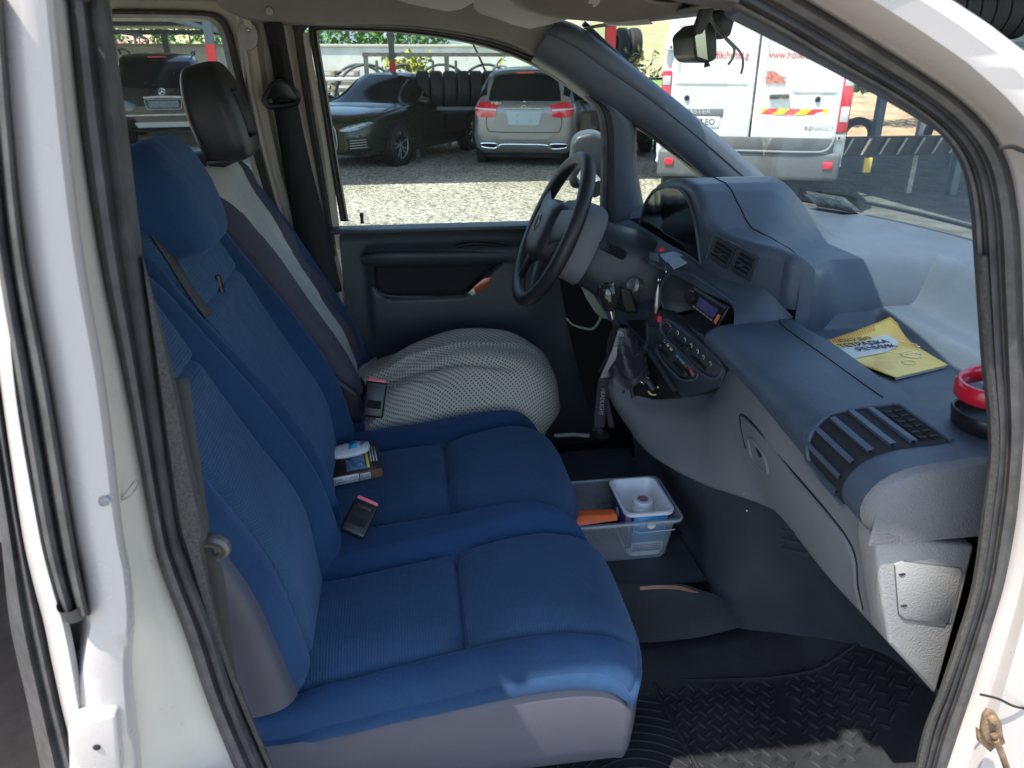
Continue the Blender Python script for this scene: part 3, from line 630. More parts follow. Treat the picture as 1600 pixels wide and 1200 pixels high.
def rear_at(u, v, back, ang):
    "car whose tail centre stands over pixel (u,v)"
    p = gpt(u, v); return (p.x+back*math.cos(ang), p.y+back*math.sin(ang), 0)
A1 = math.atan2(1, .27)
hatch(rear_at(818, 262, 2.15, A1), A1)
AS = math.atan2(1, -.22); suv(rear_at(268, 232, 2.36, AS), AS)
A2 = math.atan2(-1, -.60)
fwp = gpt(630, 259)         # near front wheel (the car's own left one)
d_ = Vector((math.cos(A2), math.sin(A2), 0)); l_ = Vector((-d_.y, d_.x, 0))
c_ = fwp-d_*1.43-l_*.93; coupe((c_.x, c_.y, 0), A2)
A3 = math.atan2(1, .40)
van(rear_at(1156, 338, 2.95, A3), A3)
# ---------------------------------------------------------------- canopy over the parked cars: sheet roof, beams, red-footed posts
def post(x, y, h, zr, w, label, red=True):
    t = thing('canopy_post', label, 'post', (x, y, 0), 'posts with red painted feet')
    MB().box((x, y, (h+zr)/2), (w, w, h-zr)).build('upper_post', K['beam'], t)
    MB().box((x, y, zr/2), (w*1.03, w*1.03, zr)).build('red_foot', K['redp'], t)
def canopy(name, label, x0, x1, y0, y1, z0, z1, nb):
    t = thing(name, label, 'canopy', ((x0+x1)/2, (y0+y1)/2, 0))
    Z = lambda y: z0+(z1-z0)*(y-y0)/(y1-y0)
    xs = np.arange(x0, x1+.01, .12); G = [[(x, y0, Z(y0)+.05+.02*(i % 2)), (x, y1, Z(y1)+.05+.02*(i % 2))] for i, x in enumerate(xs)]
    MB().grid(G, smooth=False, flip=True).build('roof_sheet', K['canopy'], t, solid=-.01)
    for k in range(nb):
        y = y0+(y1-y0)*k/(nb-1); MB().box(((x0+x1)/2, y, Z(y)-.03), (x1-x0, .10, .13)).build('cross_beam', K['beam'], t)
    for x in np.linspace(x0+.2, x1-.2, 5):
        b = MB(); b.box((x, (y0+y1)/2, (z0+z1)/2-.12), (.09, math.hypot(y1-y0, z1-z0), .10), rot=Matrix.Rotation(math.atan2(z1-z0, y1-y0), 3, 'X')); b.build('rafter', K['beam'], t)
canopy('parking_canopy', 'low parking canopy with a corrugated sheet roof, seen above the black off-roader', -16, -4.6, 12.6, 26, 2.72, 2.5, 4)
canopy('car_canopy', 'higher sheet canopy shading the green sedan and the grey hatchback', -4.4, 4.2, 10.7, 16.2, 3.35, 3.2, 3)
canopy('yard_canopy', 'short shed roof over the dark ground beside the white van', 4.9, 15, 6.2, 15.2, 3.4, 3.1, 3)
pA = Q(613, 100, y=15.9); post(pA.x, 15.9, 3.2, 1.66, .11, 'canopy post with a red foot behind the dark green sedan')
pB = Q(327, 60, y=12.2); post(pB.x, 12.2, 2.62, 1.88, .11, 'canopy post with a red foot beside the black off-roader')
pC = Q(953, 70, y=11.5); post(pC.x, 11.5, 3.3, 2.35, .13, 'canopy post painted red almost to the top, left of the white van')
for px, yy in ((258, 24), (440, 24)):
    p = Q(px, 60, y=yy); t = thing('canopy_post', 'thin dark post at the back of the parking canopy, %s' % ('seen above the black off-roader' if px < 300 else 'hidden behind the door pillar'), 'post', (p.x, yy, 0))
    MB().box((p.x, yy, 1.2), (.14, .14, 2.4)).build('post_shaft', K['beam'], t)
# ---------------------------------------------------------------- yard wall, building, things behind
t = thing('yard_wall', 'pale rendered yard wall with a stepped coping', 'wall', (-6, 25.2, 0))
MB().box((-16.5, 25.2, .92), (15, .25, 1.84)).build('low_wall', K['wall'], t); MB().box((-1.5, 25.2, 1.03), (15, .26, 2.06)).build('high_wall', K['wall'], t)
c = MB(); c.box((-16.5, 25.2, 1.88), (15.05, .34, .08), bev=.01); c.box((-1.5, 25.2, 2.10), (15.1, .36, .08), bev=.01); c.build('coping', K['canopy'], t)
text('wall_script', 'vap', .7, frame(Q(190, 140, y=25.05), (1, 0, 0), (0, 0, 1)), K['hose'], t, .004)
t = thing('warehouse', 'blue-grey metal clad warehouse behind the conifers', 'building', (2, 40, 0))
XR = Q(838, 90, y=38).x; xs = np.arange(-8, XR, .25); MB().grid([[(x, 38+.06*(i % 2), 0), (x, 38+.06*(i % 2), 6.2)] for i, x in enumerate(xs)], smooth=False, flip=True).build('wall', K['bld'], t)
MB().box(((XR-8)/2, 43, 6.3), (XR+8.6, 10.4, .25)).build('roof', K['beam'], t)
b = MB()
for x in np.arange(-8, XR-1, 3.6): b.box((x+.4, 37.9, 3.1), (.35, .18, 6.2))
b.build('wall_rib', mat('cladding_light', (.46, .54, .55), .5), t)
t = thing('pink_house', 'small pinkish house gable behind the canopy', 'building', (-13, 40, 0))
MB().prism([(-14.6, 38, 0), (-11.4, 38, 0), (-11.4, 38, 2.3), (-13, 38, 3.1), (-14.6, 38, 2.3)], (0, 6, 0)).build('wall', mat('pink_render', (.62, .32, .30), .9, var=.1), t)
for i, (u, y, h, r) in enumerate([(546, 29, 3.3, .66), (607, 30, 3.0, .55), (668, 30, 2.9, .6), (215, 31, 3.2, 1.0), (300, 32, 3.0, 1.15), (478, 32, 3.1, .7)]):
    p = Q(u, 90, y=y)
    thuja(p.x, y, h+.8, r*1.25, ['bushy conifer leftmost above the dark green sedan', 'narrow conifer behind the red-footed post', 'conifer beside the spring blossom branches', 'conifer at the left above the black off-roader', 'broad conifer between the post and the thin post', 'conifer mostly hidden by the door pillar'][i], 50+i)
p = Q(760, 100, y=17.5); branch_tree(p.x, 17.5, 3.6, 'bare branched tree with yellow spring leaves behind the grey hatchback', 5, 1300, 1.6, .06)
p = Q(1010, 100, y=15); branch_tree(p.x+.3, 15, 2.3, 'young tree with few yellow leaves left of the white van', 8, 260, 1.2, .05)
p = Q(1600, 40, y=13); branch_tree(p.x+.3, 13, 4.6, 'leafy spring tree at the right behind the tyre rack', 11, 3800, 1.6, .09)
# ---------------------------------------------------------------- rail, hoops, tyres behind the cars
t = thing('metal_railing', 'low galvanised railing behind the parked cars', 'railing', (0, 14.5, 0))
a, b = Q(570, 87, y=16), Q(925, 84, y=16)
MB().box(((a.x+b.x)/2, 16, (a.z+b.z)/2), (b.x-a.x+.1, .07, .07)).build('top_rail', K['galv'], t)
for u in (571, 698, 920): p = Q(u, 88, y=16); MB().box((p.x, 16.06, p.z/2+.02), (.09, .05, p.z+.06)).build('rail_post', K['galv'], t)
for u in (588, 712, 676): p = Q(u, 88, y=16.4); MB().box((p.x, 16.4, p.z/2-.05), (.05, .05, p.z-.05)).build('rear_post', K['galv'], t)
for k, (u, r) in enumerate(((571, .62), (632, .6), (690, .6), (760, .6), (560, .7))):
    p = Q(u, 92, y=17.2+.15*k); c = MB().tube([(p.x+.72*math.cos(a_), p.y, .75+.85*math.sin(a_)) for a_ in np.linspace(0, math.pi, 18)], .028, 8)
    tag(c.build('bicycle_hoop', K['hose']), ['dark bent hoop first from the left behind the green sedan', 'dark bent hoop second from the left, crossing the post', 'dark bent hoop left of the railing post', 'dark bent hoop behind the grey hatchback', 'dark bent hoop beside the stacked pallets'][k], 'hoop', 'bent hoops behind the railing')
ORD = 'first second third fourth fifth sixth seventh eighth ninth tenth eleventh twelfth thirteenth fourteenth'.split()
def tyre(c, r, w, ax, label, group):
    o = MB().lathe([(r*.6, -w*.45), (r*.72, -w*.5), (r*.93, -w*.47), (r, -w*.33), (r, w*.33), (r*.93, w*.47), (r*.72, w*.5), (r*.6, w*.45)], (0, 0, 0), ax, 28)
    for k in range(3): o.lathe([(r*1.004, w*(-.22+.2*k)), (r*1.02, w*(-.2+.2*k)), (r*1.004, w*(-.14+.2*k))], (0, 0, 0), ax, 28)
    q = o.build('tyre', K['tyre']); q.location = c; return tag(q, label, 'tyre', group)
a, b = Q(655, 0, y=14.9), Q(745, 0, y=14.9); first = None
for k in range(14):
    x = a.x+k*.245
    if first is None: o = first = tyre((x, 14.9, 1.17), .33, .23, (1, 0, 0), None, 'used tyres standing in a row on the rack behind the cars')
    else: o = first.copy(); COL.objects.link(o); o.location = (x, 14.9, 1.17)
    o['label'] = ORD[k]+' tyre from the left on the low rack behind the cars'; o['category'] = 'tyre'
t = thing('tyre_rack', 'low steel rack carrying the row of used tyres', 'rack', (a.x+1.6, 14.9, 0))
for yy in (14.68, 15.12): MB().box((a.x+1.6, yy, .86), (3.7, .05, .06)).build('shelf_rail', K['beam'], t)
for xx in (a.x-.15, a.x+1.6, a.x+3.4): MB().box((xx, 14.9, .43), (.06, .5, .86)).build('rack_leg', K['beam'], t)
# pallets, white plank and blue drum behind the green sedan
for k in range(5):
    p = Q(535, 100, y=18.2); m = MB(); z = 1.42-.14*k
    for j in range(5): m.box((p.x-.2+.0*k, 17.8+.2*j, z+.05), (1.1, .1, .02))
    for xx in (-.5, 0, .5): m.box((p.x-.2+xx, 18.2, z), (.09, .95, .08))
    for yy in (17.8, 18.6): m.box((p.x-.2, yy, z-.05), (1.1, .1, .02))
    tag(m.build('pallet', K['wood']), ['topmost weathered pallet of the pile', 'second pallet from the top of the pile', 'middle pallet of the pile', 'fourth pallet from the top of the pile', 'lowest pallet of the pile'][k], 'pallet', 'stacked pallets behind the green sedan')
m = MB().box((p.x-.2, 18.2, .385), (1.2, .9, .76), bev=.02); tag(m.build('wooden_crate', K['wood']), 'closed wooden crate under the pile of pallets', 'crate')
p = Q(535, 124, y=17.2); tag(MB().box((p.x, 17.2, p.z), (.95, .14, .07), bev=.01).build('plank', K['plt']), 'white plank lying across behind the green sedan', 'plank')
m = MB()
for s in (-.35, .35): m.box((p.x+s, 17.2, p.z/2-.02), (.06, .1, p.z-.035))
tag(m.build('trestle', K['galv']), 'trestle carrying the white plank', 'trestle')
m = MB().lathe([(.001, 0), (.29, 0), (.30, .04), (.30, .3), (.315, .31), (.30, .32), (.30, .6), (.315, .61), (.30, .62), (.29, .92), (.001, .93)], (p.x+.25, 16.6, 0)); tag(m.build('blue_drum', mat('blue_plastic', (.03, .28, .62), .4)), 'bright blue plastic drum left of the green sedan', 'drum')
# a second dark car beyond the hatchback
def simple_car(loc, ang):
    root = thing('parked_saloon', 'black saloon mostly hidden right of the grey hatchback', 'car', (0, 0, 0), 'cars parked under the canopy')
    st = [(-2.3, .35, .8, .6, .82, .3), (-2.2, .26, .98, .84, 1.0, .5), (-1.7, .2, 1.0, .89, 1.12, .6), (-1.1, .2, 1.0, .9, 1.42, .6), (0, .2, .98, .9, 1.46, .62), (.5, .2, .97, .9, 1.40, .6), (1.2, .2, .95, .9, .99, .6), (2.0, .24, .85, .84, .88, .5), (2.3, .34, .65, .6, .68, .3)]
    body, gl, bvh = car_shell(st, ['', '', 'S', 'S', 'S', 'S', '', ''], 4); body.build('body', K['bk'], root, 40); gl.build('windows', K['carg'], root)
    for s in (1, -1):
        g = hitter(bvh, 1, s); w = MB(); sstroke(w, [(.8, .99), (0, 1.0), (-1.5, 1.03)], g, .012, .006, 20); sstroke(w, [(.8, 1.0), (.3, 1.30), (-.4, 1.37), (-1.5, 1.1)], g, .012, .006, 24); w.build('window_trim', K['chrome'], root)
        for x in (-1.35, 1.4): a = MB(); arch(a, x, .9, .35, s); a.build('wheel_arch', K['shad'], root); wheel(x, s*.80, .33, .21, root, K['steel'])
    finish_car(root, loc, ang)
p = gpt(918, 245); simple_car((p.x+.75, p.y+2.2, 0), math.atan2(1, .15))
# ---------------------------------------------------------------- right of the white van: tyre rack, ramp, shed wall
t = thing('tyre_stand', 'tall steel stand with a high shelf of tyres behind the front pillar', 'rack', (7.2, 8.6, 0))
q0 = Q(1483, 60, y=9.5); q1 = Q(1585, 60, y=9.5)
for zz in (q0.z-.05,): MB().box(((q0.x+q1.x)/2, 9.5, zz-.02), (q1.x-q0.x+.5, .5, .06)).build('shelf', K['beam'], t)
for u in (1465, 1572): p = Q(u, 70, y=9.5); MB().box((p.x, 9.5, q0.z/2-.05), (.07, .07, q0.z-.1)).build('stand_leg', K['galv'], t)
for k in range(6):
    o = first.copy(); COL.objects.link(o); o.location = (q0.x-.16+.2*k, 9.5, q0.z+.31); o['label'] = ORD[k]+' from the left of six tyres on the high shelf, upper right'; o['group'] = 'tyres on the high shelf at the right'; o.scale = (.8, .95, .95)
p = Q(980, 72, y=16); LZ = p.z-.36
t = thing('low_tyre_stand', 'small steel stand with two upright tyres left of the white van', 'rack', (p.x, 16, 0))
MB().box((p.x, 16, LZ), (.6, .45, .05)).build('shelf', K['beam'], t)
for s in (-.22, .22): MB().box((p.x+s, 16, LZ/2-.015), (.05, .05, LZ-.03)).build('stand_leg', K['galv'], t)
for k in (0, 1):
    o = first.copy(); COL.objects.link(o); o.location = (p.x-.12+.24*k, 16, p.z); o['label'] = ('left' if k == 0 else 'right')+' one of the two tyres on the small stand beside the red post'; o['group'] = 'two tyres on the small stand'
a = Q(1290, 230, y=9.2); b = Q(1510, 232, y=9.2)
t = thing('slatted_ramp', 'dark metal ramp with slanted slats along the shaded yard', 'ramp', ((a.x+b.x)/2, 9.2, 0))
MB().box(((a.x+b.x)/2, 9.25, a.z-.0), (b.x-a.x+.3, .05, .24)).build('board', K['blk'], t)
for k in range(9):
    x = a.x+(b.x-a.x)*k/8; MB().prism([(x, 9.20, a.z-.10), (x+.02, 9.20, a.z-.10), (x+.12, 9.20, a.z+.10), (x+.09, 9.20, a.z+.10)], (0, -.02, 0)).build('slat', K['galv'], t)
for x in (a.x, b.x): MB().box((x, 9.3, a.z/2-.05), (.1, .1, a.z-.12)).build('ramp_leg', K['beam'], t)
p = Q(1342, 190, y=9.9); w_ = None
for k, (u, v) in enumerate(((1343, 188), (1475, 195))):
    p = Q(u, v, y=14.2); o = first.copy(); COL.objects.link(o); o.location = (p.x, 14.2, .335); o.rotation_euler = (0, 0, R(65)); o['label'] = ('single tyre standing beyond the ramp right of the white van' if k == 0 else 'single tyre standing beyond the right end of the ramp'); o['group'] = 'single tyres beyond the ramp'
t = thing('shed_frame', 'dark steel shed frame right of the white van', 'frame', (8, 12, 0))
for u in (1372, 1500): p = Q(u, 190, y=12); MB().box((p.x, 12, 1.6), (.12, .12, 3.2)).build('frame_post', K['beam'], t)
p = Q(1350, 140, y=12); MB().box((p.x+.6, 12.06, 2.55), (4.4, .08, 1.9)).build('sheet_wall', K['bld'], t)
tag(MB().box(Q(1355, 258, y=8.6), (.10, .03, .17), bev=.004).build('yellow_sign', mat('yellow_card', (.70, .48, .08), .6)), 'small plain yellow card standing in the shaded yard', 'card')
# hedge strip
rng = np.random.default_rng(3)
tag(leaves(3000, lambda g: ((g.uniform(8.0, 16), g.uniform(17, 18), 1.0+g.uniform(0, .75)*g.uniform(.5, 1)), 0), .09, rng).build('hedge', K['leafd']), 'green hedge on the earth bank', 'hedge', kind='stuff')
# things seen only as small hints in the yard
# ================================================================== our own van: shell, seats, far door
VAN = thing('white_van', 'white passenger van with its front passenger door open, blue seats and grey dashboard inside', 'van', (0, 1.5, 0))
def xyz(l): return [Vector(p) for p in l]
# ---- headliner, roof
HEADX = .60
def head_pt(x, s):      # cross-section of the lining, s 0..1 from near edge over to the far cant rail
    y = .86+s*1.22; d = abs(s-.5)*2; z = 1.855-.05*d**3.2
    return (x, y, z-.05*float(sst(.2, .62, x)))
mb = MB().grid([[head_pt(x, s) for s in np.linspace(0, 1, 40)] for x in np.linspace(-2.6, .62, 30)]); mb.build('headliner', K['head'], VAN, solid=-.012)
mb = MB()
rows = []
for x in np.linspace(-2.8, .72, 12):
    k = .06*float(sst(.1, .72, x)); rows.append([(x, .70, 1.765-k*.2), (x, .685, 1.82-k*.5), (x, .78, 1.895-k), (x, 1.1, 1.93-k), (x, 1.5, 1.945-k), (x, 1.9, 1.93-k), (x, 2.22-.10*float(sst(.2, .6, x)), 1.88-k), (x, 2.325-.2*float(sst(.2, .55, x)), 1.76+.09*float(sst(.2, .5, x))-k)])
mb.loft(rows, 16, 40).build('roof', K['paint'], VAN, solid=-.02)
# ---- floor tub and rear/near closure so the cabin is dark behind the seats
mb = MB(); mb.box((.35, 1.5, .385), (1.7, 1.56, .05)); mb.build('floor', K['dashd'], VAN); MB().box((-1.65, 1.5, .385), (2.28, 1.56, .05)).build('rear_floor', mat('brown_floor', (.24, .17, .12), .85, bump=.3, bs=30, var=.35, vs_=5), VAN)
mb = MB(); mb.box((-2.78, 1.5, 1.15), (.06, 1.56, 1.5)); mb.build('rear_wall', K['head'], VAN)
mb = MB(); mb.box((-2.1, .70, 1.2), (1.3, .06, 1.5)); mb.build('rear_side_panel', K['paint'], VAN)
MB().box((-.56, .755, 1.45), (.52, .03, .56), bev=.01).build('sun_block_panel', K['head'], VAN)  # unseen panel added to block sun from reaching the near seat
mb = MB(); mb.box((-1.2, .70, .30), (3.0, .10, .22), bev=.02); mb.box((.75, .70, .32), (.9, .08, .2), bev=.02); mb.build('sill', K['paint'], VAN)
MB().loft([[(.86, .665, z), (1.1, .64, z+.02), (1.6, .66, z), (2.0, .80, z-.02)] for z in (.32, .6, .9, 1.12)]+[[(.86, .70, 1.20), (1.1, .70, 1.21), (1.6, .74, 1.12), (2.0, .9, 1.0)], [(.9, .80, 1.235), (1.15, .80, 1.235), (1.6, .86, 1.14), (2.0, 1.0, 1.02)]], 30, 20).build('front_wing', K['paint'], VAN)
mb = MB(); mb.box((1.15, 1.5, .72), (.05, 1.54, .75)); mb.build('bulkhead', K['blkm'], VAN)
# ---- far side: panel with holes is built from pieces along the tilted plane
def strip(name, a, b, m, th=.03, off=0, parent=VAN, n=30, curve=True, uv=True):
    "a band between two photo polylines lying on the far side"
    f = cr if curve else lin
    A = [QS(u, v, off) for u, v in f(a, n)[:, :2]] if uv else a; B = [QS(u, v, off) for u, v in f(b, n)[:, :2]]
    mb = MB().grid([[p+(q-p)*t for t in (0, .33, .66, 1)] for p, q in zip(A, B)])
    return mb.build(name, m, parent, solid=th)
# near-cream body metal behind everything
mb = MB()
def fp(x, z, off=0): return (x, sideY(z)+off, z)
# lower side wall behind seats, cream metal around the rear window and B pillar
ZT = 1.80
mb.grid([[fp(x, z, .05) for z in (.3, .6, .9, 1.19)] for x in (-2.8, -1.5, -.55, -.16)])
mb.grid([[fp(x, z, .05) for z in (1.19, 1.5, 1.84)] for x in (-2.8, -1.9, -1.26)])
W1 = [(172, 22), (250, 22), (312, 24), (342, 34), (356, 62), (372, 140), (392, 215), (415, 300), (430, 380)]
mb.build('side_wall', K['jamb'], VAN)
# B pillar as shaped strips, left to right
B0 = [(336, -8), (362, 40), (378, 130), (400, 230), (428, 330), (470, 460), (520, 600)]
B1 = [(392, -8), (412, 60), (426, 150), (446, 250), (468, 340), (500, 460), (540, 600)]
B2 = [(446, -8), (462, 50), (478, 150), (500, 250), (518, 340), (545, 460), (580, 600)]
def lerp(a, b, t): return [(p[0]+(q[0]-p[0])*t, p[1]+(q[1]-p[1])*t) for p, q in zip(a, b)]
def relief(name, a, b, prof, m, n=40, parent=VAN, off=0, solid=0, ang=40):
    "band between photo polylines a,b on the far side with relief prof [(t, dy)] (positive = toward the cabin)"
    A, B = cr(a, n), cr(b, n); mb = MB(); G = []
    for p, q in zip(A, B):
        G.append([QS(*(p+(q-p)*t), off-d) for t, d in prof])
    mb.grid(G); return mb.build(name, m, parent, angle=ang, solid=solid)
relief('b_pillar', B0, B1, [(0, -.05), (.05, -.02), (.12, .012), (.22, .024), (.34, .020), (.48, .034), (.70, .036), (.80, .02), (.88, -.012), (.96, -.02), (1.1, -.022)], K['jamb'])
relief('b_pillar_flange', lerp(B1, B2, .05), B2, [(0, -.02), (.5, -.02), (.56, .012), (.66, .018), (.76, .008), (.86, .016), (.94, .022), (1.08, -.03)], K['jamb'])
# adjustable belt mount: dark slide, triangular guide, webbing
def uvp(l, off): return [QS(u, v, off) for u, v in l]
mb = MB(); mb.prism(uvp([(411, 36), (440, 34), (458, 130), (488, 290), (470, 292), (436, 150)], -.055), (0, .022, 0), .003); mb.build('belt_slide', K['beltd'], VAN)
mb = MB(); mb.prism(uvp([(420, 74), (425, 68), (435, 69), (439, 76), (446, 128), (430, 131)], -.059), (0, .01, 0), .001); mb.build('belt_slot', K['shad'], VAN)
mb = MB().loft([[QS(u, v, -.075) for u, v in r] for r in ([(424, 150), (462, 144)], [(436, 220), (476, 214)], [(447, 290), (492, 283)], [(462, 370), (512, 360)], [(480, 470), (535, 455)])], 30, 3); bo = mb.build('driver_belt', K['beltd'], VAN, solid=.0015)
g = MB(); g.tube([QS(u, v, -.083) for u, v in [(440, 128), (452, 134), (464, 148), (464, 158), (456, 163), (425, 166), (416, 162), (414, 153), (424, 136), (432, 129)]], .0085, 8, closed=True, res=44)
g.prism(uvp([(416, 156), (424, 137), (434, 128), (440, 126), (452, 134), (464, 150), (463, 157), (440, 152)], -.092), (0, .014, 0), .002); g.build('belt_guide', K['blk'], VAN)
g = MB().lathe([(.024, 0), (.023, .004), (.010, .007), (.001, .007)], QS(388, 55, -.032), (0, -1, 0), 24); g.v = [(x, y, QS(388, 55).z+(z-QS(388, 55).z)*1.45) for x, y, z in g.v]; r_ = g.build('coat_hook', mat('hook_plastic', (.40, .39, .40), .35), VAN)
MB().ell(QS(388, 47, -.040), (.005, .005, .005)).build('hook_screw', K['chrome'], r_)
MB().lathe([(.010, 0), (.009, .004), (.001, .005)], QS(421, 18, -.055), (0, -1, 0), 20).build('lining_clip', K['stripe'], VAN)
# rear side window: black frame + glass
Wi = [(175, 28), (240, 28), (300, 29), (326, 33), (342, 50), (352, 90), (368, 160), (384, 230), (410, 320), (425, 400)]
Wo = [(175, 14), (240, 15), (310, 17), (346, 24), (362, 48), (373, 90), (388, 150), (405, 230), (430, 320), (448, 400)]
relief('rear_window_frame', Wo, Wi, [(0, .012), (.25, .022), (.6, .018), (1, -.02)], K['rub'])
relief('rear_window_surround', [(150, -14), (240, -12), (330, -12), (352, -8), (384, 50), (396, 90), (408, 160), (420, 240), (440, 320), (462, 400)], Wo, [(0, -.01), (.5, .01), (1, .0)], K['jamb'])
g = MB(); g.grid([[QS(u, v, .035) for u in (60, 250, 440)] for v in (10, 200, 420)]); g.build('rear_side_window', K['gls'], VAN)
# front door: window frame (cream), black seal, glass
G0 = [(545, 346), (530, 260), (516, 170), (503, 90), (498, 56), (501, 49), (540, 49), (620, 52), (700, 62), (770, 78), (830, 102), (880, 133), (925, 166), (940, 190), (942, 250), (943, 345)]
G1 = [(532, 346), (517, 260), (503, 170), (489, 90), (483, 52), (489, 40), (540, 39), (620, 42), (702, 51), (778, 67), (842, 92), (892, 123), (938, 155), (955, 180), (957, 250), (958, 345)]
relief('door_window_seal', G1, G0, [(0, .02), (.3, .028), (.5, .012), (.8, .016), (1, -.02)], K['rub'], 90)
D0 = [(512, 390), (498, 250), (484, 170), (472, 100), (464, 52)]; D1 = [(534, 390), (518, 250), (504, 170), (490, 100), (483, 52)]
relief('door_frame', D0, D1, [(-.15, -.03), (0, .0), (.15, .012), (.5, .02), (.8, .014), (1, .012)], K['jamb'])
Sa = [(462, 40), (474, 120), (488, 200), (505, 290), (525, 400)]; Sb = [(475, 38), (486, 120), (498, 200), (513, 290), (532, 400)]
relief('door_opening_seal', [(p[0]-8, p[1]) for p in Sa], [(p[0]-2, p[1]) for p in Sb], [(0, .0), (.25, .03), (.6, .034), (.85, .02), (1, .0)], K['rub'])
C0 = [(456, 44), (463, 34), (500, 33), (620, 36), (706, 45), (784, 61), (848, 86), (898, 117)]; C1 = [(470, 60), (480, 44), (500, 42), (620, 45), (702, 54), (778, 70), (842, 95), (892, 126)]
relief('door_opening_top_seal', C0, C1, [(0, .03), (.5, .04), (1, .024)], K['rub'], 60)
g = MB(); g.grid([[QS(u, v, .03) for u in (470, 700, 980)] for v in (20, 180, 372)]); g.build('driver_door_glass', K['gls'], VAN)
# headliner edge over the far doors (cant rail lining)
E0 = [(360, -30), (420, -30), (520, -30), (640, -30), (760, -30), (850, -20), (900, 10), (900, 60)]
E1 = [(340, 8), (392, 30), (460, 36), (560, 36), (650, 39), (740, 52), (800, 68), (858, 96)]
A, B = cr(E0, 50), cr(E1, 50); G = []
for i, (p, q) in enumerate(zip(A, B)):
    lo = QS(*q, -.045); a = Vector((lo.x, 2.06, min(1.835, lo.z+.10))); m_ = (lo+a)/2+Vector((0, .015, .022)); G.append([lo+Vector((0, .05, .0)), lo, m_, a, a+Vector((0, -.12, .02))])
MB().loft(G, 60, 16).build('cant_rail_lining', K['head'], VAN)
# ---- driver's door trim
def door_y(x, z):           # relief of the trim: + toward the cabin
    y = 0
    y += .034*float(sst(1.150, 1.125, z))*float(sst(1.082, 1.10, z))*float(sst(-.135, -.10, x))      # arm ledge roll
    y += .018*float(sst(1.192, 1.15, z))
    y += .022*float(sst(1.10, 1.085, z))*float(sst(.48, .36, x))*float(sst(-.135, -.11, x))*float(sst(.80, .93, z))                                                  # lower bulge
    return y
mb = MB(); G = []
for x in np.linspace(-.20, .66, 110):
    row = []
    for z in np.linspace(.42, 1.192, 100):
        d = door_y(x, z)
        # oval pocket recess
        xr = .275-(1.075-z)*1.15; xl_ = -.112+.045*max(0, (1.03-z)/.05)**2; d -= .040*float(sst(xl_, xl_+.015, x))*float(sst(xr+.012, xr-.008, x))*float(sst(.976, .992, z))*float(sst(1.092, 1.078, z))
        row.append((x, 2.275-d, z))
    G.append(row)
mb.grid(G)
for k_, f_ in enumerate(mb.f):
    p = [mb.v[i] for i in f_]; x = sum(q[0] for q in p)/4; z = sum(q[2] for q in p)/4; xr = .275-(1.075-z)*1.15; xl_ = -.112+.045*max(0, (1.03-z)/.05)**2
    if xl_+.006 < x < xr+.002 and .984 < z < 1.085: mb.m[k_] = 1  # faces inside the pocket are coloured black to paint its shade
mb.build('door_trim', [K['doorp'], K['blkm']], VAN, 60)
def dpt(u, v, dd): p = Q(u, v, y=2.275-dd); return p
mb = MB(); mb.loft([[dpt(576, 392, .0), dpt(600, 389, .012), dpt(700, 387, .012), dpt(812, 386, .0)], [dpt(566, 400, .050), dpt(600, 396, .068), dpt(700, 395, .064), dpt(818, 393, .045)], [dpt(566, 411, .045), dpt(600, 412, .060), dpt(700, 410, .056), dpt(818, 406, .045)], [dpt(576, 418, .0), dpt(600, 419, .005), dpt(700, 418, .005), dpt(812, 413, .0)]], 20, 40)
mb.build('armrest', K['doorp'], VAN)
MB().tube([dpt(u, v, .026) for u, v in [(578, 420), (577, 434), (586, 452), (604, 462), (650, 464), (722, 463), (748, 452), (768, 432), (778, 418)]], .005, 8, res=60).build('pocket_rim', K['doorp'], VAN)
MB().box((.92, 2.27, .78), (.56, .05, .80)).build('footwell_side', K['blkm'], VAN)
MB().box((.78, 2.27, 1.10), (.30, .04, .20)).build('dash_side_closure', K['doorp'], VAN)
def dpt(u, v, dd): p = Q(u, v, y=2.275-dd); return p
rf = MB(); plate(rf, [dpt(u, v, .042) for u, v in [(734, 457), (742, 446), (756, 435), (770, 432), (766, 442), (754, 453), (742, 460)]], .01, .002); rf.build('door_reflector', mat('amber_lens', (.42, .10, .02), .2, coat=.6), VAN)
rf = MB(); plate(rf, [dpt(u, v, .043) for u, v in [(731, 458), (740, 450), (744, 459), (738, 462)]], .01, .001); rf.build('door_reflector_end', K['cl'], VAN)
MB().lathe([(.0055, 0), (.0045, .012), (.006, .022), (.006, .03), (.001, .032)], QS(566, 349, -.02), (0, 0, 1), 12).build('lock_knob', K['blk'], VAN)
hd = MB().tube([dpt(u, v, .040) for u, v in [(712, 386), (740, 381), (780, 384), (800, 389)]], .006, 8, res=20); hd.build('door_pull', K['blk'], VAN)
mb = MB(); mb.box((.24, 2.24, 1.196), (.92, .075, .012), bev=.005); mb.build('sill_cap', K['doorp'], VAN)
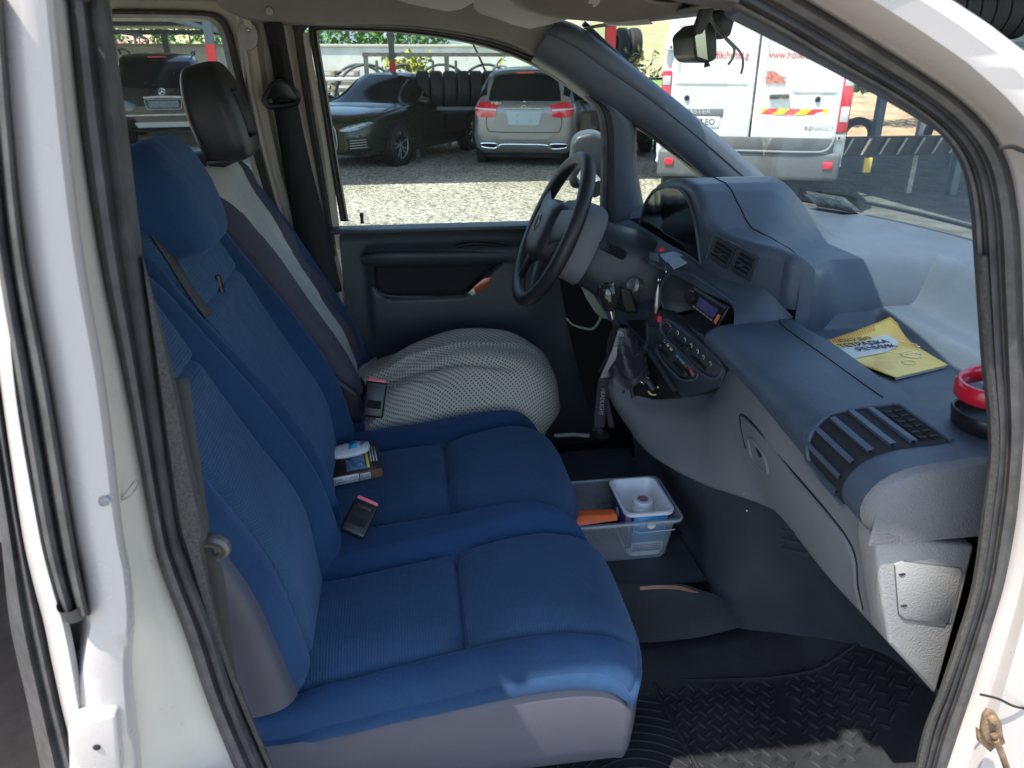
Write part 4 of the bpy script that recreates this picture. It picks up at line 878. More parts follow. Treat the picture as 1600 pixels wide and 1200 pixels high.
# ---- far A pillar trim, mirror triangle, quarter light
def QP(u, v, k): return Q(u, v, y=2.13+.0*k)
def aY(v): return 2.10+.10*float(sst(0, 340, v))
def qa(u, v, o=0): return Q(u, v, y=aY(v)+o)
up_ = [(868, 32), (905, 46), (960, 86), (1010, 124), (1080, 180), (1150, 240), (1220, 302)]
lo_ = [(832, 92), (880, 122), (930, 160), (985, 190), (1020, 212), (1070, 252), (1120, 296)]
def band(name, a, b, prof, m, n=40, **k):
    A, B = cr(a, n), cr(b, n); return MB().grid([[qa(*(p+(q-p)*t), -d) for t, d in prof] for p, q in zip(A, B)]).build(name, m, VAN, **k)
band('a_pillar_trim', up_, lo_, [(-.06, -.05), (0, 0), (.12, .018), (.3, .024), (.34, .021), (.38, .024), (.75, .022), (.93, .010), (1.0, -.01), (1.08, -.06)], K['pill'], angle=50)
pa = [(925, 150), (945, 172), (952, 210), (952, 280), (950, 355)]; pb = [(975, 178), (988, 194), (990, 225), (992, 270), (1004, 345)]
band('mirror_post', pa, pb, [(-.1, -.05), (0, .0), (.2, .012), (.5, .015), (.8, .010), (1., -.004), (1.12, -.05)], K['pill'])
band('window_post_seal', [(p[0]-14, p[1]) for p in pa], [(p[0]-1, p[1]) for p in pa], [(0, 0), (.3, .012), (.7, .01), (1, -.01)], K['rub'])
band('quarter_light_sill', [(985, 322), (1003, 320), (1020, 316)], [(985, 350), (1005, 348), (1030, 344)], [(0, -.02), (.3, .01), (.7, .02), (1, .0)], K['pill'])
g = MB(); g.add([qa(975, 150, .03), qa(1180, 300, .03), qa(1060, 360, .03), qa(975, 360, .03)], [(0, 1, 2, 3)]); g.build('quarter_light', K['gls'], VAN)
tr = MB().tube([qa(u, v, .012) for u, v in [(988, 190), (1030, 222), (1085, 262), (1115, 290)]], .005, 8, res=30); tr.build('quarter_light_seal', K['rub'], VAN)
# ---- windscreen: curved glass from base to header
def ws(s, t):               # s 0..1 near->far, t 0..1 base->header
    y = .78+s*1.44; c = 1-((y-1.5)/.72)**2; xb = 1.13+.21*c; xh = .50+.10*c
    return (xb+(xh-xb)*t, y+(1.5-y)*.08*t, 1.255+(1.745-1.255)*t)
MB().grid([[ws(s, t) for t in np.linspace(0, 1, 12)] for s in np.linspace(0, 1, 30)]).build('windscreen', K['wsg'], VAN)
MB().tube([Vector(ws(s, .012))+Vector((0, 0, -.004)) for s in np.linspace(0, 1, 40)], .008, 8).build('windscreen_seal', K['rub'], VAN)
MB().tube([Vector(ws(1, t))+Vector((0, .004, 0)) for t in np.linspace(0, 1, 20)], .008, 8).build('windscreen_side_seal', K['rub'], VAN)
st_ = MB(); st_.grid([[Vector(ws(s, t))+Vector((-.004, 0, -.003)) for t in (.02, .10)] for s in (.80, .845, .89)]); st_.build('toll_sticker', mat('sticker_back', (.42, .46, .48), .6, var=.5, vs_=60, bump=.1), VAN)
# outside: cowl, wipers, bonnet front, near A pillar (hidden by the seal), header
mb = MB().loft([[Vector(ws(s, 0))+Vector((dx, 0, dz)) for s in np.linspace(0, 1, 9)] for dx, dz in ((-.0, -.012), (.06, -.03), (.14, -.045), (.5, -.16), (.9, -.40), (1.0, -.70))], 14, 30); mb.build('bonnet', K['paint'], VAN)
for k, (s0, s1) in enumerate(((.30, .78), (.02, .42))):
    P0 = [Vector(ws(s, .055+.02*abs(s-s0)))+Vector((.012, 0, .012)) for s in np.linspace(s0, s1, 12)]
    w = MB().tube(P0, .0055, 6); w2 = w.build('wiper_blade', K['blk'], VAN)
    a = MB().tube([Vector(ws((s0+s1)/2, .06))+Vector((.02, 0, .02)), Vector(ws(s0+.1, .02))+Vector((.045, 0, .02)), Vector(ws(s0, 0))+Vector((.07, 0, .0))], .006, 6, res=12); a.build('wiper_arm', K['blk'], w2)
mb = MB().tube([Q(1160, -20, y=.79), Q(1330, 70, y=.79), Q(1490, 165, y=.79), (.80, .79, 1.50), (1.17, .79, 1.25)], .03, 10, res=24); mb.build('near_a_pillar', K['pill'], VAN)
mb = MB(); mb.loft([[(.45, y, 1.80), (.64+.10*(1-((y-1.5)/.75)**2), y, 1.785), (.68+.10*(1-((y-1.5)/.75)**2), y, 1.755), (.50, y, 1.73)] for y in np.linspace(.84, 2.16, 12)], 24, 12); mb.build('windscreen_header', K['head'], VAN, solid=.006)
# driver's exterior mirror seen through the window
mb = MB(); c = Q(915, 250, y=2.42)
mb.prism([c+Vector((a_, 0, b_)) for a_, b_ in ((-.03, .075), (.02, .085), (.06, .07), (.065, -.08), (.03, -.095), (-.045, -.09), (-.055, -.06), (-.048, .05))], (.03, .15, 0), .018, True, 3); mo = mb.build('door_mirror', K['dashd'], VAN)
MB().tube([c+Vector((.0, 0, -.05)), c+Vector((.02, -.08, -.08))], .03, 8).build('mirror_stalk', K['dashl'], mo)
# ---- sun visors, console with lamp
def pad(name, pts, th, m, n=0, parent=VAN, bev=.008):
    mb = MB(); plate(mb, pts, th, bev); return mb.build(name, m, parent, 60)
V1 = [Q(u, v, z=z) for u, v, z in [(560, -40, 1.735), (600, -4, 1.715), (640, 6, 1.71), (690, 17, 1.705), (716, 17, 1.705), (745, 4, 1.71), (775, -20, 1.72)]]
VM = mat('visor_vinyl', (.52, .50, .44), .75, bump=.4, bs=400, var=.05)
def visor(label_pts, y0):
    P = [Q(u, v, y=y) for u, v, y in label_pts]; mb = MB(); plate(mb, P, .02, .007); return mb.build('sun_visor', VM, VAN, 60)
visor([(575, -30, 1.92), (600, -3, 1.93), (640, 7, 1.93), (700, 20, 1.90), (722, 16, 1.86), (752, 0, 1.78), (770, -30, 1.70)], 0)
visor([(735, -20, 1.80), (738, 14, 1.84), (748, 24, 1.85), (800, 38, 1.86), (828, 47, 1.84), (862, 40, 1.72), (905, 28, 1.56), (935, 10, 1.46), (930, -30, 1.46)], 0)
mb = MB(); r0 = []
for k, (u, y) in enumerate(((850, 1.66), (880, 1.60), (930, 1.54), (990, 1.48), (1035, 1.42), (1052, 1.36))):
    vb = (20, 28, 33, 35, 26, 6)[k]; p = Q(u, vb, y=y); r0.append([p+Vector((-.10, 0, .06)), p+Vector((-.06, 0, .012)), p+Vector((-.015, 0, 0)), p+Vector((.03, .02, .01)), p+Vector((.06, .04, .07))])
mb.loft(r0, 30, 16).build('overhead_console', mat('console_grey', (.20, .17, .15), .6, bump=.3, bs=400), VAN, solid=.004)
mb = MB(); plate(mb, [Q(u, v, y=y)+Vector((-.01, -.01, -.006)) for u, v, y in [(945, 27, 1.52), (975, 20, 1.50), (1018, 24, 1.44), (1025, 30, 1.43), (990, 33, 1.47), (955, 33, 1.51)]], .006, .001); mb.build('reading_lamp', K['cl'], VAN)
# interior mirror with spectacles hooked on it and a dash camera box behind
mp = lambda u, v, y=1.40: Q(u, v, y=y)
mb = MB(); mb.prism([mp(u, v, 1.33) for u, v in [(1083, 58), (1087, 50), (1103, 36), (1112, 35), (1120, 40), (1121, 88), (1117, 94), (1104, 99), (1092, 96), (1086, 88)]], (.004, .12, 0), .005, True, 3); im = mb.build('interior_mirror', K['blk'], VAN)
MB().prism([mp(1086, 57, 1.328), mp(1101, 42, 1.328), mp(1106, 94, 1.328), mp(1090, 88, 1.328)], (0, .004, 0)).build('mirror_glass', mat('mirror_silver', (.32, .36, .34), .05, 1), im)
MB().tube([mp(1104, 98, 1.34), mp(1105, 104, 1.34)], [.004, .006], 8).build('mirror_lever', K['blk'], im)
mb = MB(); mb.prism([mp(1115, 20, 1.44), mp(1128, 13, 1.44), mp(1150, 28, 1.44), mp(1142, 56, 1.44), mp(1128, 62, 1.44), mp(1120, 58, 1.44)], (0, .05, 0), .004); tag(mb.build('dash_camera', K['blk']), 'small black box camera on the windscreen behind the interior mirror', 'camera')
sg = thing('spectacles', 'dark framed spectacles hooked over the interior mirror, arms hanging down', 'spectacles', mp(1100, 50, 1.32))
mb = MB(); mb.prism([mp(1081, 44, 1.325), mp(1092, 12, 1.325), (mp(1103, 3, 1.325)), mp(1110, 8, 1.325), mp(1104, 30, 1.325), mp(1091, 53, 1.325), mp(1084, 55, 1.325)], (.006, -.006, 0), .002); mb.build('lens', K['lthr'], sg)
for r_ in ([(1106, 20), (1118, 42), (1135, 62), (1147, 76), (1145, 90), (1138, 101)], [(1106, 24), (1122, 48), (1142, 66), (1158, 84), (1161, 100), (1158, 116)]):
    MB().tube([mp(u, v, 1.322) for u, v in r_], .0022, 6, res=24).build('arm', K['dashl'], sg)
# ================================================================== seats
def G_(d, w, a): return a*np.exp(-(d/w)**2)
# --- bench cushion: height field over x (rear->nose) and y (near->far), both noses rounded, then a vinyl skirt
YN, YM, YF = .893, 1.265, 1.775
def seam_c(x): return 1.19+.045*float(sst(-.2, .34, x))               # near edge of the middle ridge
def seam_c2(x): return 1.325+.0*x
def nose(y):                                                            # front edge, two lobes
    a = .360-.035*abs((y-1.08)/.19)**4 if y < 1.29 else .354-.09*abs((y-1.545)/.25)**3.6
    return max(a, .28)
def top(x, y):
    z = .752+.012*float(sst(-.1, .05, x))+.028*float(sst(-.05, .20, x))*float(sst(.36, .22, x))
    rib = 0; xc = .060
    z += .010*math.exp(-((x+.06)/.07)**2)                              # rear pad swells
    # ridges and seams
    s1, s2 = seam_c(x), seam_c2(x)
    n1 = .945+.006*math.exp(-((x-.06)/.15)**2)
    f1 = 1.675+.045*float(sst(.05, .3, x))
    if n1 < y < s1 or s2 < y < f1: rib = 1
    fr = float(sst(.40, .33, x))
    z += .024*float(sst(s1, s1+.035, y))*float(sst(s2+.012, s2-.03, y))*fr
    z += .024*float(sst(f1, f1+.035, y))
    z -= (.016*float(sst(.10, -.22, x))+.016*float(sst(-.16, -.23, x)))*float(sst(1.02, .93, y))
    z -= .012*math.exp(-((y-n1)/.007)**2)+.012*math.exp(-((y-s1)/.007)**2)+.012*math.exp(-((y-s2)/.007)**2)+.012*math.exp(-((y-f1)/.008)**2)
    if rib:
        m = min(y-n1, s1-y) if y < s1 else min(y-s2, f1-y)
        z += .010*float(sst(0, .06, m)); z -= .020*math.exp(-((x-xc-.06*(y-1.2)*(.15))/.008)**2)*float(sst(-.002, .015, m))
        z -= .010*math.exp(-((x-xc)/.03)**2)*float(sst(0, .02, m))
    return z, rib
ny, nx = 150, 190; G = []; A = []; SK = []
r = .055
def cush(i, j):
    # j: 0..1 along y incl. rounding down both sides; i: along x incl. nose
    y = YN+(YF-YN)*j; return y
for j in range(ny):
    t = j/(ny-1); y = YN+(YF-YN)*t
    dn = y-YN; df = YF-y; row = []; ar = []
    for i in range(nx):
        s = i/(nx-1); xn = nose(y)
        x = -.33+(xn+.33)*s
        z, rb = top(x, y)
        d = min(dn, .045); z -= .045-math.sqrt(max(0, .045**2-(.045-d)**2)) if dn < .045 else 0
        d = min(df, .04); z -= .04-math.sqrt(max(0, .04**2-(.04-d)**2)) if df < .04 else 0
        dx = xn-x; rr = .055
        if dx < rr: z -= (rr-math.sqrt(max(0, rr*rr-(rr-dx)**2)))*.9
        row.append((x, y, z)); ar.append(rb if dx > .004 else 0)
    G.append(row); A.append(ar)
mb = MB(); G = np.array(G)
mb.grid(G, attr=A, flip=True)
# blue roll just below the near edge and round the nose, then the vinyl
edge = [tuple(p) for p in G[0, ::-1]][::-1]; front = [tuple(p) for p in G[:, -1]]
ring = edge+front[1:]                                                   # near edge rear->nose, then along the front to the far side
ring = [ring[k] for k in range(0, len(ring), 2)]
def out(k):
    a, b = ring[max(0, k-1)], ring[min(len(ring)-1, k+1)]; t = Vector((b[0]-a[0], b[1]-a[1], 0)); t.normalize() if t.length else None
    return Vector((t.y, -t.x, 0))
blue_d = lambda x, y: .002+.018*float(sst(-.222, -.180, x))+.008*float(sst(-.15, .25, x))
R1 = []
NO = [out(k) for k in range(len(ring))]
for q in range(4): NO = [((NO[max(0, k-1)]+NO[k]*2+NO[min(len(NO)-1, k+1)])/4).normalized() for k in range(len(NO))]
for dz, do in ((0, 0), (.25, .005), (.6, .009), (1, .007), (1.05, -.004)):
    R1.append([Vector(p)+NO[k]*do+Vector((0, 0, -dz*blue_d(p[0], p[1]))) for k, p in enumerate(ring)])
mb.grid(R1, flip=False)
mb.build('bench_cushion', K['bluef'], VAN, 60)
sk = MB(); R2 = []
for q, (z, do) in enumerate(((.0, -.010), (-.006, -.001), (-.03, .004), (-.10, .004), (-.17, .000), (-.208, -.006), (-.225, -.016), (-.235, -.05))):
    row = []
    for k, p in enumerate(ring):
        z0 = p[2]-blue_d(p[0], p[1])*1.0; zz = z0+(.525-z0)*min(1.02, z/-.225)
        row.append(Vector((p[0], p[1], zz))+NO[k]*do)
    R2.append(row)
sk.grid(R2); sk.build('bench_valance', K['vinyl'], VAN, 60)
MB().box((.0, 1.3, .46), (.56, .62, .10), bev=.01).build('bench_base', K['blkm'], VAN)
# --- backrests
BP = [(-.190, .735), (-.205, .83), (-.232, .95), (-.285, 1.075), (-.347, 1.20), (-.408, 1.32), (-.455, 1.43), (-.475, 1.50)]
BPc = cr(BP, 200)
def bx(z): return float(np.interp(z, BPc[:, 1], BPc[:, 0]))
def backrest(name, y0, y1, ztop, b0, b1, split, m, depth=.10, lab=None, col=None):
    """y0,y1 side faces; b0,b1 inner edges of the two bolsters; split = height of the cross seam"""
    ny, nz = 90, 130; G = []; A = []; w = y1-y0
    for j in range(ny):
        t = j/(ny-1); y = y0+w*t; row = []; ar = []
        for i in range(nz):
            s = i/(nz-1)
            zt = ztop-.10*abs(2*t-1)**3.5
            z = .725+(zt-.725)*s
            x = bx(z); low = .5+.5*float(sst(1.36, .95, z))
            yb0 = b0-.03*float(sst(1.0, 1.35, z)); yb1 = b1+.03*float(sst(1.0, 1.35, z))
            bol = 0
            if y < yb0: bol = float(sst(yb0, yb0-.05, y))
            if y > yb1: bol = float(sst(yb1, yb1+.05, y))
            x += (.048 if (y > yb1 or y0 > 1.0) else .006)*bol*low*float(sst(.70, .82, z)) 
            rib = 1 if (yb0 < y < yb1) else 0
            x += .016*math.exp(-((z-.93)/.12)**2)*rib
            x -= .010*math.exp(-((y-yb0)/.007)**2)+.010*math.exp(-((y-yb1)/.007)**2)
            if rib: x -= .012*math.exp(-((z-split)/.006)**2)
            # rounded outer edges
            e = min(y-y0, y1-y); rr = .045
            if e < rr: x -= (rr-math.sqrt(max(0, rr*rr-(rr-e)**2)))
            et = (zt-z); rt_ = .05
            if et < rt_: x -= rt_-math.sqrt(max(0, rt_*rt_-(rt_-et)**2))
            if z < .76: x -= .5*(.76-z)
            row.append((x, y, z)); ar.append(2*rib if abs(z-split) > .004 else 0)
        G.append(row); A.append(ar)
    G = np.array(G); mb = MB().grid(G, attr=A)
    # sides and top as a return running backward
    rim = [tuple(p) for p in G[0]]+[tuple(p) for p in G[1:, -1]]+[tuple(p) for p in G[-1, ::-1][1:]]
    o = mb.build(name, m, VAN, 60)
    if lab: o['label'] = lab
    sh = MB(); rows = [[Vector(p)+Vector((-d, 0, -d*.25*0)) for p in rim] for d in (0, .02, .06, depth, depth+.02)]
    cx = Vector((0, (y0+y1)/2, 0))
    rows.append([Vector((p[0]-depth-.03, (y0+y1)/2+(p[1]-(y0+y1)/2)*.8, p[2]-.02)) for p in rim])
    sh.grid(rows, flip=True); sh.build('backrest_shell', col or m, o, 60)
    return o
b1 = backrest('bench_backrest', .915, 1.262, 1.42, .985, 1.185, 1.205, K['bluef'], .11, None, K['vinyl'])
b2 = backrest('bench_backrest', 1.272, 1.725, 1.43, 1.345, 1.645, 1.235, K['bluef'], .11, None, K['vinyl'])
# worn vinyl flank of the near backrest
fl = MB(); L = []
for z in np.linspace(.735, 1.38, 24):
    x = bx(z); a = .028+.012*math.sin(z*8)
    w = .16
    x1 = x-.026-(.06*float(sst(1.0, 1.4, z))); 
    L.append([(x1+.006, .922, z), (x1-.006, .902, z), (x1-.03, .893, z-.004), (x1-.07, .893, z-.01), (x1-.12, .897, z-.016), (x1-.15, .912, z-.02)])
fl.loft(L, 50, 16).build('backrest_side_panel', K['vinyl'], VAN, 60)
# headrest of the middle seat
def headrest(name, c, hw, hh, hd, m, lean, y0=None, lab=None, hole=False):
    mb = MB(); G = []
    for i in range(41):
        t = i/40; a = math.pi*t; row = []
        for j in range(64):
            b = 2*math.pi*j/64; sx = math.copysign(abs(math.cos(b))**.42, math.cos(b)); sy = math.copysign(abs(math.sin(b))**.45, math.sin(b))
            q = abs(math.sin(a))**.36
            z = math.copysign(abs(math.cos(a))**.6, math.cos(a)); w = 1-.16*max(0, z)**2-.05*max(0, -z)
            v = Vector((hd*sx*q*(1-.2*max(0, z)), hw*sy*q*w, hh*z)); v = Matrix.Rotation(lean, 3, 'Y') @ v; row.append(Vector(c)+v)
        G.append(row)
    mb.grid(G, cv=True, flip=True); o = mb.build(name, m, VAN, 80)
    if lab: o['label'] = lab
    return o
h = headrest('headrest', (-.428, 1.475, 1.420), .130, .106, .062, K['bluef'], R(-17))
# seams of the headrest
sm = MB().tube([Q(u, v, y=1.40) for u, v in [(245, 236), (268, 262), (285, 300), (296, 345), (302, 378)]], .0012, 5, res=20); sm.build('seam', K['bluef'], h)
# belt lying across the middle backrest and its guide slot
BB = BVHTree.FromPolygons([tuple(v.co) for o_ in (b1, b2) for v in o_.data.vertices], [tuple(i+(0 if o_ is b1 else len(b1.data.vertices)) for i in p.vertices) for o_ in (b1, b2) for p in o_.data.polygons])
def BQ(u, v, off=.006):
    d = (fw + rt*((u-800)/F) + up*((600-v)/F)).normalized(); h_ = BB.ray_cast(Vector((0, 0, H)), d)
    return h_[0]-d*off
bl = MB(); bl.loft([[BQ(u-5, v+4), BQ(u+5, v-4)] for u, v in ((226, 340), (245, 372), (266, 404), (288, 440), (308, 470), (326, 494))], 30, 3) if True else bl.loft([[Q(205+o, 318, y=1.36), Q(217+o, 335, y=1.36)] for o in (0,)]+[[Q(243, 392, y=1.36), Q(252, 385, y=1.37)], [Q(283, 446, y=1.365), Q(290, 438, y=1.375)], [Q(322, 498, y=1.37), Q(329, 492, y=1.375)]], 20, 3); 
bl.build('middle_belt', K['belt'], VAN, solid=.002)
gd = MB().tube([Q(330, 431, y=1.50)+Vector((.012, 0, 0)), Q(337, 452, y=1.5)+Vector((.010, 0, 0)), Q(345, 474, y=1.5)+Vector((.006, 0, 0))], .0065, 8); gd.build('belt_loop', K['blk'], VAN)
# --- driver seat
YD0, YD1 = 1.79, 2.175
mb = MB(); G = []
for j in range(60):
    t = j/59; y = YD0+(YD1-YD0)*t; row = []
    for i in range(60):
        s = i/59; xn = .375-.06*abs(2*t-1)**3; x = -.28+(xn+.28)*s; z = .812-.01*math.sin(math.pi*t)
        e = min(y-YD0, YD1-y); z -= (.05-math.sqrt(max(0, .0025-(.05-e)**2))) if e < .05 else 0
        dx = xn-x; z -= (.07-math.sqrt(max(0, .0049-(.07-dx)**2))) if dx < .07 else 0
        row.append((x, y, z))
    G.append(row)
G = np.array(G); mb.grid(G, flip=True)
ring = [tuple(p) for p in G[0]]+[tuple(p) for p in G[1:, -1]]+[tuple(p) for p in G[-1, ::-1][1:]]
mb.grid([ring, [(p[0], p[1], p[2]-.06) for p in ring], [(p[0]-.01, p[1], .60) for p in ring]]); mb.build('driver_cushion', K['bluef'], VAN, 60)
MB().box((.02, 1.97, .52), (.5, .36, .18), bev=.02).build('driver_seat_base', K['blkm'], VAN)
DP = [(-.165, .80), (-.175, .88), (-.205, .96), (-.29, 1.12), (-.355, 1.25), (-.405, 1.36), (-.43, 1.44)]
DPc = cr(DP, 200)
mb = MB(); G = []
for j in range(50):
    t = j/49; y = YD0+(2.20-YD0)*t; row = []
    for i in range(70):
        s = i/69; zt = 1.445-.11*abs(2*t-1)**3; z = .80+(zt-.80)*s
        x = float(np.interp(z, DPc[:, 1], DPc[:, 0]))+.035*(abs(2*t-1)**1.6)*float(sst(1.42, 1.2, z)); e = min(t, 1-t)*.43
        if e < .05: x -= .05-math.sqrt(max(0, .0025-(.05-e)**2))
        et = zt-z
        if et < .06: x -= .06-math.sqrt(max(0, .0036-(.06-et)**2))
        row.append((x, y, z))
    G.append(row)
G = np.array(G); mb.grid(G); rim = [tuple(p) for p in G[0]]+[tuple(p) for p in G[1:, -1]]+[tuple(p) for p in G[-1, ::-1][1:]]
mb.grid([rim, [(p[0]-.06, p[1], p[2]) for p in rim], [(p[0]-.11, p[1], p[2]-.02) for p in rim]], flip=True)
mb.build('driver_backrest', K['bluef'], VAN, 60)
# black headrest with a hand slot in its flank
dh = MB(); G = []
C_ = Vector((-.425, 1.965, 1.538))
for i in range(81):
    a = math.pi*i/80; row = []
    for j in range(160):
        b = 2*math.pi*j/160; sx = math.copysign(abs(math.cos(b))**.45, math.cos(b)); sy = math.copysign(abs(math.sin(b))**.5, math.sin(b)); q = abs(math.sin(a))**.33
        z = math.copysign(abs(math.cos(a))**.7, math.cos(a)); tp = 1-.22*max(0, z)**1.6
        v = Vector((.060*sx*q*(1-.18*max(0, z)), .115*sy*q*tp, .112*z))
        if v.x > 0: v.x -= .045*float(sst(.056, .048, abs(v.z+.012)))*float(sst(.046, .038, abs(v.y+.01)))
        row.append(C_+Matrix.Rotation(R(-14), 3, 'Y') @ v)
    G.append(row)
dh.grid(G, cv=True, flip=True); hb = dh.build('driver_headrest', K['lthr'], VAN, 80)
RM_ = Matrix.Rotation(R(-14), 3, 'Y'); m_ = MB(); m_.box(C_+RM_ @ Vector((.034, -.008, -.012)), (.030, .062, .096), rot=RM_, bev=.012, seg=3); m_.build('slot_shade_block', K['blkm'], hb)  # black block set in the slot to paint the shade inside it
MB().tube([(-.44, 1.90, 1.43), (-.435, 1.90, 1.38)], .007, 8).build('headrest_post', K['chrome'], VAN)
cp = MB(); plate(cp, [Q(u, v, y=1.86)+Vector((0, 0, -.004)) for u, v in [(322, 250), (350, 247), (366, 252), (350, 259), (326, 257)]], .006, .001); cp.build('headrest_collar', K['blk'], VAN)
# cloth cover pulled over the driver backrest: dark purple with a pale stripe; folds
mb = MB(); G = []; MI = []
for j in range(90):
    t = j/89; y = YD0-.012+(.335)*t; row = []
    for i in range(120):
        s = i/119; z = .86+(1.452-.86-.10*abs(2*(y-YD0)/(2.20-YD0)-1)**3)*s
        x = float(np.interp(z, DPc[:, 1], DPc[:, 0]))+.035*(abs(2*(y-YD0)/(2.20-YD0)-1)**1.6)*float(sst(1.42, 1.2, z))+.010
        e = (y-YD0+.012)
        if e < .055: x -= .055-math.sqrt(max(0, .003025-(.055-e)**2))
        et = (1.452-.10*abs(2*(y-YD0)/(2.20-YD0)-1)**3)-z
        if et < .06: x -= .06-math.sqrt(max(0, .0036-(.06-et)**2))
        x += .0045*math.sin((y*70+z*22)+1.5*math.sin(z*17))*float(sst(.55, .9, t))+.003*math.sin(z*40+y*25)*float(sst(.3, .7, t))
        row.append((x, y, z))
    G.append(row)
G = np.array(G); a, b = G.shape[:2]; V = G.reshape(-1, 3); f1, f2 = [], []
for i in range(a-1):
    for j in range(b-1):
        z = G[i, j, 2]; t = i/89; c = .46+.05*float(sst(1.3, .9, z)); hw_ = .36-.14*float(sst(1.35, .9, z))
        (f2 if abs(t-c) < hw_ and z < 1.425 else f1).append((i*b+j, i*b+j+1, (i+1)*b+j+1, (i+1)*b+j)[::-1])
mb.add(V, f1); mb.mi = 1; mb.f += f2; mb.m += [1]*len(f2); mb.sm += [True]*len(f2)
side = [tuple(p) for p in G[0]]; mb.mi = 0
mb.grid([side, [(p[0]-.05, p[1]-.004, p[2]) for p in side], [(p[0]-.12, p[1], p[2]-.01) for p in side]], flip=True)
tag(mb.build('seat_cover', [K['purp'], K['stripe']], None, 60), 'dark purple cover with a pale grey stripe pulled over the driver seat backrest', 'seat cover')
# vinyl at the foot of the driver backrest
MB().loft([[Q(u, v, y=1.765) for u, v in r] for r in ([(515, 580), (560, 612)], [(522, 610), (566, 630)], [(538, 655), (566, 655)])], 8, 8).build('backrest_hinge_cover', K['lthr'], VAN, solid=.02)
# checked cloth over the driver cushion
def check():
    m = mat('woven_check', (.42, .42, .36), .9, spec=.15); nt = m.node_tree; N = nt.nodes; L = nt.links; b = N['Principled BSDF']
    tc = N.new('ShaderNodeTexCoord'); mp_ = N.new('ShaderNodeMapping'); mp_.inputs['Rotation'].default_value = (0, 0, R(38)); sp_ = N.new('ShaderNodeSeparateXYZ'); L.new(tc.outputs['Object'], sp_.inputs[0]); cb_ = N.new('ShaderNodeCombineXYZ'); a1_ = N.new('ShaderNodeMath'); a1_.operation = 'SUBTRACT'; a2_ = N.new('ShaderNodeMath'); a2_.operation = 'SUBTRACT'; L.new(sp_.outputs[0], a1_.inputs[0]); L.new(sp_.outputs[2], a1_.inputs[1]); L.new(sp_.outputs[1], a2_.inputs[0]); L.new(sp_.outputs[2], a2_.inputs[1]); L.new(a1_.outputs[0], cb_.inputs[0]); L.new(a2_.outputs[0], cb_.inputs[1]); L.new(tc.outputs['UV'], mp_.inputs['Vector'])
    w1 = N.new('ShaderNodeTexWave'); w1.inputs['Scale'].default_value = 40; w1.inputs['Distortion'].default_value = 1.2; w1.inputs['Detail'].default_value = 0
    w2 = N.new('ShaderNodeTexWave'); w2.bands_direction = 'Y'; w2.inputs['Scale'].default_value = 30; w2.inputs['Distortion'].default_value = 1.2; w2.inputs['Detail'].default_value = 0
    L.new(mp_.outputs[0], w1.inputs['Vector']); L.new(mp_.outputs[0], w2.inputs['Vector'])
    mu = N.new('ShaderNodeMath'); mu.operation = 'MULTIPLY'; L.new(w1.outputs['Fac'], mu.inputs[0]); L.new(w2.outputs['Fac'], mu.inputs[1])
    r = N.new('ShaderNodeMapRange'); r.inputs[1].default_value = .30; r.inputs[2].default_value = .62; L.new(mu.outputs[0], r.inputs[0])
    mx = N.new('ShaderNodeMix'); mx.data_type = 'RGBA'; mx.inputs[6].default_value = (.47, .45, .37, 1); mx.inputs[7].default_value = (.055, .053, .045, 1)
    n = N.new('ShaderNodeTexNoise'); n.inputs['Scale'].default_value = 7; L.new(tc.outputs['Object'], n.inputs['Vector'])
    mm = N.new('ShaderNodeMath'); mm.operation = 'MULTIPLY'; mr = N.new('ShaderNodeMapRange'); mr.inputs[1].default_value = .3; mr.inputs[2].default_value = .7; mr.inputs[3].default_value = .6; mr.inputs[4].default_value = 1
    L.new(n.outputs['Fac'], mr.inputs[0]); L.new(r.outputs[0], mm.inputs[0]); L.new(mr.outputs[0], mm.inputs[1]); L.new(mm.outputs[0], mx.inputs[0]); L.new(mx.outputs[2], b.inputs['Base Color'])
    bp = N.new('ShaderNodeBump'); bp.inputs['Strength'].default_value = .6; bp.inputs['Distance'].default_value = .002; bp.invert = True; L.new(mu.outputs[0], bp.inputs['Height']); L.new(bp.outputs[0], b.inputs['Normal'])
    return m
K['check'] = check()
mb = MB(); G = []; n1, n2 = 110, 110
for j in range(n1):
    t = j/(n1-1); row = []; y = 1.785+(2.185-1.785)*t
    for i in range(n2):
        s = i/(n2-1); xn = .415-.10*abs(2*t-1)**2.6; x0 = -.135+.02*math.sin(t*9); x = x0+(xn-x0)*s
        h_ = .036*math.sin(math.pi*min(1, s*.62+.25))**1.2*(.55+.45*math.sin(math.pi*(.15+.7*t)))+.038*float(sst(.10, .55, s))
        z = .846+h_-.035*float(sst(.25, 0, s))
        # folds fanning from the rear
        a = math.atan2(y-1.93, x+.30)
        z += .008*math.sin(a*16+1.2+2*s)*float(sst(.0, .3, s))*float(sst(1, .6, s))+.016*math.exp(-((a-.02-.10*s)/.05)**2)-.017*math.exp(-((a+.14+.03*s)/.028)**2)*float(sst(.95, .6, s))-.014*math.exp(-((a-.20+.1*s)/.035)**2)-.010*math.exp(-((a+.30)/.03)**2)
        z += .003*math.sin(x*60+y*30)*float(sst(.3, 0, s))
        dx = xn-x; rr = .13
        if dx < rr: z -= (rr-math.sqrt(max(0, rr*rr-(rr-dx)**2)))*1.05
        e = y-1.785
        if e < .07: z -= (.07-math.sqrt(max(0, .0049-(.07-e)**2)))*1.5
        e = 2.185-y
        if e < .10: z -= (.10-math.sqrt(max(0, .01-(.10-e)**2)))*.9
        row.append((x, y, z))
    G.append(row)
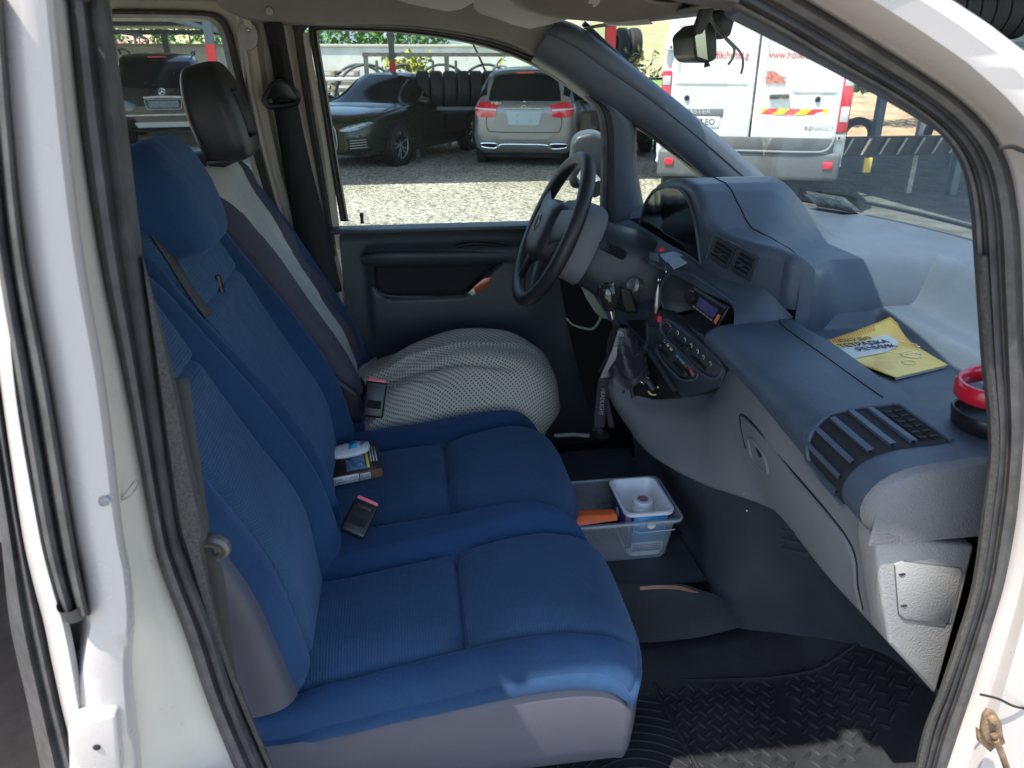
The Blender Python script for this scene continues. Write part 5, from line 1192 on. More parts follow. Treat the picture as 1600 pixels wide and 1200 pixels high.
G = np.array(G); CL = np.cumsum(np.linalg.norm(np.diff(G, axis=1, prepend=G[:, :1]), axis=2), axis=1); CW = np.cumsum(np.linalg.norm(np.diff(G, axis=0, prepend=G[:1]), axis=2), axis=0)
mb.grid(G, flip=True)
rim = [tuple(p) for p in G[0]]+[tuple(p) for p in G[1:, -1]]+[tuple(p) for p in G[-1, ::-1][1:]]
mb.grid([rim, [(p[0]+.004, p[1], p[2]-.03) for p in rim], [(p[0]-.02, p[1], p[2]-.07) for p in rim]])
nA = n1*n2; rimI = [(0, i) for i in range(n2)]+[(j, n2-1) for j in range(1, n1)]+[(n1-1, i) for i in range(n2-1)][::-1]
UVp = [(CL[j, i], CW[j, i]) for j in range(n1) for i in range(n2)]
for dd in (0, .03, .07):
    for j, i in rimI: UVp.append((CL[j, i]+(dd if i == n2-1 else 0), CW[j, i]-(dd if j == 0 else 0)+(dd if j == n1-1 else 0)))
dc = mb.build('seat_cloth', K['check'], None, 70)
uvl = dc.data.uv_layers.new(name='UVMap')
for lp in dc.data.loops: uvl.data[lp.index].uv = UVp[lp.vertex_index]; tag(dc, 'wrinkled beige and black checked cloth bunched over the driver seat cushion', 'cloth')
hem = MB().tube([Vector(G[j, 0])+Vector((0, 0, .004)) for j in range(0, n1, 3)], .006, 8, res=60); hem.build('hem', K['endp'], dc)
# --- buckles
def buckle(base, tip, wdir, label=None, W=.052, T=.022):
    b, t = Vector(base), Vector(tip); ax = (t-b).normalized(); L = (t-b).length; w = (Vector(wdir)-ax*ax.dot(Vector(wdir))).normalized(); n = ax.cross(w)
    if n.dot(Vector((0, 0, H))-b) < 0: n = -n
    rot = Matrix((w, n, ax)).transposed()
    if rot.determinant() < 0: rot = Matrix((-w, n, ax)).transposed()
    m = MB(); m.box(b+ax*L/2, (W, T, L), rot=rot, bev=.006, seg=3); o = m.build('belt_buckle', K['blk'], VAN, 60)
    m = MB(); m.box(b+ax*(L+.001)-n*(-T*.08), (W*.86, T*.55, .012), rot=rot, bev=.003); m.build('release_button', mat('pink_red', (.80, .16, .20), .4) if 'pink_red' not in bpy.data.materials else bpy.data.materials['pink_red'], o)
    m = MB(); m.box(b+ax*L*.36+n*(T*.5), (W*.66, .003, L*.22), rot=rot, bev=.001); m.build('label_recess', K['shad'], o)
    m = MB(); m.box(b+ax*L*.80+n*(T*.5), (W*.55, .002, L*.10), rot=rot, bev=.001); m.build('grip_mark', K['lthr'], o)
    return o
buckle(Q(582, 652, y=1.70), Q(589, 596, y=1.735), (1, 0, -.05))
MB().tube([Q(572, 662, y=1.71), Q(583, 650, y=1.70)], .008, 8).build('buckle_stalk', K['steel'], VAN)
buckle(Q(549, 836, y=1.215), Q(573, 786, y=1.27), (1, -.1, -.35), W=.05)
# ================================================================== dashboard
def zs(y): return float(np.interp(y, [.78, .95, 1.15, 1.45, 2.2], [1.036, 1.052, 1.082, 1.100, 1.105]))
def xws(y): return 1.13+.21*(1-((y-1.5)/.72)**2)
def Htop(x, y):
    base = 1.153+.006*float(sst(.72, .78, x))-.004*float(sst(1.2, .85, y))
    m = float(sst(1.02, 1.115, x-.10*(1-((y-1.5)/.72)**2)*.6))
    z = base+(1.252-base)*m
    z += .012*float(sst(1.08, 1.3, x))*m
    # oddments tray behind the front lip, deepest toward the centre
    dep = .040*float(sst(.93, 1.12, y))*float(sst(1.445, 1.41, y))
    z -= dep*float(sst(.790, .797, x))*float(sst(1.03, .985, x))*(1-m)
    return z
def contour(y):
    z0 = zs(y); h = Htop(.71, min(y, 1.40))-z0 if y > 1.40 else Htop(.71, y)-z0; h = max(h, .05)
    e = float(sst(.86, .80, y))*.016
    return [(.650, z0-.004), (.616, z0+.10*h), (.599, z0+.36*h), (.605, z0+.64*h), (.630, z0+.86*h), (.668-e*.0, z0+.97*h), (.712, z0+h)]
def DS(y, w, off=0):
    "dash skin: w 0..1 over the front roll, beyond 1 metres/0.1 along the top"
    if w <= 1:
        C = cr(contour(y), 61); i = w*60; a = int(min(59, i)); p = C[a]*(1-(i-a))+C[a+1]*(i-a); t = C[a+1]-C[a]; t /= np.linalg.norm(t)
        return Vector((p[0]-t[1]*off, y, p[1]+t[0]*off))
    x = .712+(w-1)*.1; return Vector((x, y, Htop(x, y)+off))
mb = MB(); G = []
YD = np.linspace(.80, 1.385, 90)
for y in YD:
    C = cr(contour(y), 30); row = [(a, y, b) for a, b in C]
    xe = xws(y)-.004
    for x in np.linspace(.712, xe, 70)[1:]: row.append((x, y, Htop(x, y)))
    G.append(row)
G = np.array(G); mb.grid(G)
mb.grid([[(x, y, Htop(x, y)) for x in np.linspace(.745, 1.30, 90)] for y in np.linspace(1.385, 1.50, 20)])
# end of the roll rounded off beside the radio bay
last = G[-1][:45]; c = last.mean(0)
mb.grid([last, [(p[0]+(c[0]-p[0])*.06, 1.399, p[2]+(c[2]-p[2])*.10) for p in last], [(p[0]+(c[0]-p[0])*.3, 1.407, p[2]+(c[2]-p[2])*.35) for p in last], [tuple(c+np.array([0, .026, 0]))]*len(last)])
DASH = mb.build('dashboard', K['dash'], VAN, 50)
# slab toward the windscreen and the instrument hood, one moulding
hz = [(2.20, 1.19), (2.12, 1.20), (2.09, 1.215), (2.065, 1.245), (2.04, 1.278), (1.99, 1.320), (1.905, 1.362), (1.81, 1.388), (1.73, 1.398), (1.67, 1.394), (1.635, 1.380), (1.605, 1.352), (1.585, 1.325), (1.565, 1.310), (1.53, 1.304), (1.44, 1.300), (1.41, 1.292)]
def hood_z(y): a = sorted(hz); return float(np.interp(y, [p[0] for p in a], [p[1] for p in a]))
def face(y):                # lower and upper edge of the hood's face: (x, z)
    xl = float(np.interp(y, [1.40, 1.45, 1.54, 1.61, 1.85, 2.1, 2.2], [.765, .728, .690, .670, .668, .675, .70])); zl = float(np.interp(y, [1.40, 1.5, 1.66, 2.2], [1.198, 1.203, 1.212, 1.19]))
    xu = float(np.interp(y, [1.40, 1.45, 1.54, 1.61, 1.85, 2.1, 2.2], [.765, .725, .682, .652, .640, .660, .70]))
    return xl, zl, xu, hood_z(y)
mb = MB(); G = []
for y in np.linspace(1.405, 2.20, 130):
    xl, zl, xu, zt = face(y); zt = max(zt, zl+.01); r = min(.022, (zt-zl)*.45); row = [(xl+.01, y, zl-.02), (xl, y, zl)]
    for t in (.25, .5, .75): row.append((xl+(xu-xl)*t, y, zl+(zt-r-zl)*t))
    for a in np.linspace(0, math.pi/2, 7): row.append((xu+r-r*math.cos(a), y, zt-r+r*math.sin(a)))
    zsl = 1.252; xe = xws(y)-.004
    for x in np.linspace(xu+r+.01, xe, 40)[0:]:
        k = float(sst(.765+.115*float(sst(1.48, 1.8, y)), .86+.22*float(sst(1.48, 1.75, y)), x)); zz = zt+(zsl+.012*float(sst(1.08, 1.3, x))-zt)*k; row.append((x, y, zz))
    G.append(row)
G = np.array(G)
WK = lambda x: float(sst(.775, .93, x))
for i in range(G.shape[0]):
    for j in range(G.shape[1]):
        if G[i, j, 2] > 1.22: G[i, j, 1] += .088*WK(G[i, j, 0])*max(0, 1-(G[i, j, 1]-1.405)/.16)
mb.grid(G)
e = G[0]; rows = [e]
for f_, dy, sh, sz in ((.10, -.012, .004, .003), (.22, -.022, .012, .010), (.36, -.027, .026, .022), (.60, -.029, .026, .050), (.85, -.030, .026, .085), (1, -.031, .026, .17)):
    row = []
    for p in e:
        w = WK(p[0]) if p[2] > 1.22 else 0; y = (1.405+dy)*(1-w)+(p[1]-(p[1]-1.425)*f_)*w
        row.append((p[0]+sh*(1-w)*(1 if p[0] < .8 else .3), y, p[2]-(sz if p[2] > 1.22 else 0)-(.0 if w < .5 else (.006*math.sin(math.pi*f_)))))
    rows.append(row)
mb.grid(rows, flip=True)
HOOD = mb.build('instrument_hood', K['dash'], VAN, 45)
# gap line round the hood, black instrument window, vents
def hs(y, x): 
    xl, zl, xu, zt = face(y); r = min(.022, (zt-zl)*.45); 
    if x < xu+r: return Vector((x, y, zt-r*(1-math.sin(math.acos(max(-1, min(1, (xu+r-x)/r)))))))
    k = float(sst(.78+.10*float(sst(1.45, 1.8, y)), 1.08, x)); return Vector((x, y, zt+(1.252-zt)*k))
HB_ = BVHTree.FromPolygons([tuple(v.co) for v in HOOD.data.vertices], [tuple(p.vertices) for p in HOOD.data.polygons])
def hs(y, x):
    h_ = HB_.ray_cast(Vector((x, y, 2)), Vector((0, 0, -1))); return h_[0]+Vector((0, 0, .0004)) if h_[0] else Vector((x, y, 1.3))
ln = [hs(y, x) for y, x in cr( [(1.90, .80), (1.80, .74), (1.72, .73), (1.65, .735), (1.615, .74), (1.58, .755), (1.52, .775), (1.45, .79), (1.41, .80)], 70)]
MB().tube(ln, .0015, 6).build('hood_seam', K['shad'], HOOD)
mb = MB(); W = []; ys = np.linspace(1.605, 2.062, 60)
lo, hi = [], []
for y in ys:
    xl, zl, xu, zt = face(y); z0 = zl+.012; z1 = max(z0+.001, zt-.020); 
    r_f = min(.022, (zt-zl)*.45); f = lambda z: xl+(xu-xl)*min(1, (z-zl)/(zt-r_f-zl))
    c = 1-abs((y-1.8335)/.2286)**5; z1 = z0+(z1-z0)*max(0, c)**.45
    lo.append(Vector((f(z0)-.0035, y, z0))); hi.append(Vector((f(z1)-.0035, y, z1)))
mb.grid([[a+(b-a)*t for t in np.linspace(0, 1, 8)] for a, b in zip(lo, hi)]); wnd = mb.build('instrument_window', mat('instrument_glass', (.004, .005, .007), .12, spec=.5), HOOD)
MB().tube(lo+hi[::-1], .0042, 6, closed=True, res=140).build('instrument_bezel', K['dash'], HOOD)
# faint dials behind the glass
for y, r in ((1.92, .05), (1.78, .05), (1.68, .03)):
    MB().tube([(face(y)[0]-.006-.06*0, y+r*math.cos(a), 1.262+r*math.sin(a)*.8) for a in np.linspace(0, 2*math.pi, 25)[:-1]], .0010, 4, closed=True).build('dial_ring', K['dashd'], wnd)
def fpt(u, v, off=0):       # point on the hood face (vents)
    best = None
    for y in np.linspace(1.40, 1.75, 141):
        xl, zl, xu, zt = face(y); p = Q(u, v, y=y); t = (p.z-zl)/(zt-zl); d = abs(p.x-(xl+(xu-xl)*t))
        if best is None or d < best[0]: best = (d, p)
    return best[1]+Vector((-off, -off*.4, off*.2))
def quad(pts, off): return [fpt(u, v, off) for u, v in pts]
def bil(q, s, t): return (q[0]*(1-s)+q[1]*s)*(1-t)+(q[3]*(1-s)+q[2]*s)*t
def vent(q, n, parent, lever=True):
    mb = MB(); mb.grid([[bil(q, s, t)+Vector((.0, 0, 0)) for t in (0, 1)] for s in (0, 1)]); o = mb.build('air_vent', K['shad'], parent)
    nn = nrm(q)
    fr_ = MB().tube(lin(list(q)+[q[0]], 40)[:-1], .0034, 6, closed=True); fr_.build('vent_frame', K['dashd'], o)
    for k in range(n):
        t = (k+.5)/n; a = bil(q, .03, t)+nn*.003; b = bil(q, .97, t)+nn*.003; m = MB(); m.prism([a-nn*.006, b-nn*.006, b+nn*.003+Vector((0, 0, .002)), a+nn*.003+Vector((0, 0, .002))], Vector((0, 0, .0018))); m.build('vent_slat', K['dash'], o)
    if lever: m = MB(); c = bil(q, .55, .5)+nn*.010; m.ell(c, (.006, .006, .003)); m.build('vent_tab', K['dashd'], o)
    return o
vent(quad([(1124, 373), (1151, 388), (1137, 419), (1113, 401)], .004), 5, HOOD)
vent(quad([(1160, 388), (1184, 403), (1170, 436), (1145, 421)], .004), 5, HOOD)
fr = MB().tube(lin([*quad([(1117, 366), (1190, 402), (1176, 442), (1105, 405), (1117, 366)], .003)], 60)[:-1], .003, 6, closed=True); fr.build('vent_surround', K['dash'], HOOD)
# ledge below the hood, radio bay, centre face
mb = MB()
L0 = [(1222, 470, 1.383), (1195, 452, 1.43), (1150, 436, 1.51), (1095, 405, 1.64), (1050, 384, 1.76), (1000, 352, 2.02), (975, 340, 2.2)]
L1 = [(1196, 500, 1.383), (1158, 478, 1.43), (1118, 450, 1.52), (1070, 420, 1.64), (1028, 398, 1.76), (975, 362, 2.02), (950, 350, 2.2)]
L2 = [(1160, 505, 1.40), (1143, 478, 1.44), (1100, 455, 1.53), (1060, 432, 1.63), (1010, 410, 1.75), (955, 372, 2.02), (930, 360, 2.2)]
LL = [[Q(u, v, y=y) for u, v, y in L] for L in (L0, L1, L2)]; LL[0][0] = Vector((.79, 1.384, 1.160)); LL[1][0] = DS(1.384, 1.0); LL[2][0] = DS(1.384, .80)
mb.loft(LL, 12, 60); mb.build('dash_ledge', K['dash'], VAN, 50)
mb = MB()   # radio bay: a scoop
def qp(l): return [Q(u, v, y=y) for u, v, y in l]
S = [qp([(1150, 478, 1.44), (1112, 452, 1.53), (1078, 430, 1.60), (1050, 428, 1.66), (1036, 445, 1.69), (1034, 470, 1.70), (1045, 492, 1.68)]),
     [p+Vector((.035, .0, .0)) for p in qp([(1146, 482, 1.45), (1110, 458, 1.53), (1082, 440, 1.59), (1060, 440, 1.64), (1048, 452, 1.665), (1046, 470, 1.67), (1052, 486, 1.665)])],
     [p+Vector((.06, 0, 0)) for p in qp([(1140, 500, 1.46), (1115, 480, 1.52), (1095, 468, 1.57), (1075, 464, 1.61), (1064, 468, 1.63), (1058, 476, 1.645), (1058, 486, 1.65)])],
     [p+Vector((.03, 0, 0)) for p in qp([(1128, 524, 1.45), (1110, 512, 1.50), (1092, 502, 1.55), (1078, 497, 1.59), (1067, 494, 1.62), (1060, 492, 1.64), (1056, 492, 1.65)])],
     qp([(1122, 540, 1.43), (1106, 529, 1.48), (1088, 517, 1.53), (1073, 507, 1.58), (1062, 500, 1.62), (1052, 496, 1.66), (1045, 492, 1.68)])]
mb.loft(S, 30, 50); mb.build('radio_bay', K['dashd'], VAN, 60)
mb = MB().tube(qp([(1148, 474, 1.44), (1112, 449, 1.53), (1080, 428, 1.60), (1052, 425, 1.66), (1036, 441, 1.695), (1032, 468, 1.705), (1044, 492, 1.685), (1064, 503, 1.62), (1088, 519, 1.53), (1108, 532, 1.48), (1122, 543, 1.43)]), .005, 8, res=90); mb.build('bay_rim', K['dash'], VAN)
rq = [Q(1083, 444, y=1.575), Q(1140, 478, y=1.455), Q(1121, 512, y=1.455), Q(1070, 472, y=1.575)]; rn = nrm(rq)
mb = MB(); plate(mb, [p-rn*.0 for p in rq], .05, .003); rad = mb.build('radio', K['blk'], VAN, 60)
def rpt(s, t, o=.0015): return bil(rq, s, t)+rn*o
m = MB(); plate(m, [rpt(.30, .36), rpt(.82, .36), rpt(.82, .80), rpt(.30, .80)], .001); m.build('radio_display', mat('violet_display', (.06, .045, .16), .2), rad)
m = MB(); plate(m, [rpt(.08, .10), rpt(.95, .10), rpt(.95, .20), rpt(.08, .20)], .001); m.build('cassette_slot', K['dash'], rad)
m = MB().lathe([(.012, 0), (.011, .012), (.001, .013)], rpt(.10, .58, 0), rn, 20); m.build('volume_knob', K['lthr'], rad)
m = MB(); plate(m, [rpt(.02, .30, .006), rpt(.12, .26, .006), rpt(.12, .42, .006), rpt(.02, .44, .006)], .004, .001); m.build('red_key', mat('dull_red', (.45, .08, .09), .4), rad)
m = MB(); plate(m, [rpt(.87, .52, .002), rpt(.93, .52, .002), rpt(.93, .92, .002), rpt(.87, .92, .002)], .002); m.build('orange_key', mat('orange_key', (.85, .20, .12), .4), rad)
for k in range(6): m = MB(); plate(m, [rpt(.24+.1*k, .86), rpt(.31+.1*k, .86), rpt(.31+.1*k, .93), rpt(.24+.1*k, .93)], .001); m.build('preset_key', K['galv'], rad)
# centre face below the bay, heater panel
mb = MB(); mb.loft([qp([(1128, 540, 1.43), (1090, 520, 1.53), (1046, 494, 1.68), (1020, 470, 1.76), (985, 430, 1.9)]), qp([(1134, 570, 1.41), (1090, 545, 1.50), (1038, 510, 1.65), (1005, 485, 1.74), (970, 450, 1.9)]), qp([(1136, 600, 1.42), (1080, 590, 1.52), (1030, 560, 1.64), (990, 530, 1.74), (950, 500, 1.9)])], 12, 40); mb.build('centre_face', K['dash'], VAN, solid=.01)
hq = qp([(1012, 484, 1.66), (1030, 484, 1.65), (1072, 512, 1.55), (1128, 566, 1.412), (1134, 580, 1.402), (1124, 605, 1.402), (1092, 616, 1.46), (1062, 620, 1.50), (1012, 548, 1.64)])
mb = MB(); plate(mb, hq, .05, .004); hp = mb.build('heater_panel', K['dashd'], VAN, 60)
hn = nrm([hq[1], hq[4], hq[7], hq[8]])
hO = [hq[0]*1, hq[3]*1, hq[7]*1, hq[8]*1]
def hpx(u, v, o=.004):
    d = fw + rt*((u-800)/F) + up*((600-v)/F); c = (hq[1]+hq[4]+hq[7]+hq[8])/4+hn*o; t = (c-Vector((0, 0, H))).dot(hn)/d.dot(hn); return Vector((0, 0, H))+d*t
tr_ = MB(); tr_.tube([hpx(u, v, .006) for u, v in [(1040, 500), (1060, 510), (1112, 553), (1128, 572), (1124, 588), (1108, 590), (1072, 566), (1040, 527), (1032, 508)]], .0035, 8, closed=True, res=70); tr_.build('slider_track_rim', K['dash'], hp)
tr_ = MB(); tr_.tube([hpx(u, v, .005) for u, v in [(1026, 540), (1045, 535), (1082, 570), (1090, 588), (1078, 594), (1060, 590), (1034, 562)]], .003, 8, closed=True, res=60); tr_.build('slider_track_rim', K['dash'], hp)
def slot(a, b, w=.004):
    p, q = hpx(*a, .005), hpx(*b, .005); m = MB(); m.tube([p, q], w, 6); m.build('slider_slot', K['shad'], hp)
slot((1052, 528), (1066, 540)); slot((1080, 556), (1102, 576)); slot((1030, 546), (1044, 558)); slot((1052, 566), (1066, 580))
for (u, v) in ((1073, 546), (1030, 540), (1070, 584)):
    m = MB(); m.ell(hpx(u, v, .012), (.011, .010, .008)); m.ell(hpx(u+1, v-1, .020), (.006, .008, .006)); m.build('slider_knob', K['lthr'], hp)
cols = {'w': mat('pale_mark', (.55, .50, .40), .5), 'b': mat('blue_mark', (.10, .35, .50), .5), 't': mat('teal_mark', (.15, .42, .40), .5), 'r': mat('red_mark', (.42, .12, .11), .5), 'd': mat('dim_red_mark', (.25, .09, .09), .5)}
for u, v, c in ((1039, 533, 'w'), (1044, 539, 'w'), (1049, 545, 'w'), (1059, 556, 'b'), (1064, 561, 't'), (1068, 566, 't'), (1072, 571, 'd'), (1077, 575, 'd'), (1080, 580, 'r'), (1083, 585, 'r')):
    m = MB(); m.lathe([(.0048, 0), (.0045, .0012), (.0001, .0012)], hpx(u, v, .005), hn, 12); m.build('temperature_mark', cols[c], hp)
for u, v in ((1059, 520), (1070, 531), (1080, 540), (1090, 549), (1099, 558), (1110, 568)):
    m = MB(); c = hpx(u, v, .006)
    m.tube([c+Vector((0, .005*math.cos(a), .005*math.sin(a))) for a in np.linspace(0, 5, 9)], .0007, 4); m.build('vent_symbol', K['plt'], hp)
hz_ = MB(); hz_.lathe([(.017, 0), (.016, .014), (.001, .015)], hpx(1024, 500, .0), hn, 24); hz_.build('rocker_switch', K['lthr'], hp)
hz_ = MB(); hz_.box(hpx(1029, 497, .014), (.012, .024, .016), bev=.003); hz_.build('hazard_switch', mat('hazard_red', (.45, .03, .05), .4), hp)
hz_ = MB(); hz_.tube([hpx(1040+9*math.cos(a), 512+8*math.sin(a), .006) for a in np.linspace(0, 6.28, 20)[:-1]], .002, 6, closed=True); hz_.build('switch_ring', K['chrome'], hp)
# lower pocket: open tray with a charger
mb = MB(); tq = qp([(1016, 553, 1.63), (1060, 616, 1.50), (1052, 622, 1.51), (1020, 624, 1.57), (985, 616, 1.64), (988, 600, 1.65)])
plate(mb, tq, .02, .002); mb.build('oddments_pocket', K['blk'], VAN)
for a, b in (((1013, 547, 1.63), (1055, 610, 1.50)), ((1010, 556, 1.63), (986, 602, 1.65)), ((986, 602, 1.65), (990, 622, 1.63))):
    MB().tube([Q(a[0], a[1], y=a[2]), Q(b[0], b[1], y=b[2])], .006, 8).build('pocket_edge', K['dashd'], VAN)
# ---- lower dash (grey) with glove box
T_ = [(1371, 842, .83), (1340, 795, .87), (1293, 738, .95), (1245, 681, 1.05), (1197, 627, 1.15), (1150, 575, 1.30), (1133, 588, 1.40), (1110, 618, 1.455), (1062, 626, 1.53), (1005, 626, 1.61), (955, 604, 1.69), (938, 590, 1.75)]
M_ = [(1366, 895, .83), (1330, 850, .88), (1290, 800, .94), (1245, 745, 1.02), (1195, 690, 1.12), (1150, 655, 1.25), (1120, 650, 1.34), (1090, 655, 1.42), (1050, 655, 1.50), (1002, 648, 1.58), (960, 622, 1.67), (945, 605, 1.73)]
B_ = [(1390, 1007, .83), (1342, 954, .90), (1293, 900, .97), (1255, 852, 1.04), (1216, 803, 1.12), (1188, 785, 1.18), (1140, 768, 1.26), (1100, 755, 1.34), (1050, 731, 1.44), (1008, 703, 1.55), (978, 662, 1.66), (962, 632, 1.72)]
mb = MB(); top_ = [p+Vector((.012, 0, .012)) for p in qp(T_)]
mb.loft([top_, qp(T_), qp(M_), [(a+b)/2+Vector((-.006, 0, 0)) for a, b in zip(qp(M_), qp(B_))], qp(B_), [p+Vector((.03, 0, -.004)) for p in qp(B_)]], 50, 90); LOW = mb.build('lower_dash', K['dashl'], VAN, 50)
LB = BVHTree.FromPolygons([tuple(v.co) for v in LOW.data.vertices], [tuple(p.vertices) for p in LOW.data.polygons])
def LQ(u, v, off=.0):
    d = (fw + rt*((u-800)/F) + up*((600-v)/F)).normalized(); h = LB.ray_cast(Vector((0, 0, H)), d)
    if h[0] is None: return Q(u, v, y=1.1)
    return h[0]-d*off
g1 = MB().tube([LQ(u, v, .0005) for u, v in [(1165, 700), (1157, 660), (1160, 648), (1185, 672), (1240, 738), (1290, 796), (1325, 842), (1338, 876), (1341, 915), (1349, 952)]], .0018, 6, res=90); g1.build('glove_box_gap', K['shad'], LOW)
g1 = MB().tube([LQ(u, v, .003) for u, v in [(1159, 652), (1184, 677), (1238, 743), (1287, 800), (1321, 846), (1334, 878), (1337, 915), (1345, 950)]], .0035, 6, res=90); g1.build('glove_box_edge', K['dashl'], LOW)
g1 = MB().tube([LQ(u, v, .001) for u, v in [(1170, 690), (1176, 688), (1194, 712), (1200, 736), (1194, 737), (1176, 716)]], .0035, 6, closed=True, res=50); g1.build('glove_box_latch', K['dashl'], LOW)
g1 = MB(); g1.prism([LQ(u, v, .0015) for u, v in [(1180, 700), (1184, 698), (1190, 712), (1187, 716)]], (.002, 0, 0)); g1.build('latch_slot', K['shad'], LOW)
for u, v in ((1162, 771), (1167, 798)): MB().ell(LQ(u, v, .0), (.002, .002, .002)).build('trim_pin', K['galv'], LOW)
# ---- end of the dash and kick panel facing the open door
mb = MB(); E_ = [(DS(.80, w)) for w in np.linspace(0, 1, 14)]+[DS(.80, w) for w in (1.5, 2.2, 3, 4, 5)]
low = [Q(1384, 840, y=.80), Q(1400, 843, y=.80), Q(1440, 846, y=.8), Q(1490, 850, y=.8), Q(1560, 856, y=.8)]
cen = Vector((.72, .79, 1.09))
r0 = E_; r1 = [p+(cen-p)*.05+Vector((0, -.010, 0)) for p in E_]; r2 = [p+(cen-p)*.12+Vector((0, -.014, 0)) for p in E_]; r3 = [Vector((p.x+(cen.x-p.x)*.5, .786, min(p.z, 1.04+.0*p.x))) for p in E_]
mb.grid([r0, r1, r2, [Vector((p.x, .786, 1.03)) for p in r2]]); mb.build('dash_end_cap', mat('grained_grey', (.13, .13, .132), .55, bump=1, bs=330, var=.08, vs_=8, dist=.0014, dirt=((.30, .28, .24), 14, .68, .5)), VAN, 50)
kp = [(1371, 838), (1384, 836), (1450, 845), (1524, 853), (1500, 950), (1463, 1087), (1430, 1050), (1390, 1007), (1380, 950), (1369, 865)]
mb = MB(); mb.prism([Q(u, v, y=.795) for u, v in kp], (0, .05, 0), .008, True, 3); mb.build('kick_panel', K['endp'], VAN, 50)
cv = [(1398, 882), (1410, 877), (1500, 888), (1503, 896), (1484, 972), (1476, 976), (1412, 967), (1404, 958)]
mb = MB(); mb.prism([Q(u, v, y=.7935) for u, v in cv], (0, .004, 0), .001, True); kc = mb.build('access_cover', K['endp'], VAN, 50)
MB().tube([Q(u, v, y=.7955) for u, v in cv], .0022, 6, closed=True).build('cover_gap', mat('gap_grey', (.09, .085, .08), .8), kc)
for u, v in ((1409, 897), (1412, 946)): MB().ell(Q(u, v, y=.794), (.006, .002, .0022)).build('cover_notch', K['shad'], kc)
# ---- passenger end vent on the roll
vb = MB(); yy = np.linspace(.845, .970, 30)
def vw(y): return .24+.16*float(sst(.90, .985, y)), 1.58
# black sheet following the skin, its colour painting the shade between the slats
G = []
for y in yy:
    t = (y-.845)/.125; a = .22+.50*max(0, (t-.45)/.55)**2.2; G.append([DS(y, a+(1.40-a)*s, .0015) for s in np.linspace(0, 1, 26)])
vb.grid(G); VT = vb.build('end_vent', K['blkm'], VAN, 60)
rimp = [DS(.845+.125*t, .22+.50*max(0, (t-.45)/.55)**2.2, .003) for t in np.linspace(0, 1, 20)]+[DS(.970, w, .003) for w in np.linspace(.78, 1.34, 12)]+[DS(.964-.119*t, 1.40, .003) for t in np.linspace(0, 1, 12)]
MB().tube(rimp, .0035, 8, res=120).build('vent_rim', K['dash'], VT)
for k, w in enumerate((.30, .43, .56, .69, .82, .94)):
    y1 = .962-.03*max(0, (.8-w))*1.2
    m = MB(); P0 = [DS(y, w, -.000) for y in np.linspace(.853, y1, 14)]; P1 = [DS(y, w, .007) for y in np.linspace(.853, y1, 14)]; P2 = [DS(y, w+.035, .007) for y in np.linspace(.853, y1, 14)]; P3 = [DS(y, w+.03, 0) for y in np.linspace(.853, y1, 14)]
    m.grid([P0, P1, P2, P3]); m.build('vent_slat', K['dash'], VT, 30)
for w in (1.03, 1.20):
    m = MB(); m.grid([[DS(y, w+dw, .0028) for y in np.linspace(.858, .955, 12)] for dw in (0, .12)]); s_ = m.build('vent_slot', K['shad'], VT)
    for k in range(6): y = .864+.0168*k; m = MB().tube([DS(y, w, .004), DS(y, w+.12, .004)], .0014, 4); m.build('slot_bar', K['dashd'], s_)
# front lip line of the tray
MB().tube([DS(y, w, .0004) for y, w in [(1.40, 1.62), (1.38, 1.45), (1.34, 1.36), (1.2, 1.34), (1.05, 1.33), (1.0, 1.34)]], .0011, 6, res=60).build('lip_seam', K['shad'], DASH)
# ---- bulkhead, tunnel, hump
mb = MB(); bt = [p+Vector((.025, 0, .0)) for p in qp(B_)]
bo = qp([(1430, 1000, .83), (1370, 960, .90), (1320, 925, .97), (1290, 915, 1.04), (1250, 925, 1.12), (1215, 950, 1.18), (1160, 968, 1.24), (1100, 940, 1.30), (1075, 890, 1.38), (1050, 830, 1.48), (1010, 780, 1.62), (985, 760, 1.72)])
bo[0] = Vector((1.06, .83, .40)); bo[1] = Vector((1.05, .90, .40)); bo[2] = Vector((1.02, .98, .40)); bo[3] = Vector((.98, 1.06, .40)); bo[4] = Vector((.93, 1.12, .40)); bo[5] = Vector((.86, 1.18, .40))
mid = [(a*.45+b*.55)+Vector((.035*math.sin(i*.5)**2, 0, 0)) for i, (a, b) in enumerate(zip(bt, bo))]
mb.loft([bt, mid, bo, [p+Vector((0, 0, -.12)) for p in bo]], 30, 70); mb.build('tunnel_cover', K['dashd'], VAN, 50)
BH = mb
for k in range(3): MB().tube([Q(1222, 828+14*k, y=1.10)+Vector((-.0, 0, 0)), Q(1262, 836+15*k, y=1.03)], .004, 6).build('vent_rib', K['dashd'], VAN)
mb = MB(); mb.loft([[(.16, y, .44), (.16, y, .57), (.20, y, .592), (.40, y, .592), (.585, y, .592), (.625, y, .575), (.63, y, .44)] for y in (1.27, 1.275, 1.30, 1.6, 1.9)], 30, 40); mb.build('floor_hump', K['dashd'], VAN, 50)
mb = MB(); mb.loft([[(-.1, 1.245, .595), (.63, 1.245, .595), (.70, 1.25, .585)], [(-.1, 1.23, .59), (.64, 1.23, .59), (.72, 1.235, .575)], [(-.1, 1.215, .50), (.62, 1.215, .51), (.75, 1.22, .50)], [(-.1, 1.13, .43), (.62, 1.16, .43), (.8, 1.19, .43)]], 16, 20); mb.build('floor_step', K['dashl'], VAN, 60) if False else None
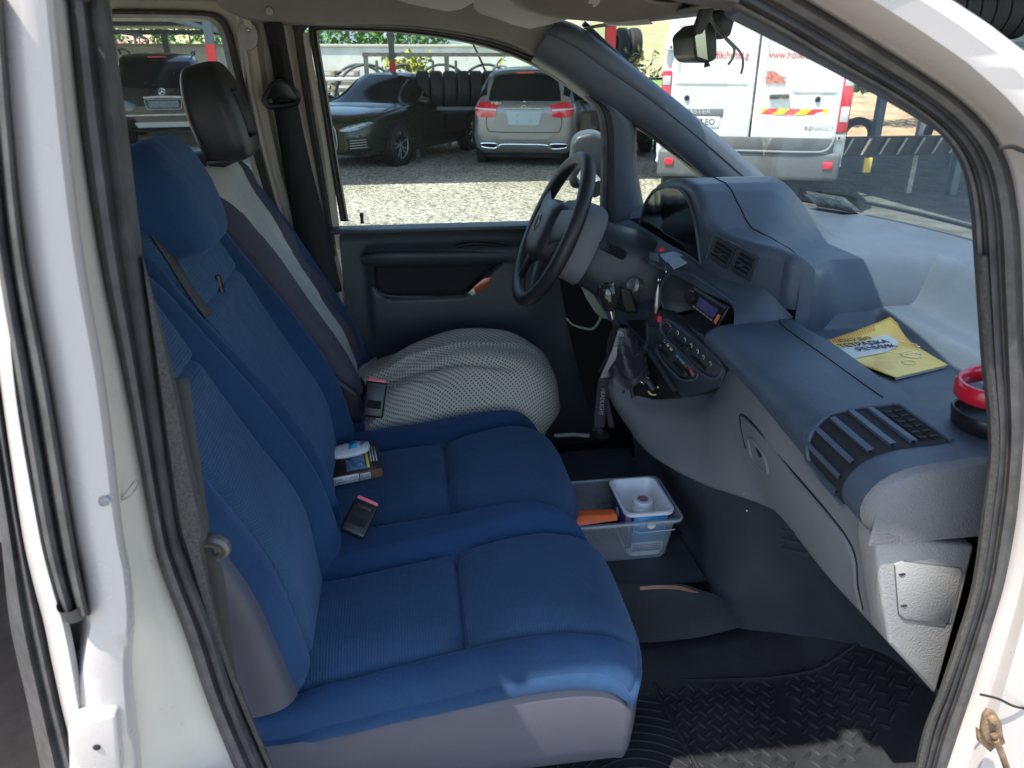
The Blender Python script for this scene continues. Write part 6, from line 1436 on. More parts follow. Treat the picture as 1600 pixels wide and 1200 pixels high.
# ---- rubber mats
K['mat'] = mat('rubber_mat', (.010, .011, .013), .72, spec=.3, bump=.4, bs=90, var=.35, vs_=7, dirt=((.06, .06, .058), 30, .66, .5), dist=.002)
def mz(x, y): return .432+.055*float(sst(1.10, 1.235, y))+.12*max(0, x-.72)+.10*float(sst(.80, .98, x))+.012*math.sin(x*7)*float(sst(1.08, 1.2, y))
mb = MB(); xs_ = np.linspace(-.15, 1.08, 90); ys_ = np.linspace(.765, 1.255, 60)
mb.grid([[(x, y, mz(x, y)+(.012*float(sst(.785, .770, y)))) for y in ys_] for x in xs_], flip=True)
def bar(x, y, a, L=.030, w=.0038, h=.0035):
    c, s = math.cos(a), math.sin(a); v = []
    for dx, dy, dz in ((-L/2, 0, 0), (-L*.3, -w, 0), (L*.3, -w, 0), (L/2, 0, 0), (L*.3, w, 0), (-L*.3, w, 0), (-L*.25, 0, h), (L*.25, 0, h)):
        px, py = x+dx*c-dy*s, y+dx*s+dy*c; v.append((px, py, mz(px, py)+dz+.0003))
    mb.add(v, [(0, 1, 6), (1, 2, 7, 6), (2, 3, 7), (3, 4, 7), (4, 5, 6, 7), (5, 0, 6)], False)
for i in range(38):
    for j in range(22):
        x = .40+.0215*i; y = .79+.0215*j; 
        if y > 1.14-.0*(x): continue
        ang = R(20)
        X = .40+(x-.4)*math.cos(ang)-(y-.95)*math.sin(ang); Y = .95+(x-.4)*math.sin(ang)+(y-.95)*math.cos(ang)
        if not (.80 < Y < 1.13 and .47 < X < 1.0) or (.675 < X-.25*(Y-.95) < .705): continue
        bar(X, Y, ang+(0.2 if (i+j) % 2 else math.pi/2+.2), .026)
for k in range(16):
    r_ = .03+.021*k; P = [(.36+r_*math.cos(a), .87+r_*math.sin(a)*.95) for a in np.linspace(-.6, 3.4, 40)]; P = [p for p in P if p[1] > .785 and p[1] < 1.13 and p[0] < .485-.1*(p[1]-.95)]
    if len(P) > 3: mb.tube([(a, b, mz(a, b)) for a, b in P], .0022, 5)
mb.tube([(.485-.1*(y-.95), y, mz(.48, y)) for y in np.linspace(.78, 1.14, 20)], .005, 6); mb.tube([(x, 1.135+.02*math.sin(x*5), mz(x, 1.135)) for x in np.linspace(.2, 1.0, 30)], .005, 6)
FM = tag(mb.build('floor_mat', K['mat'], None, 40), 'black rubber footwell mat with raised tread bars in front of the near seat', 'floor mat')
mb = MB(); mb.grid([[(x, y, .455+.10*max(0, x-.75)) for y in np.linspace(1.76, 2.2, 10)] for x in np.linspace(.3, 1.08, 12)], flip=True)
for k in range(18): mb.tube([(.45+.03*k, 1.78, .458+.10*max(0, .45+.03*k-.75)), (.47+.03*k, 2.18, .458+.10*max(0, .47+.03*k-.75))], .003, 4)
tag(mb.build('floor_mat', K['mat'], None, 40), 'ribbed black rubber mat in the driver footwell under the steering wheel', 'floor mat')
mb = MB(); mb.grid([[(x, y, .60) for y in np.linspace(1.44, 1.72, 8)] for x in np.linspace(.40, .64, 8)], flip=True)
for i in range(9):
    for j in range(10):
        x, y = .42+.025*i, 1.46+.027*j; a = .2 if (i+j) % 2 else 1.75; mb.tube([(x-.010*math.cos(a), y-.010*math.sin(a), .601), (x+.010*math.cos(a), y+.010*math.sin(a), .601)], .0028, 4)
tag(mb.build('floor_mat', K['mat'], None, 40), 'small black tread mat between the storage box and the gear lever', 'floor mat')
MB().tube([Q(866, 681, y=1.86), Q(895, 679, y=1.85), Q(921, 681, y=1.84)], .006, 8).build('seat_rail', mat('rail_highlight_tint', (.22, .25, .20), .5), VAN)  # pale tone painted in for the highlight along this bar
# ================================================================== steering wheel, column, stalk
WC = Vector((.372, 1.90, 1.250)); WA = Vector((.415, 0, .910)).normalized(); WB = Vector((0, 1, 0)); WN = WB.cross(WA).normalized()
if WN.x > 0: WN = -WN
def wp(a, r, n=0): return WC+WB*(r*math.cos(a))+WA*(r*math.sin(a))+WN*n
RW = .192
mb = MB().tube([wp(a, RW) for a in np.linspace(0, 2*math.pi, 73)[:-1]], .0185, 14, closed=True); SW = mb.build('steering_wheel', K['lthr'], VAN, 60)
def wl_(y, z, n): return WC+WB*y+WA*z+WN*n
for s in (-1, 1):
    mb = MB(); mb.loft([[wl_(s*.06, .06, .014), wl_(s*.06, .01, .026), wl_(s*.06, -.05, .014), wl_(s*.06, 0, .0)], [wl_(s*.11, .072, .012), wl_(s*.11, .032, .018), wl_(s*.11, -.012, .010), wl_(s*.11, .03, .0)], [wl_(s*.175, .085, .006), wl_(s*.18, .045, .012), wl_(s*.178, .008, .004), wl_(s*.18, .045, -.006)]], 12, 20, cv=True); mb.build('wheel_spoke', K['lthr'], SW)
mb = MB()
for s in (-1, 1): mb = MB(); mb.loft([[wl_(s*.030, -.07, .012), wl_(s*.052, -.07, .018), wl_(s*.072, -.06, .010), wl_(s*.05, -.06, -.008)], [wl_(s*.055, -.12, .008), wl_(s*.07, -.12, .013), wl_(s*.085, -.11, .006), wl_(s*.07, -.11, -.008)], [wl_(s*.075, -.172, .002), wl_(s*.09, -.168, .008), wl_(s*.11, -.158, .0), wl_(s*.09, -.16, -.010)]], 12, 20, cv=True).build('lower_spoke', K['lthr'], SW)

mb = MB(); G = []
for i in range(24):
    t = i/23; q = math.sin(t*math.pi/2); G.append([wl_(.088*math.copysign(abs(math.cos(b))**.6, math.cos(b))*q, -.008+.085*math.copysign(abs(math.sin(b))**.6, math.sin(b))*q, .042-.045*(1-math.sqrt(max(0, 1-q**5)))-.0*q) for b in np.linspace(0, 2*math.pi, 65)[:-1]])
mb.grid(G, cv=True, flip=True); hb = mb.build('hub_pad', K['lthr'], SW, 60)
MB().tube([wl_(.017*math.cos(a), .005+.021*math.sin(a), .044) for a in np.linspace(0, 6.28, 25)[:-1]], .0016, 6, closed=True).build('emblem_ring', K['steel'], hb)
MB().tube([wl_(-.008, .018, .044), wl_(.004, .0, .045), wl_(.010, -.012, .044)], .0014, 5).build('emblem_mark', K['steel'], hb)
ax = -WN
def colr(n, hw_, hh, dz=0): return [WC+ax*n+WB*(hw_*math.copysign(abs(math.cos(b))**.6, math.cos(b)))+WA*(hh*math.copysign(abs(math.sin(b))**.6, math.sin(b))+dz) for b in np.linspace(0, 2*math.pi, 49)[:-1]]
MB().grid([colr(.005, .05, .05), colr(.02, .085, .085), colr(.05, .10, .10, .0), colr(.10, .105, .105), colr(.105, .09, .09)], cv=True).build('column_cowl', K['dashl'], VAN, 60)
MB().grid([colr(.09, .085, .070, -.01), colr(.11, .10, .085, -.012), colr(.22, .125, .10, -.015), colr(.34, .14, .115, -.005), colr(.40, .15, .12, 0)], cv=True).build('column_shroud', K['dashd'], VAN, 60)
s0 = Q(972, 398, y=1.78); s1 = Q(944, 383, y=1.70)
mb = MB().tube([s0, (s0+s1)/2, s1], [.013, .012, .014], 10); mb.build('column_stalk', K['lthr'], VAN)
MB().tube([s1, s1+(s1-s0).normalized()*.008], .011, 10).build('stalk_cap', K['dashd'], VAN)
ig = Q(987, 446, y=1.76); MB().lathe([(.022, -.02), (.022, .0), (.014, .004), (.013, -.004), (.001, -.004)], ig, (-.75, -.5, .3), 24).build('ignition_lock', K['steel'], VAN)
MB().loft([[Q(u, v, y=1.72) for u, v in r] for r in ([(968, 448), (985, 452)], [(970, 470), (992, 474)], [(976, 488), (996, 486)])], 10, 6).build('ignition_key_head', K['blk'], VAN, solid=.010)
# under-dash panel on the driver's side
MB().loft([qp([(950, 350, 2.2), (915, 345, 2.22), (880, 350, 2.25)]), qp([(945, 420, 2.12), (905, 400, 2.2), (870, 400, 2.25)]), qp([(960, 520, 2.0), (930, 520, 2.1), (890, 520, 2.2)]), qp([(985, 600, 2.0), (960, 620, 2.05), (920, 640, 2.1)])], 20, 12).build('under_dash_panel', K['blkm'], VAN)
mb = MB(); plate(mb, [Q(u, v, y=1.95) for u, v in [(904, 428), (912, 436), (929, 462), (951, 499), (940, 497), (930, 488), (916, 466), (908, 448)]], .004, .001); fl_ = mb.build('sunlit_fuse_edge', mat('sunlit_edge_tint', (.30, .36, .28), .5), VAN)  # pale green colour paints sunlight on the edge of the fuse cover
MB().tube([Q(u, v, y=1.96) for u, v in [(940, 492), (934, 505), (925, 514), (908, 512), (893, 506), (885, 497)]], [.004, .0035, .002], 6, res=24).build('flap_hook', bpy.data.materials['sunlit_edge_tint'], fl_)
# gear lever
kn = Q(950, 462, y=1.60)
mb = MB().loft([[kn+Vector((r*math.cos(b)*1.05+dx, r*math.sin(b), z)) for b in np.linspace(0, 6.283, 21)[:-1]] for r, z, dx in ((.004, .030, -.002), (.017, .027, -.002), (.024, .012, 0), (.024, -.005, 0), (.019, -.022, .003), (.014, -.034, .005))], 24, 20, cv=True, flip=True); mb.build('gear_knob', mat('glossy_black', (.02, .018, .017), .12, coat=.8), VAN, 60)
MB().tube([kn+Vector((.005, 0, -.032)), kn+Vector((.012, 0, -.055))], [.014, .010], 12).build('knob_collar', K['chrome'], VAN)
gb = Q(1000, 548, y=1.62)
MB().tube([kn+Vector((.01, 0, -.05)), kn+Vector((.035, 0, -.09)), gb+Vector((-.02, 0, -.01))], .007, 8, res=12).build('gear_lever', K['blk'], VAN)
G = []
for i in range(30):
    t = i/29; c = (kn+Vector((.035, 0, -.075)))*(1-t)+(gb+Vector((-.03, .01, -.065)))*t; rr = .014+.046*t**.8
    G.append([c+Vector((rr*math.cos(b)*(1+.10*math.sin(b*5+t*6)), rr*math.sin(b)*1.1*(1+.10*math.sin(b*4-t*7)), .018*math.sin(b*3+t*4)*t+.004*math.sin(t*40))) for b in np.linspace(0, 6.283, 49)[:-1]])
MB().grid(G, cv=True, flip=True).build('gear_gaiter', K['lthr'], VAN, 60)
MB().tube([Q(u, v, y=y) for u, v, y in [(1014, 500, 1.66), (1014, 530, 1.66), (1008, 545, 1.65), (990, 575, 1.66), (978, 600, 1.67), (975, 618, 1.66)]], .009, 8, res=30).build('console_rail', K['dashd'], VAN)
MB().loft([qp([(1015, 500, 1.68), (1030, 560, 1.66), (1010, 600, 1.66), (985, 618, 1.66)]), qp([(985, 500, 1.8), (985, 560, 1.76), (965, 590, 1.74), (950, 602, 1.72)])], 8, 20).build('console_inner', K['blkm'], VAN, solid=.01)
# ================================================================== near door opening: pillars, seals, check strap
def nrel(name, a, b, prof, m, n=60, ang=45, y0=.72, parent=None):
    A, B = cr(a, n), cr(b, n); mb = MB()
    mb.grid([[Q(*(p+(q-p)*t), y=y0-d) for t, d in prof] for p, q in zip(A, B)]); return mb.build(name, m, parent or VAN, ang)
LO = [(103, -15), (126, 210), (156, 410), (196, 610), (234, 820), (250, 890), (287, 990), (322, 1095), (370, 1215)]
LI = [(166, -15), (197, 210), (221, 410), (247, 610), (277, 820), (300, 890), (340, 990), (372, 1095), (424, 1215)]
seal = [(-.10, -.03), (0, .0), (.06, .014), (.2, .022), (.38, .020), (.46, .010), (.52, .008), (.60, .016), (.75, .019), (.86, .012), (.92, .001), (1.0, -.004), (1.05, -.03)]
nrel('door_seal', LO, LI, seal, K['rub'])
RI = [(1085, -22), (1119, -2), (1206, 44), (1294, 96), (1381, 144), (1447, 188), (1486, 227), (1508, 271), (1519, 328), (1524, 400), (1535, 560), (1544, 650), (1545, 717), (1537, 789), (1521, 910), (1495, 1000), (1467, 1084), (1445, 1140), (1428, 1215)]
RO = [(1220, -22), (1263, -2), (1359, 57), (1447, 114), (1512, 162), (1556, 210), (1582, 262), (1595, 328), (1601, 400), (1606, 560), (1606, 650), (1603, 707), (1593, 813), (1575, 910), (1554, 983), (1525, 1079), (1505, 1140), (1480, 1215)]
nrel('door_seal', RO, RI, [(-.08, -.03), (0, 0), (.06, .014), (.22, .024), (.40, .020), (.48, .009), (.53, .008), (.6, .014), (.7, .015), (.76, .004), (.80, .003), (.86, .008), (.94, .006), (1, -.006), (1.04, -.05)], K['rub'], 110)
RIf = [p for p in RI if p[1] > 330]; ROf = [(p[0]+24-6*(p[1] > 1000), p[1]) for p in RIf]
nrel('flocked_trim', ROf, RIf, [(0, .0), (.2, .012), (.55, .015), (.85, .010), (1, -.004), (1.08, -.03)], K['fuzz'])
nrel('flocked_trim', [(222, 400), (247, 600), (262, 720), (277, 825), (290, 860), (330, 985), (372, 1095), (424, 1215)], [(223, 400), (274, 600), (298, 720), (322, 825), (318, 860), (345, 985), (384, 1095), (434, 1215)], [(0, -.004), (.15, .004), (.8, .002), (1, -.012), (1.05, -.04)], K['fuzz'])
# lower pillars carried down to the sill
MB().loft([[(-.46, .70, z), (-.42, .645, z), (-.30, .64, z), (-.25, .655, z), (-.245, .69, z)] for z in (.86, .7, .55, .36)], 8, 16).build('lower_pillar', K['paint'], VAN)
# top seal along the roof edge, above the frame
MB().tube([Q(166, -15, y=.70), (-.235, .70, 1.745), (.0, .70, 1.752), Q(1150, -22, y=.70)], .02, 8, res=30).build('top_seal', K['rub'], VAN)
# B pillar: facets of white sheet metal
P0 = [(-8, -15), (12, 210), (36, 400), (76, 610), (111, 820), (128, 900), (133, 972), (118, 1060), (110, 1215)]
P1 = [(84, -15), (106, 210), (131, 410), (165, 610), (190, 820), (204, 900), (209, 972), (205, 1050), (222, 1215)]
nrel('b_pillar_outer', P0, P1, [(-.4, -.02), (0, .045), (.12, .062), (.5, .066), (.85, .060), (.96, .052), (1.02, .038)], K['paint'], y0=.70)
nrel('b_pillar_jamb', P1, LO, [(-.05, .040), (.05, .034), (.5, .014), (.62, .004), (.9, -.006), (1.15, -.02)], K['jamb'], y0=.70)
nrel('sliding_door_seal', [(-60, -15), (-30, 210), (-8, 400), (25, 600), (62, 820), (82, 905), (101, 966)], [(4, -15), (20, 210), (39, 400), (78, 610), (113, 820), (128, 905), (140, 962)], [(-.05, .02), (.05, .066), (.2, .078), (.38, .074), (.5, .062), (.62, .074), (.82, .080), (.95, .070), (1.05, .03)], K['rub'], y0=.70)
MB().lathe([(.0001, 0), (.006, .001), (.011, -.002), (.0125, -.02)], Q(120, 962, y=.635), (0, .2, -1), 16).build('seal_end', K['rub'], VAN)
nrel('pillar_edge', [(-70, -15), (-40, 210), (-22, 400), (2, 600), (34, 820), (52, 905), (70, 972), (84, 1040), (104, 1130), (128, 1215)], [(-20, -15), (0, 210), (14, 400), (28, 610), (64, 820), (84, 905), (104, 972), (118, 1040), (132, 1130), (150, 1215)], [(-.2, .0), (0, .05), (.3, .064), (.8, .066), (1.1, .056)], K['paint'], y0=.70)
nrel('rear_opening_seal', [(-90, 200), (-60, 400), (-34, 600), (2, 820), (20, 972), (48, 1100), (72, 1215)], [(-40, 200), (-20, 400), (2, 600), (36, 820), (70, 972), (98, 1100), (130, 1215)], [(-.1, -.03), (.05, .02), (.3, .04), (.5, .032), (.7, .042), (.95, .03), (1.1, -.02)], K['rub'], y0=.70)
# striker plate bracket at the foot, screw hole, bolt with scuffs
mb = MB(); mb.prism([Q(u, v, y=.625) for u, v in [(112, 1120), (170, 1115), (181, 1120), (188, 1215), (128, 1215), (106, 1170), (104, 1140)]], (0, .02, 0), .004, True, 3); br = mb.build('bracket_plate', K['paint'], VAN)
MB().ell(Q(151, 1168, y=.624), (.004, .002, .0035)).build('screw_hole', K['shad'], br)
MB().ell(Q(160, 783, y=.637), (.0075, .0015, .0055)).build('scuff_mark', mat('scuff_grey', (.22, .215, .22), .7, var=.4, vs_=90), VAN)
MB().ell(Q(170, 778, y=.639), (.004, .001, .0035)).build('scuff_mark', bpy.data.materials['scuff_grey'], VAN)
MB().tube([Q(u, v, y=.668) for u, v in [(190, 779), (200, 765), (212, 750), (216, 756), (206, 772), (194, 780)]], .0008, 6, closed=True, res=40).build('scuff_ring', bpy.data.materials['scuff_grey'], VAN)
# A pillar and door jamb on the right, overexposed white metal
X0 = RO; X1 = [(1370, -22), (1480, -2), (1540, 38), (1600, 84), (1660, 150), (1720, 230), (1760, 300), (1780, 380), (1790, 450), (1800, 560), (1800, 650), (1800, 717), (1800, 789), (1795, 880), (1790, 940), (1780, 1020), (1770, 1080), (1760, 1140), (1740, 1215)]
def at(l, n): return [tuple(p) for p in lin(l, n)]
A_, B_2 = cr(X0, 120), cr(X1, 120)
mb = MB(); mb.grid([[Q(*(np.array(p)+(np.array(q)-np.array(p))*t), y=.70-d) for t, d in ((-.10, -.02), (.02, .004), (.10, .012), (.18, .030), (.45, .052), (.8, .055), (1., .035), (1.03, -.01))] for p, q in zip(cr(X0, 120), [np.interp(np.linspace(0, 18, 120)[i], range(19), [x[0] for x in X1]) if 0 else np.array([np.interp(i*18/119, range(19), [x[0] for x in X1]), np.interp(i*18/119, range(19), [x[1] for x in X1])]) for i in range(120)])])
AP = mb.build('a_pillar_outer', K['paint'], VAN, 50)
MB().tube([Q(u, v, y=.655) for u, v in [(1560, 232), (1580, 229), (1600, 236), (1640, 250)]], .0022, 6, res=20).build('panel_gap', K['shad'], AP)
MB().tube([Q(u, v, y=.655) for u, v in [(1532, 1085), (1560, 1092), (1590, 1105), (1640, 1110)]], .0018, 6, res=20).build('panel_gap', K['shad'], AP)
K['rust'] = mat('rusty_steel', (.30, .20, .12), .75, .3, bump=.8, bs=200, var=.5, vs_=40, col2=(.12, .07, .04))
mb = MB(); hp_ = lambda u, v, o=0: Q(u, v, y=.635-o)
mb.prism([hp_(1538, 1120), (hp_(1545, 1110)), hp_(1556, 1113), hp_(1566, 1130), hp_(1568, 1148), hp_(1572, 1162), (hp_(1560, 1168)), hp_(1542, 1160), hp_(1534, 1142)], (0, .006, 0), .0015, True)
ck = mb.build('check_strap', K['rust'], VAN, 60)
for u, v, r in ((1549, 1122, .0055), (1551, 1146, .0045)): MB().lathe([(r, -.004), (r, .005), (r*.6, .007), (.0001, .007)], hp_(u, v), (0, -1, 0), 12).build('strap_rivet', K['rust'], ck)
MB().prism([hp_(1528, 1140, -.006), hp_(1540, 1146, -.006), hp_(1558, 1166, -.006), hp_(1548, 1176, -.006), hp_(1530, 1160, -.006)], (0, .006, 0), .001).build('strap_plate', K['rust'], ck)
MB().tube([hp_(1556, 1156, .004), hp_(1566, 1180, .006), hp_(1578, 1215, .008)], .0045, 8, res=10).build('strap_arm', K['rust'], ck)
# near belt: lower guide on the pillar, webbing down to the floor and up
g = MB().tube([Q(u, v, y=.79) for u, v in [(296, 852), (312, 846), (332, 844), (346, 849), (351, 858), (346, 867), (338, 871)]], [.006, .008, .009, .007, .004], 10, res=40); g.build('belt_anchor', mat('worn_metal', (.13, .125, .115), .4, .5, var=.3, vs_=60), VAN)
MB().loft([[Q(a, v, y=y), Q(b, v, y=y)] for a, b, v, y in ((262, 296, 590, .80), (282, 310, 700, .80), (302, 334, 860, .795), (312, 348, 890, .80), (330, 360, 980, .81), (348, 371, 1075, .83), (356, 378, 1130, .84))], 40, 3).build('passenger_belt', K['belt'], VAN, solid=.0015)
# ================================================================== loose things
# --- yellow note book in the dash tray
BZ = 1.120
_n, _r, _f = Q(1400, 588, z=1.128), Q(1512, 561, z=1.128), Q(1391, 497, z=1.150); _f.z = BZ+.004
bc = [Vector((_n.x, _n.y, BZ)), Vector((_r.x, _r.y, BZ)), _f, Vector((_n.x+_f.x-_r.x-.03, _n.y+_f.y-_r.y-.01, BZ))]     # near, right, far, left(hidden behind the lip)
nb = thing('notebook', 'yellow note book with dark lettering lying in the dashboard tray, far corner curling up', 'notebook', tuple(bc[0]))
def bp_(s, t, o=0):         # s along the lower edge (near->right), t toward the far edge
    p = bil([bc[0], bc[1], bc[2], bc[3]], s, t); k = max(0, s*.6+t-.95); return p+Vector((0, 0, .006+o+.055*k*k+.0))
def ycov():
    m = mat('yellow_cover', (.80, .52, .06), .28, spec=.6, var=0); nt = m.node_tree; N = nt.nodes; L = nt.links; b = N['Principled BSDF']
    tc = N.new('ShaderNodeTexCoord'); n = N.new('ShaderNodeTexNoise'); n.inputs['Scale'].default_value = 7; n.inputs['Distortion'].default_value = 1.2; L.new(tc.outputs['Object'], n.inputs['Vector'])
    r = N.new('ShaderNodeValToRGB'); r.color_ramp.elements[0].color = (.72, .36, .015, 1); r.color_ramp.elements[0].position = .3; r.color_ramp.elements[1].color = (.88, .66, .14, 1); r.color_ramp.elements[1].position = .6
    L.new(n.outputs['Fac'], r.inputs[0]); L.new(r.outputs[0], b.inputs['Base Color']); return m
mb = MB(); mb.grid([[bp_(s, t) for t in np.linspace(0, 1, 24)] for s in np.linspace(0, 1, 20)]); mb.build('cover', ycov(), nb, solid=-.001)
mb = MB(); rim = [bp_(s, 0, -.001) for s in np.linspace(0, 1, 20)]+[bp_(1, t, -.001) for t in np.linspace(0, 1, 24)[1:]]+[bp_(s, 1, -.001) for s in np.linspace(1, 0, 20)[1:]]
for k in range(4): o = -.0012*k; mb.grid([[p+Vector((0, 0, o)) for p in rim], [p+Vector((0, 0, o-.0008)) for p in rim], [p+Vector((0, 0, o-.0012))+Vector((-.0008, .0008, 0)) for p in rim]])
mb.build('page_block', mat('paper', (.62, .60, .54), .8), nb)
def bfr(s, t, o=.0012):
    p = bp_(s, t, o); d = Q(1400, 530, z=1.13)-Q(1310, 540, z=1.13); return frame(p, d, Vector((-d.y, d.x, 0)))
mk = lambda n_, c: mat(n_, c, .4)
m = MB(); m.grid([[bp_(s, t, .0016) for t in np.linspace(a, b_, 9)] for s, a, b_ in ((-.0, .50, .74), (.15, .50, .76), (.40, .48, .77), (.62, .52, .80), (.74, .60, .80), (.77, .68, .76))]); m.build('title_band', mk('cover_white', (.66, .66, .60)), nb)
NV = mk('navy_ink', (.02, .035, .09)); XD = (bc[1]-bc[0]); 
text('title_top', 'СКУДО', .019, bfr(.42, .85, .0035), mk('dark_ink', (.05, .04, .02)), nb, .0003, sx=1.15)
text('title', 'ТЕТРАДКА', .0235, bfr(.41, .73, .0040), NV, nb, .0005, sx=.92)
text('title_second', 'РЕЧНИК', .0235, bfr(.44, .60, .0036), NV, nb, .0005, sx=.95)
WH = mk('cover_pale_line', (.80, .74, .48))
for cs, ct, rs in ((.66, .50, .20), (.60, .34, .10), (.62, .30, .08), (.93, .45, .10), (.97, .22, .07), (.42, .20, .07)):
    P = [bp_(min(1, cs+rs*math.cos(a)), min(.99, max(.01, ct+rs*.8*math.sin(a))), .0014) for a in np.linspace(0, 2*math.pi, 7)[:-1]]
    m = MB().tube(lin(P+[P[0]], 60)[:-1], .0008 if rs > .15 else .0014, 4, closed=True); m.build('hexagon_print', WH, nb)
m = MB()
for k in range(26):
    s = .02+.028*k; m.mi = 0 if k < 11 else 1; a, b_ = bp_(s, .90+.0*k, .0012), bp_(min(1, s+.05), .995, .0012); w = Vector((.0012, 0, 0)); m.add([a-w, a+w, b_+w, b_-w], [(0, 1, 2, 3)], False)
m.build('stripe_print', [mk('orange_print', (.78, .20, .03)), mk('amber_print', (.72, .36, .03))], nb)
# --- cup holder: red ring over a black dish
cx_, cy_ = .845, .875; cz_ = Htop(.84, .88)
ch = thing('cup_holder', 'cup holder with thick red ring above a shallow black dish on the dash', 'cup holder', (cx_, cy_, cz_))
def sq(r, z, ex=.8, n=48, rx=1.15): return [Vector((cx_+r*rx*math.copysign(abs(math.cos(b))**ex, math.cos(b)), cy_+r*math.copysign(abs(math.sin(b))**ex, math.sin(b)), cz_+z)) for b in np.linspace(0, 2*math.pi, n+1)[:-1]]
MB().grid([sq(.001, .004), sq(.042, .004), sq(.047, .008), sq(.050, .026), sq(.053, .027), sq(.054, .024), sq(.051, .004), sq(.047, .0)], cv=True, flip=True).build('dish', K['blk'], ch, 50)
RC = [Vector((cx_+.002+.052*1.18*math.cos(b), cy_+.006+.052*math.sin(b), cz_+.062+.006*math.cos(b))) for b in np.linspace(0, 2*math.pi, 61)[:-1]]
MB().tube(RC, 1, closed=True, upv=(0, 0, 1), prof=[(-.013, -.003), (-.010, -.006), (.008, -.006), (.013, -.002), (.013, .002), (.008, .006), (-.010, .005), (-.013, .002)]).build('ring', mat('glossy_red', (.62, .012, .035), .25, coat=.4), ch, 50)
m = MB(); m.box((cx_+.066, cy_, cz_+.036), (.012, .03, .066), bev=.003); m.build('ring_arm', K['blk'], ch)
m = MB(); m.box((cx_+.02, cy_+.035, cz_+.045), (.05, .008, .028), bev=.003); m.build('spring_lug', K['dashl'], ch)
# --- clear storage box on the hump with a tub, a jar and orange tool
CLR = bpy.data.materials.new('clear_plastic'); CLR.use_nodes = True
def clearmat(m):
    nt = m.node_tree; N = nt.nodes; L = nt.links; N.remove(N['Principled BSDF']); tr = N.new('ShaderNodeBsdfTransparent'); tr.inputs[0].default_value = (.86, .90, .92, 1)
    df = N.new('ShaderNodeBsdfPrincipled'); df.inputs['Base Color'].default_value = (.42, .47, .52, 1); df.inputs['Roughness'].default_value = .2
    lw = N.new('ShaderNodeLayerWeight'); lw.inputs[0].default_value = .35; r = N.new('ShaderNodeMapRange'); r.inputs[3].default_value = .16; r.inputs[4].default_value = .75; L.new(lw.outputs['Facing'], r.inputs[0])
    mx = N.new('ShaderNodeMixShader'); L.new(r.outputs[0], mx.inputs[0]); L.new(tr.outputs[0], mx.inputs[1]); L.new(df.outputs[0], mx.inputs[2]); L.new(mx.outputs[0], N['Material Output'].inputs['Surface'])
clearmat(CLR)
bx0, bx1, by0, by1, bz = .245, .572, 1.350, 1.530, .594
def rr(x0, x1, y0, y1, z, r=.02, n=5):
    P = []
    for cx, cy, a0 in ((x1-r, y1-r, 0), (x0+r, y1-r, 90), (x0+r, y0+r, 180), (x1-r, y0+r, 270)):
        for k in range(n+1): a = R(a0+90*k/n); P.append((cx+r*math.cos(a), cy+r*math.sin(a), z))
    return P
sb = thing('storage_box', 'clear plastic storage box standing on the floor hump between the seat and the dash', 'storage box', ((bx0+bx1)/2, (by0+by1)/2, bz))
i_ = .018
m = MB().grid([rr(bx0+i_, bx1-i_, by0+i_, by1-i_, bz), rr(bx0+i_-.004, bx1-i_+.004, by0+i_-.004, by1-i_+.004, bz+.008), rr(bx0+.004, bx1-.004, by0+.004, by1-.004, bz+.092), rr(bx0+.003, bx1-.003, by0+.003, by1-.003, bz+.094), rr(bx0, bx1, by0, by1, bz+.116), rr(bx0-.008, bx1+.008, by0-.008, by1+.008, bz+.117), rr(bx0-.009, bx1+.009, by0-.009, by1+.009, bz+.108)], cv=True, flip=True)
m.f.append(tuple(range(24))); m.m.append(0); m.sm.append(False); m.build('box_body', CLR, sb, 50)
m = MB().tube(rr(bx0-.008, bx1+.008, by0-.008, by1+.008, bz+.114), .0026, 6, closed=True); m.build('box_rim', mat('frosted_rim', (.34, .38, .42), .25, coat=.3), sb)
m = MB().tube([(bx0+.22, by0-.003, bz+.093), (bx0+.235, by0-.003, bz+.086), (bx1-.01, by0-.003, bz+.088)], .0015, 5); m.build('box_ridge', bpy.data.materials['frosted_rim'], sb)
m = MB().lathe([(.010, 0), (.009, .003), (.0001, .003)], (.505, by0-.004, bz+.106), (0, -1, 0), 20); m.build('box_clip', mat('clip_pale', (.55, .55, .5), .4), sb)
tb = thing('food_tub', 'white lidless tub with blue label standing in the clear storage box', 'tub', (.505, 1.43, bz+.002))
tx0, tx1, ty0, ty1 = .452, .562, 1.362, 1.512; WT = mat('white_plastic', (.72, .73, .74), .3)
m = MB().grid([rr(tx0+.012, tx1-.012, ty0+.012, ty1-.012, bz+.004), rr(tx0+.004, tx1-.004, ty0+.004, ty1-.004, bz+.118), rr(tx0-.003, tx1+.003, ty0-.003, ty1+.003, bz+.120), rr(tx0-.004, tx1+.004, ty0-.004, ty1+.004, bz+.128), rr(tx0+.001, tx1-.001, ty0+.001, ty1-.001, bz+.129), rr(tx0+.006, tx1-.006, ty0+.006, ty1-.006, bz+.122), rr(tx0+.012, tx1-.012, ty0+.012, ty1-.012, bz+.085)], cv=True, flip=True)
m.f += [tuple(6*24+k for k in range(24))]; m.m.append(0); m.sm.append(False); m.build('tub_body', WT, tb, 50)
def tside(x0, x1, z0, z1, mt, nm, o=.0015):
    m = MB(); f = lambda z: ty0+.004+.008*(1-(z-bz)/.118)-o; m.add([(x0, f(z0), z0), (x1, f(z0), z0), (x1, f(z1), z1), (x0, f(z1), z1)], [(0, 1, 2, 3)], False); return m.build(nm, mt, tb, solid=.0006)
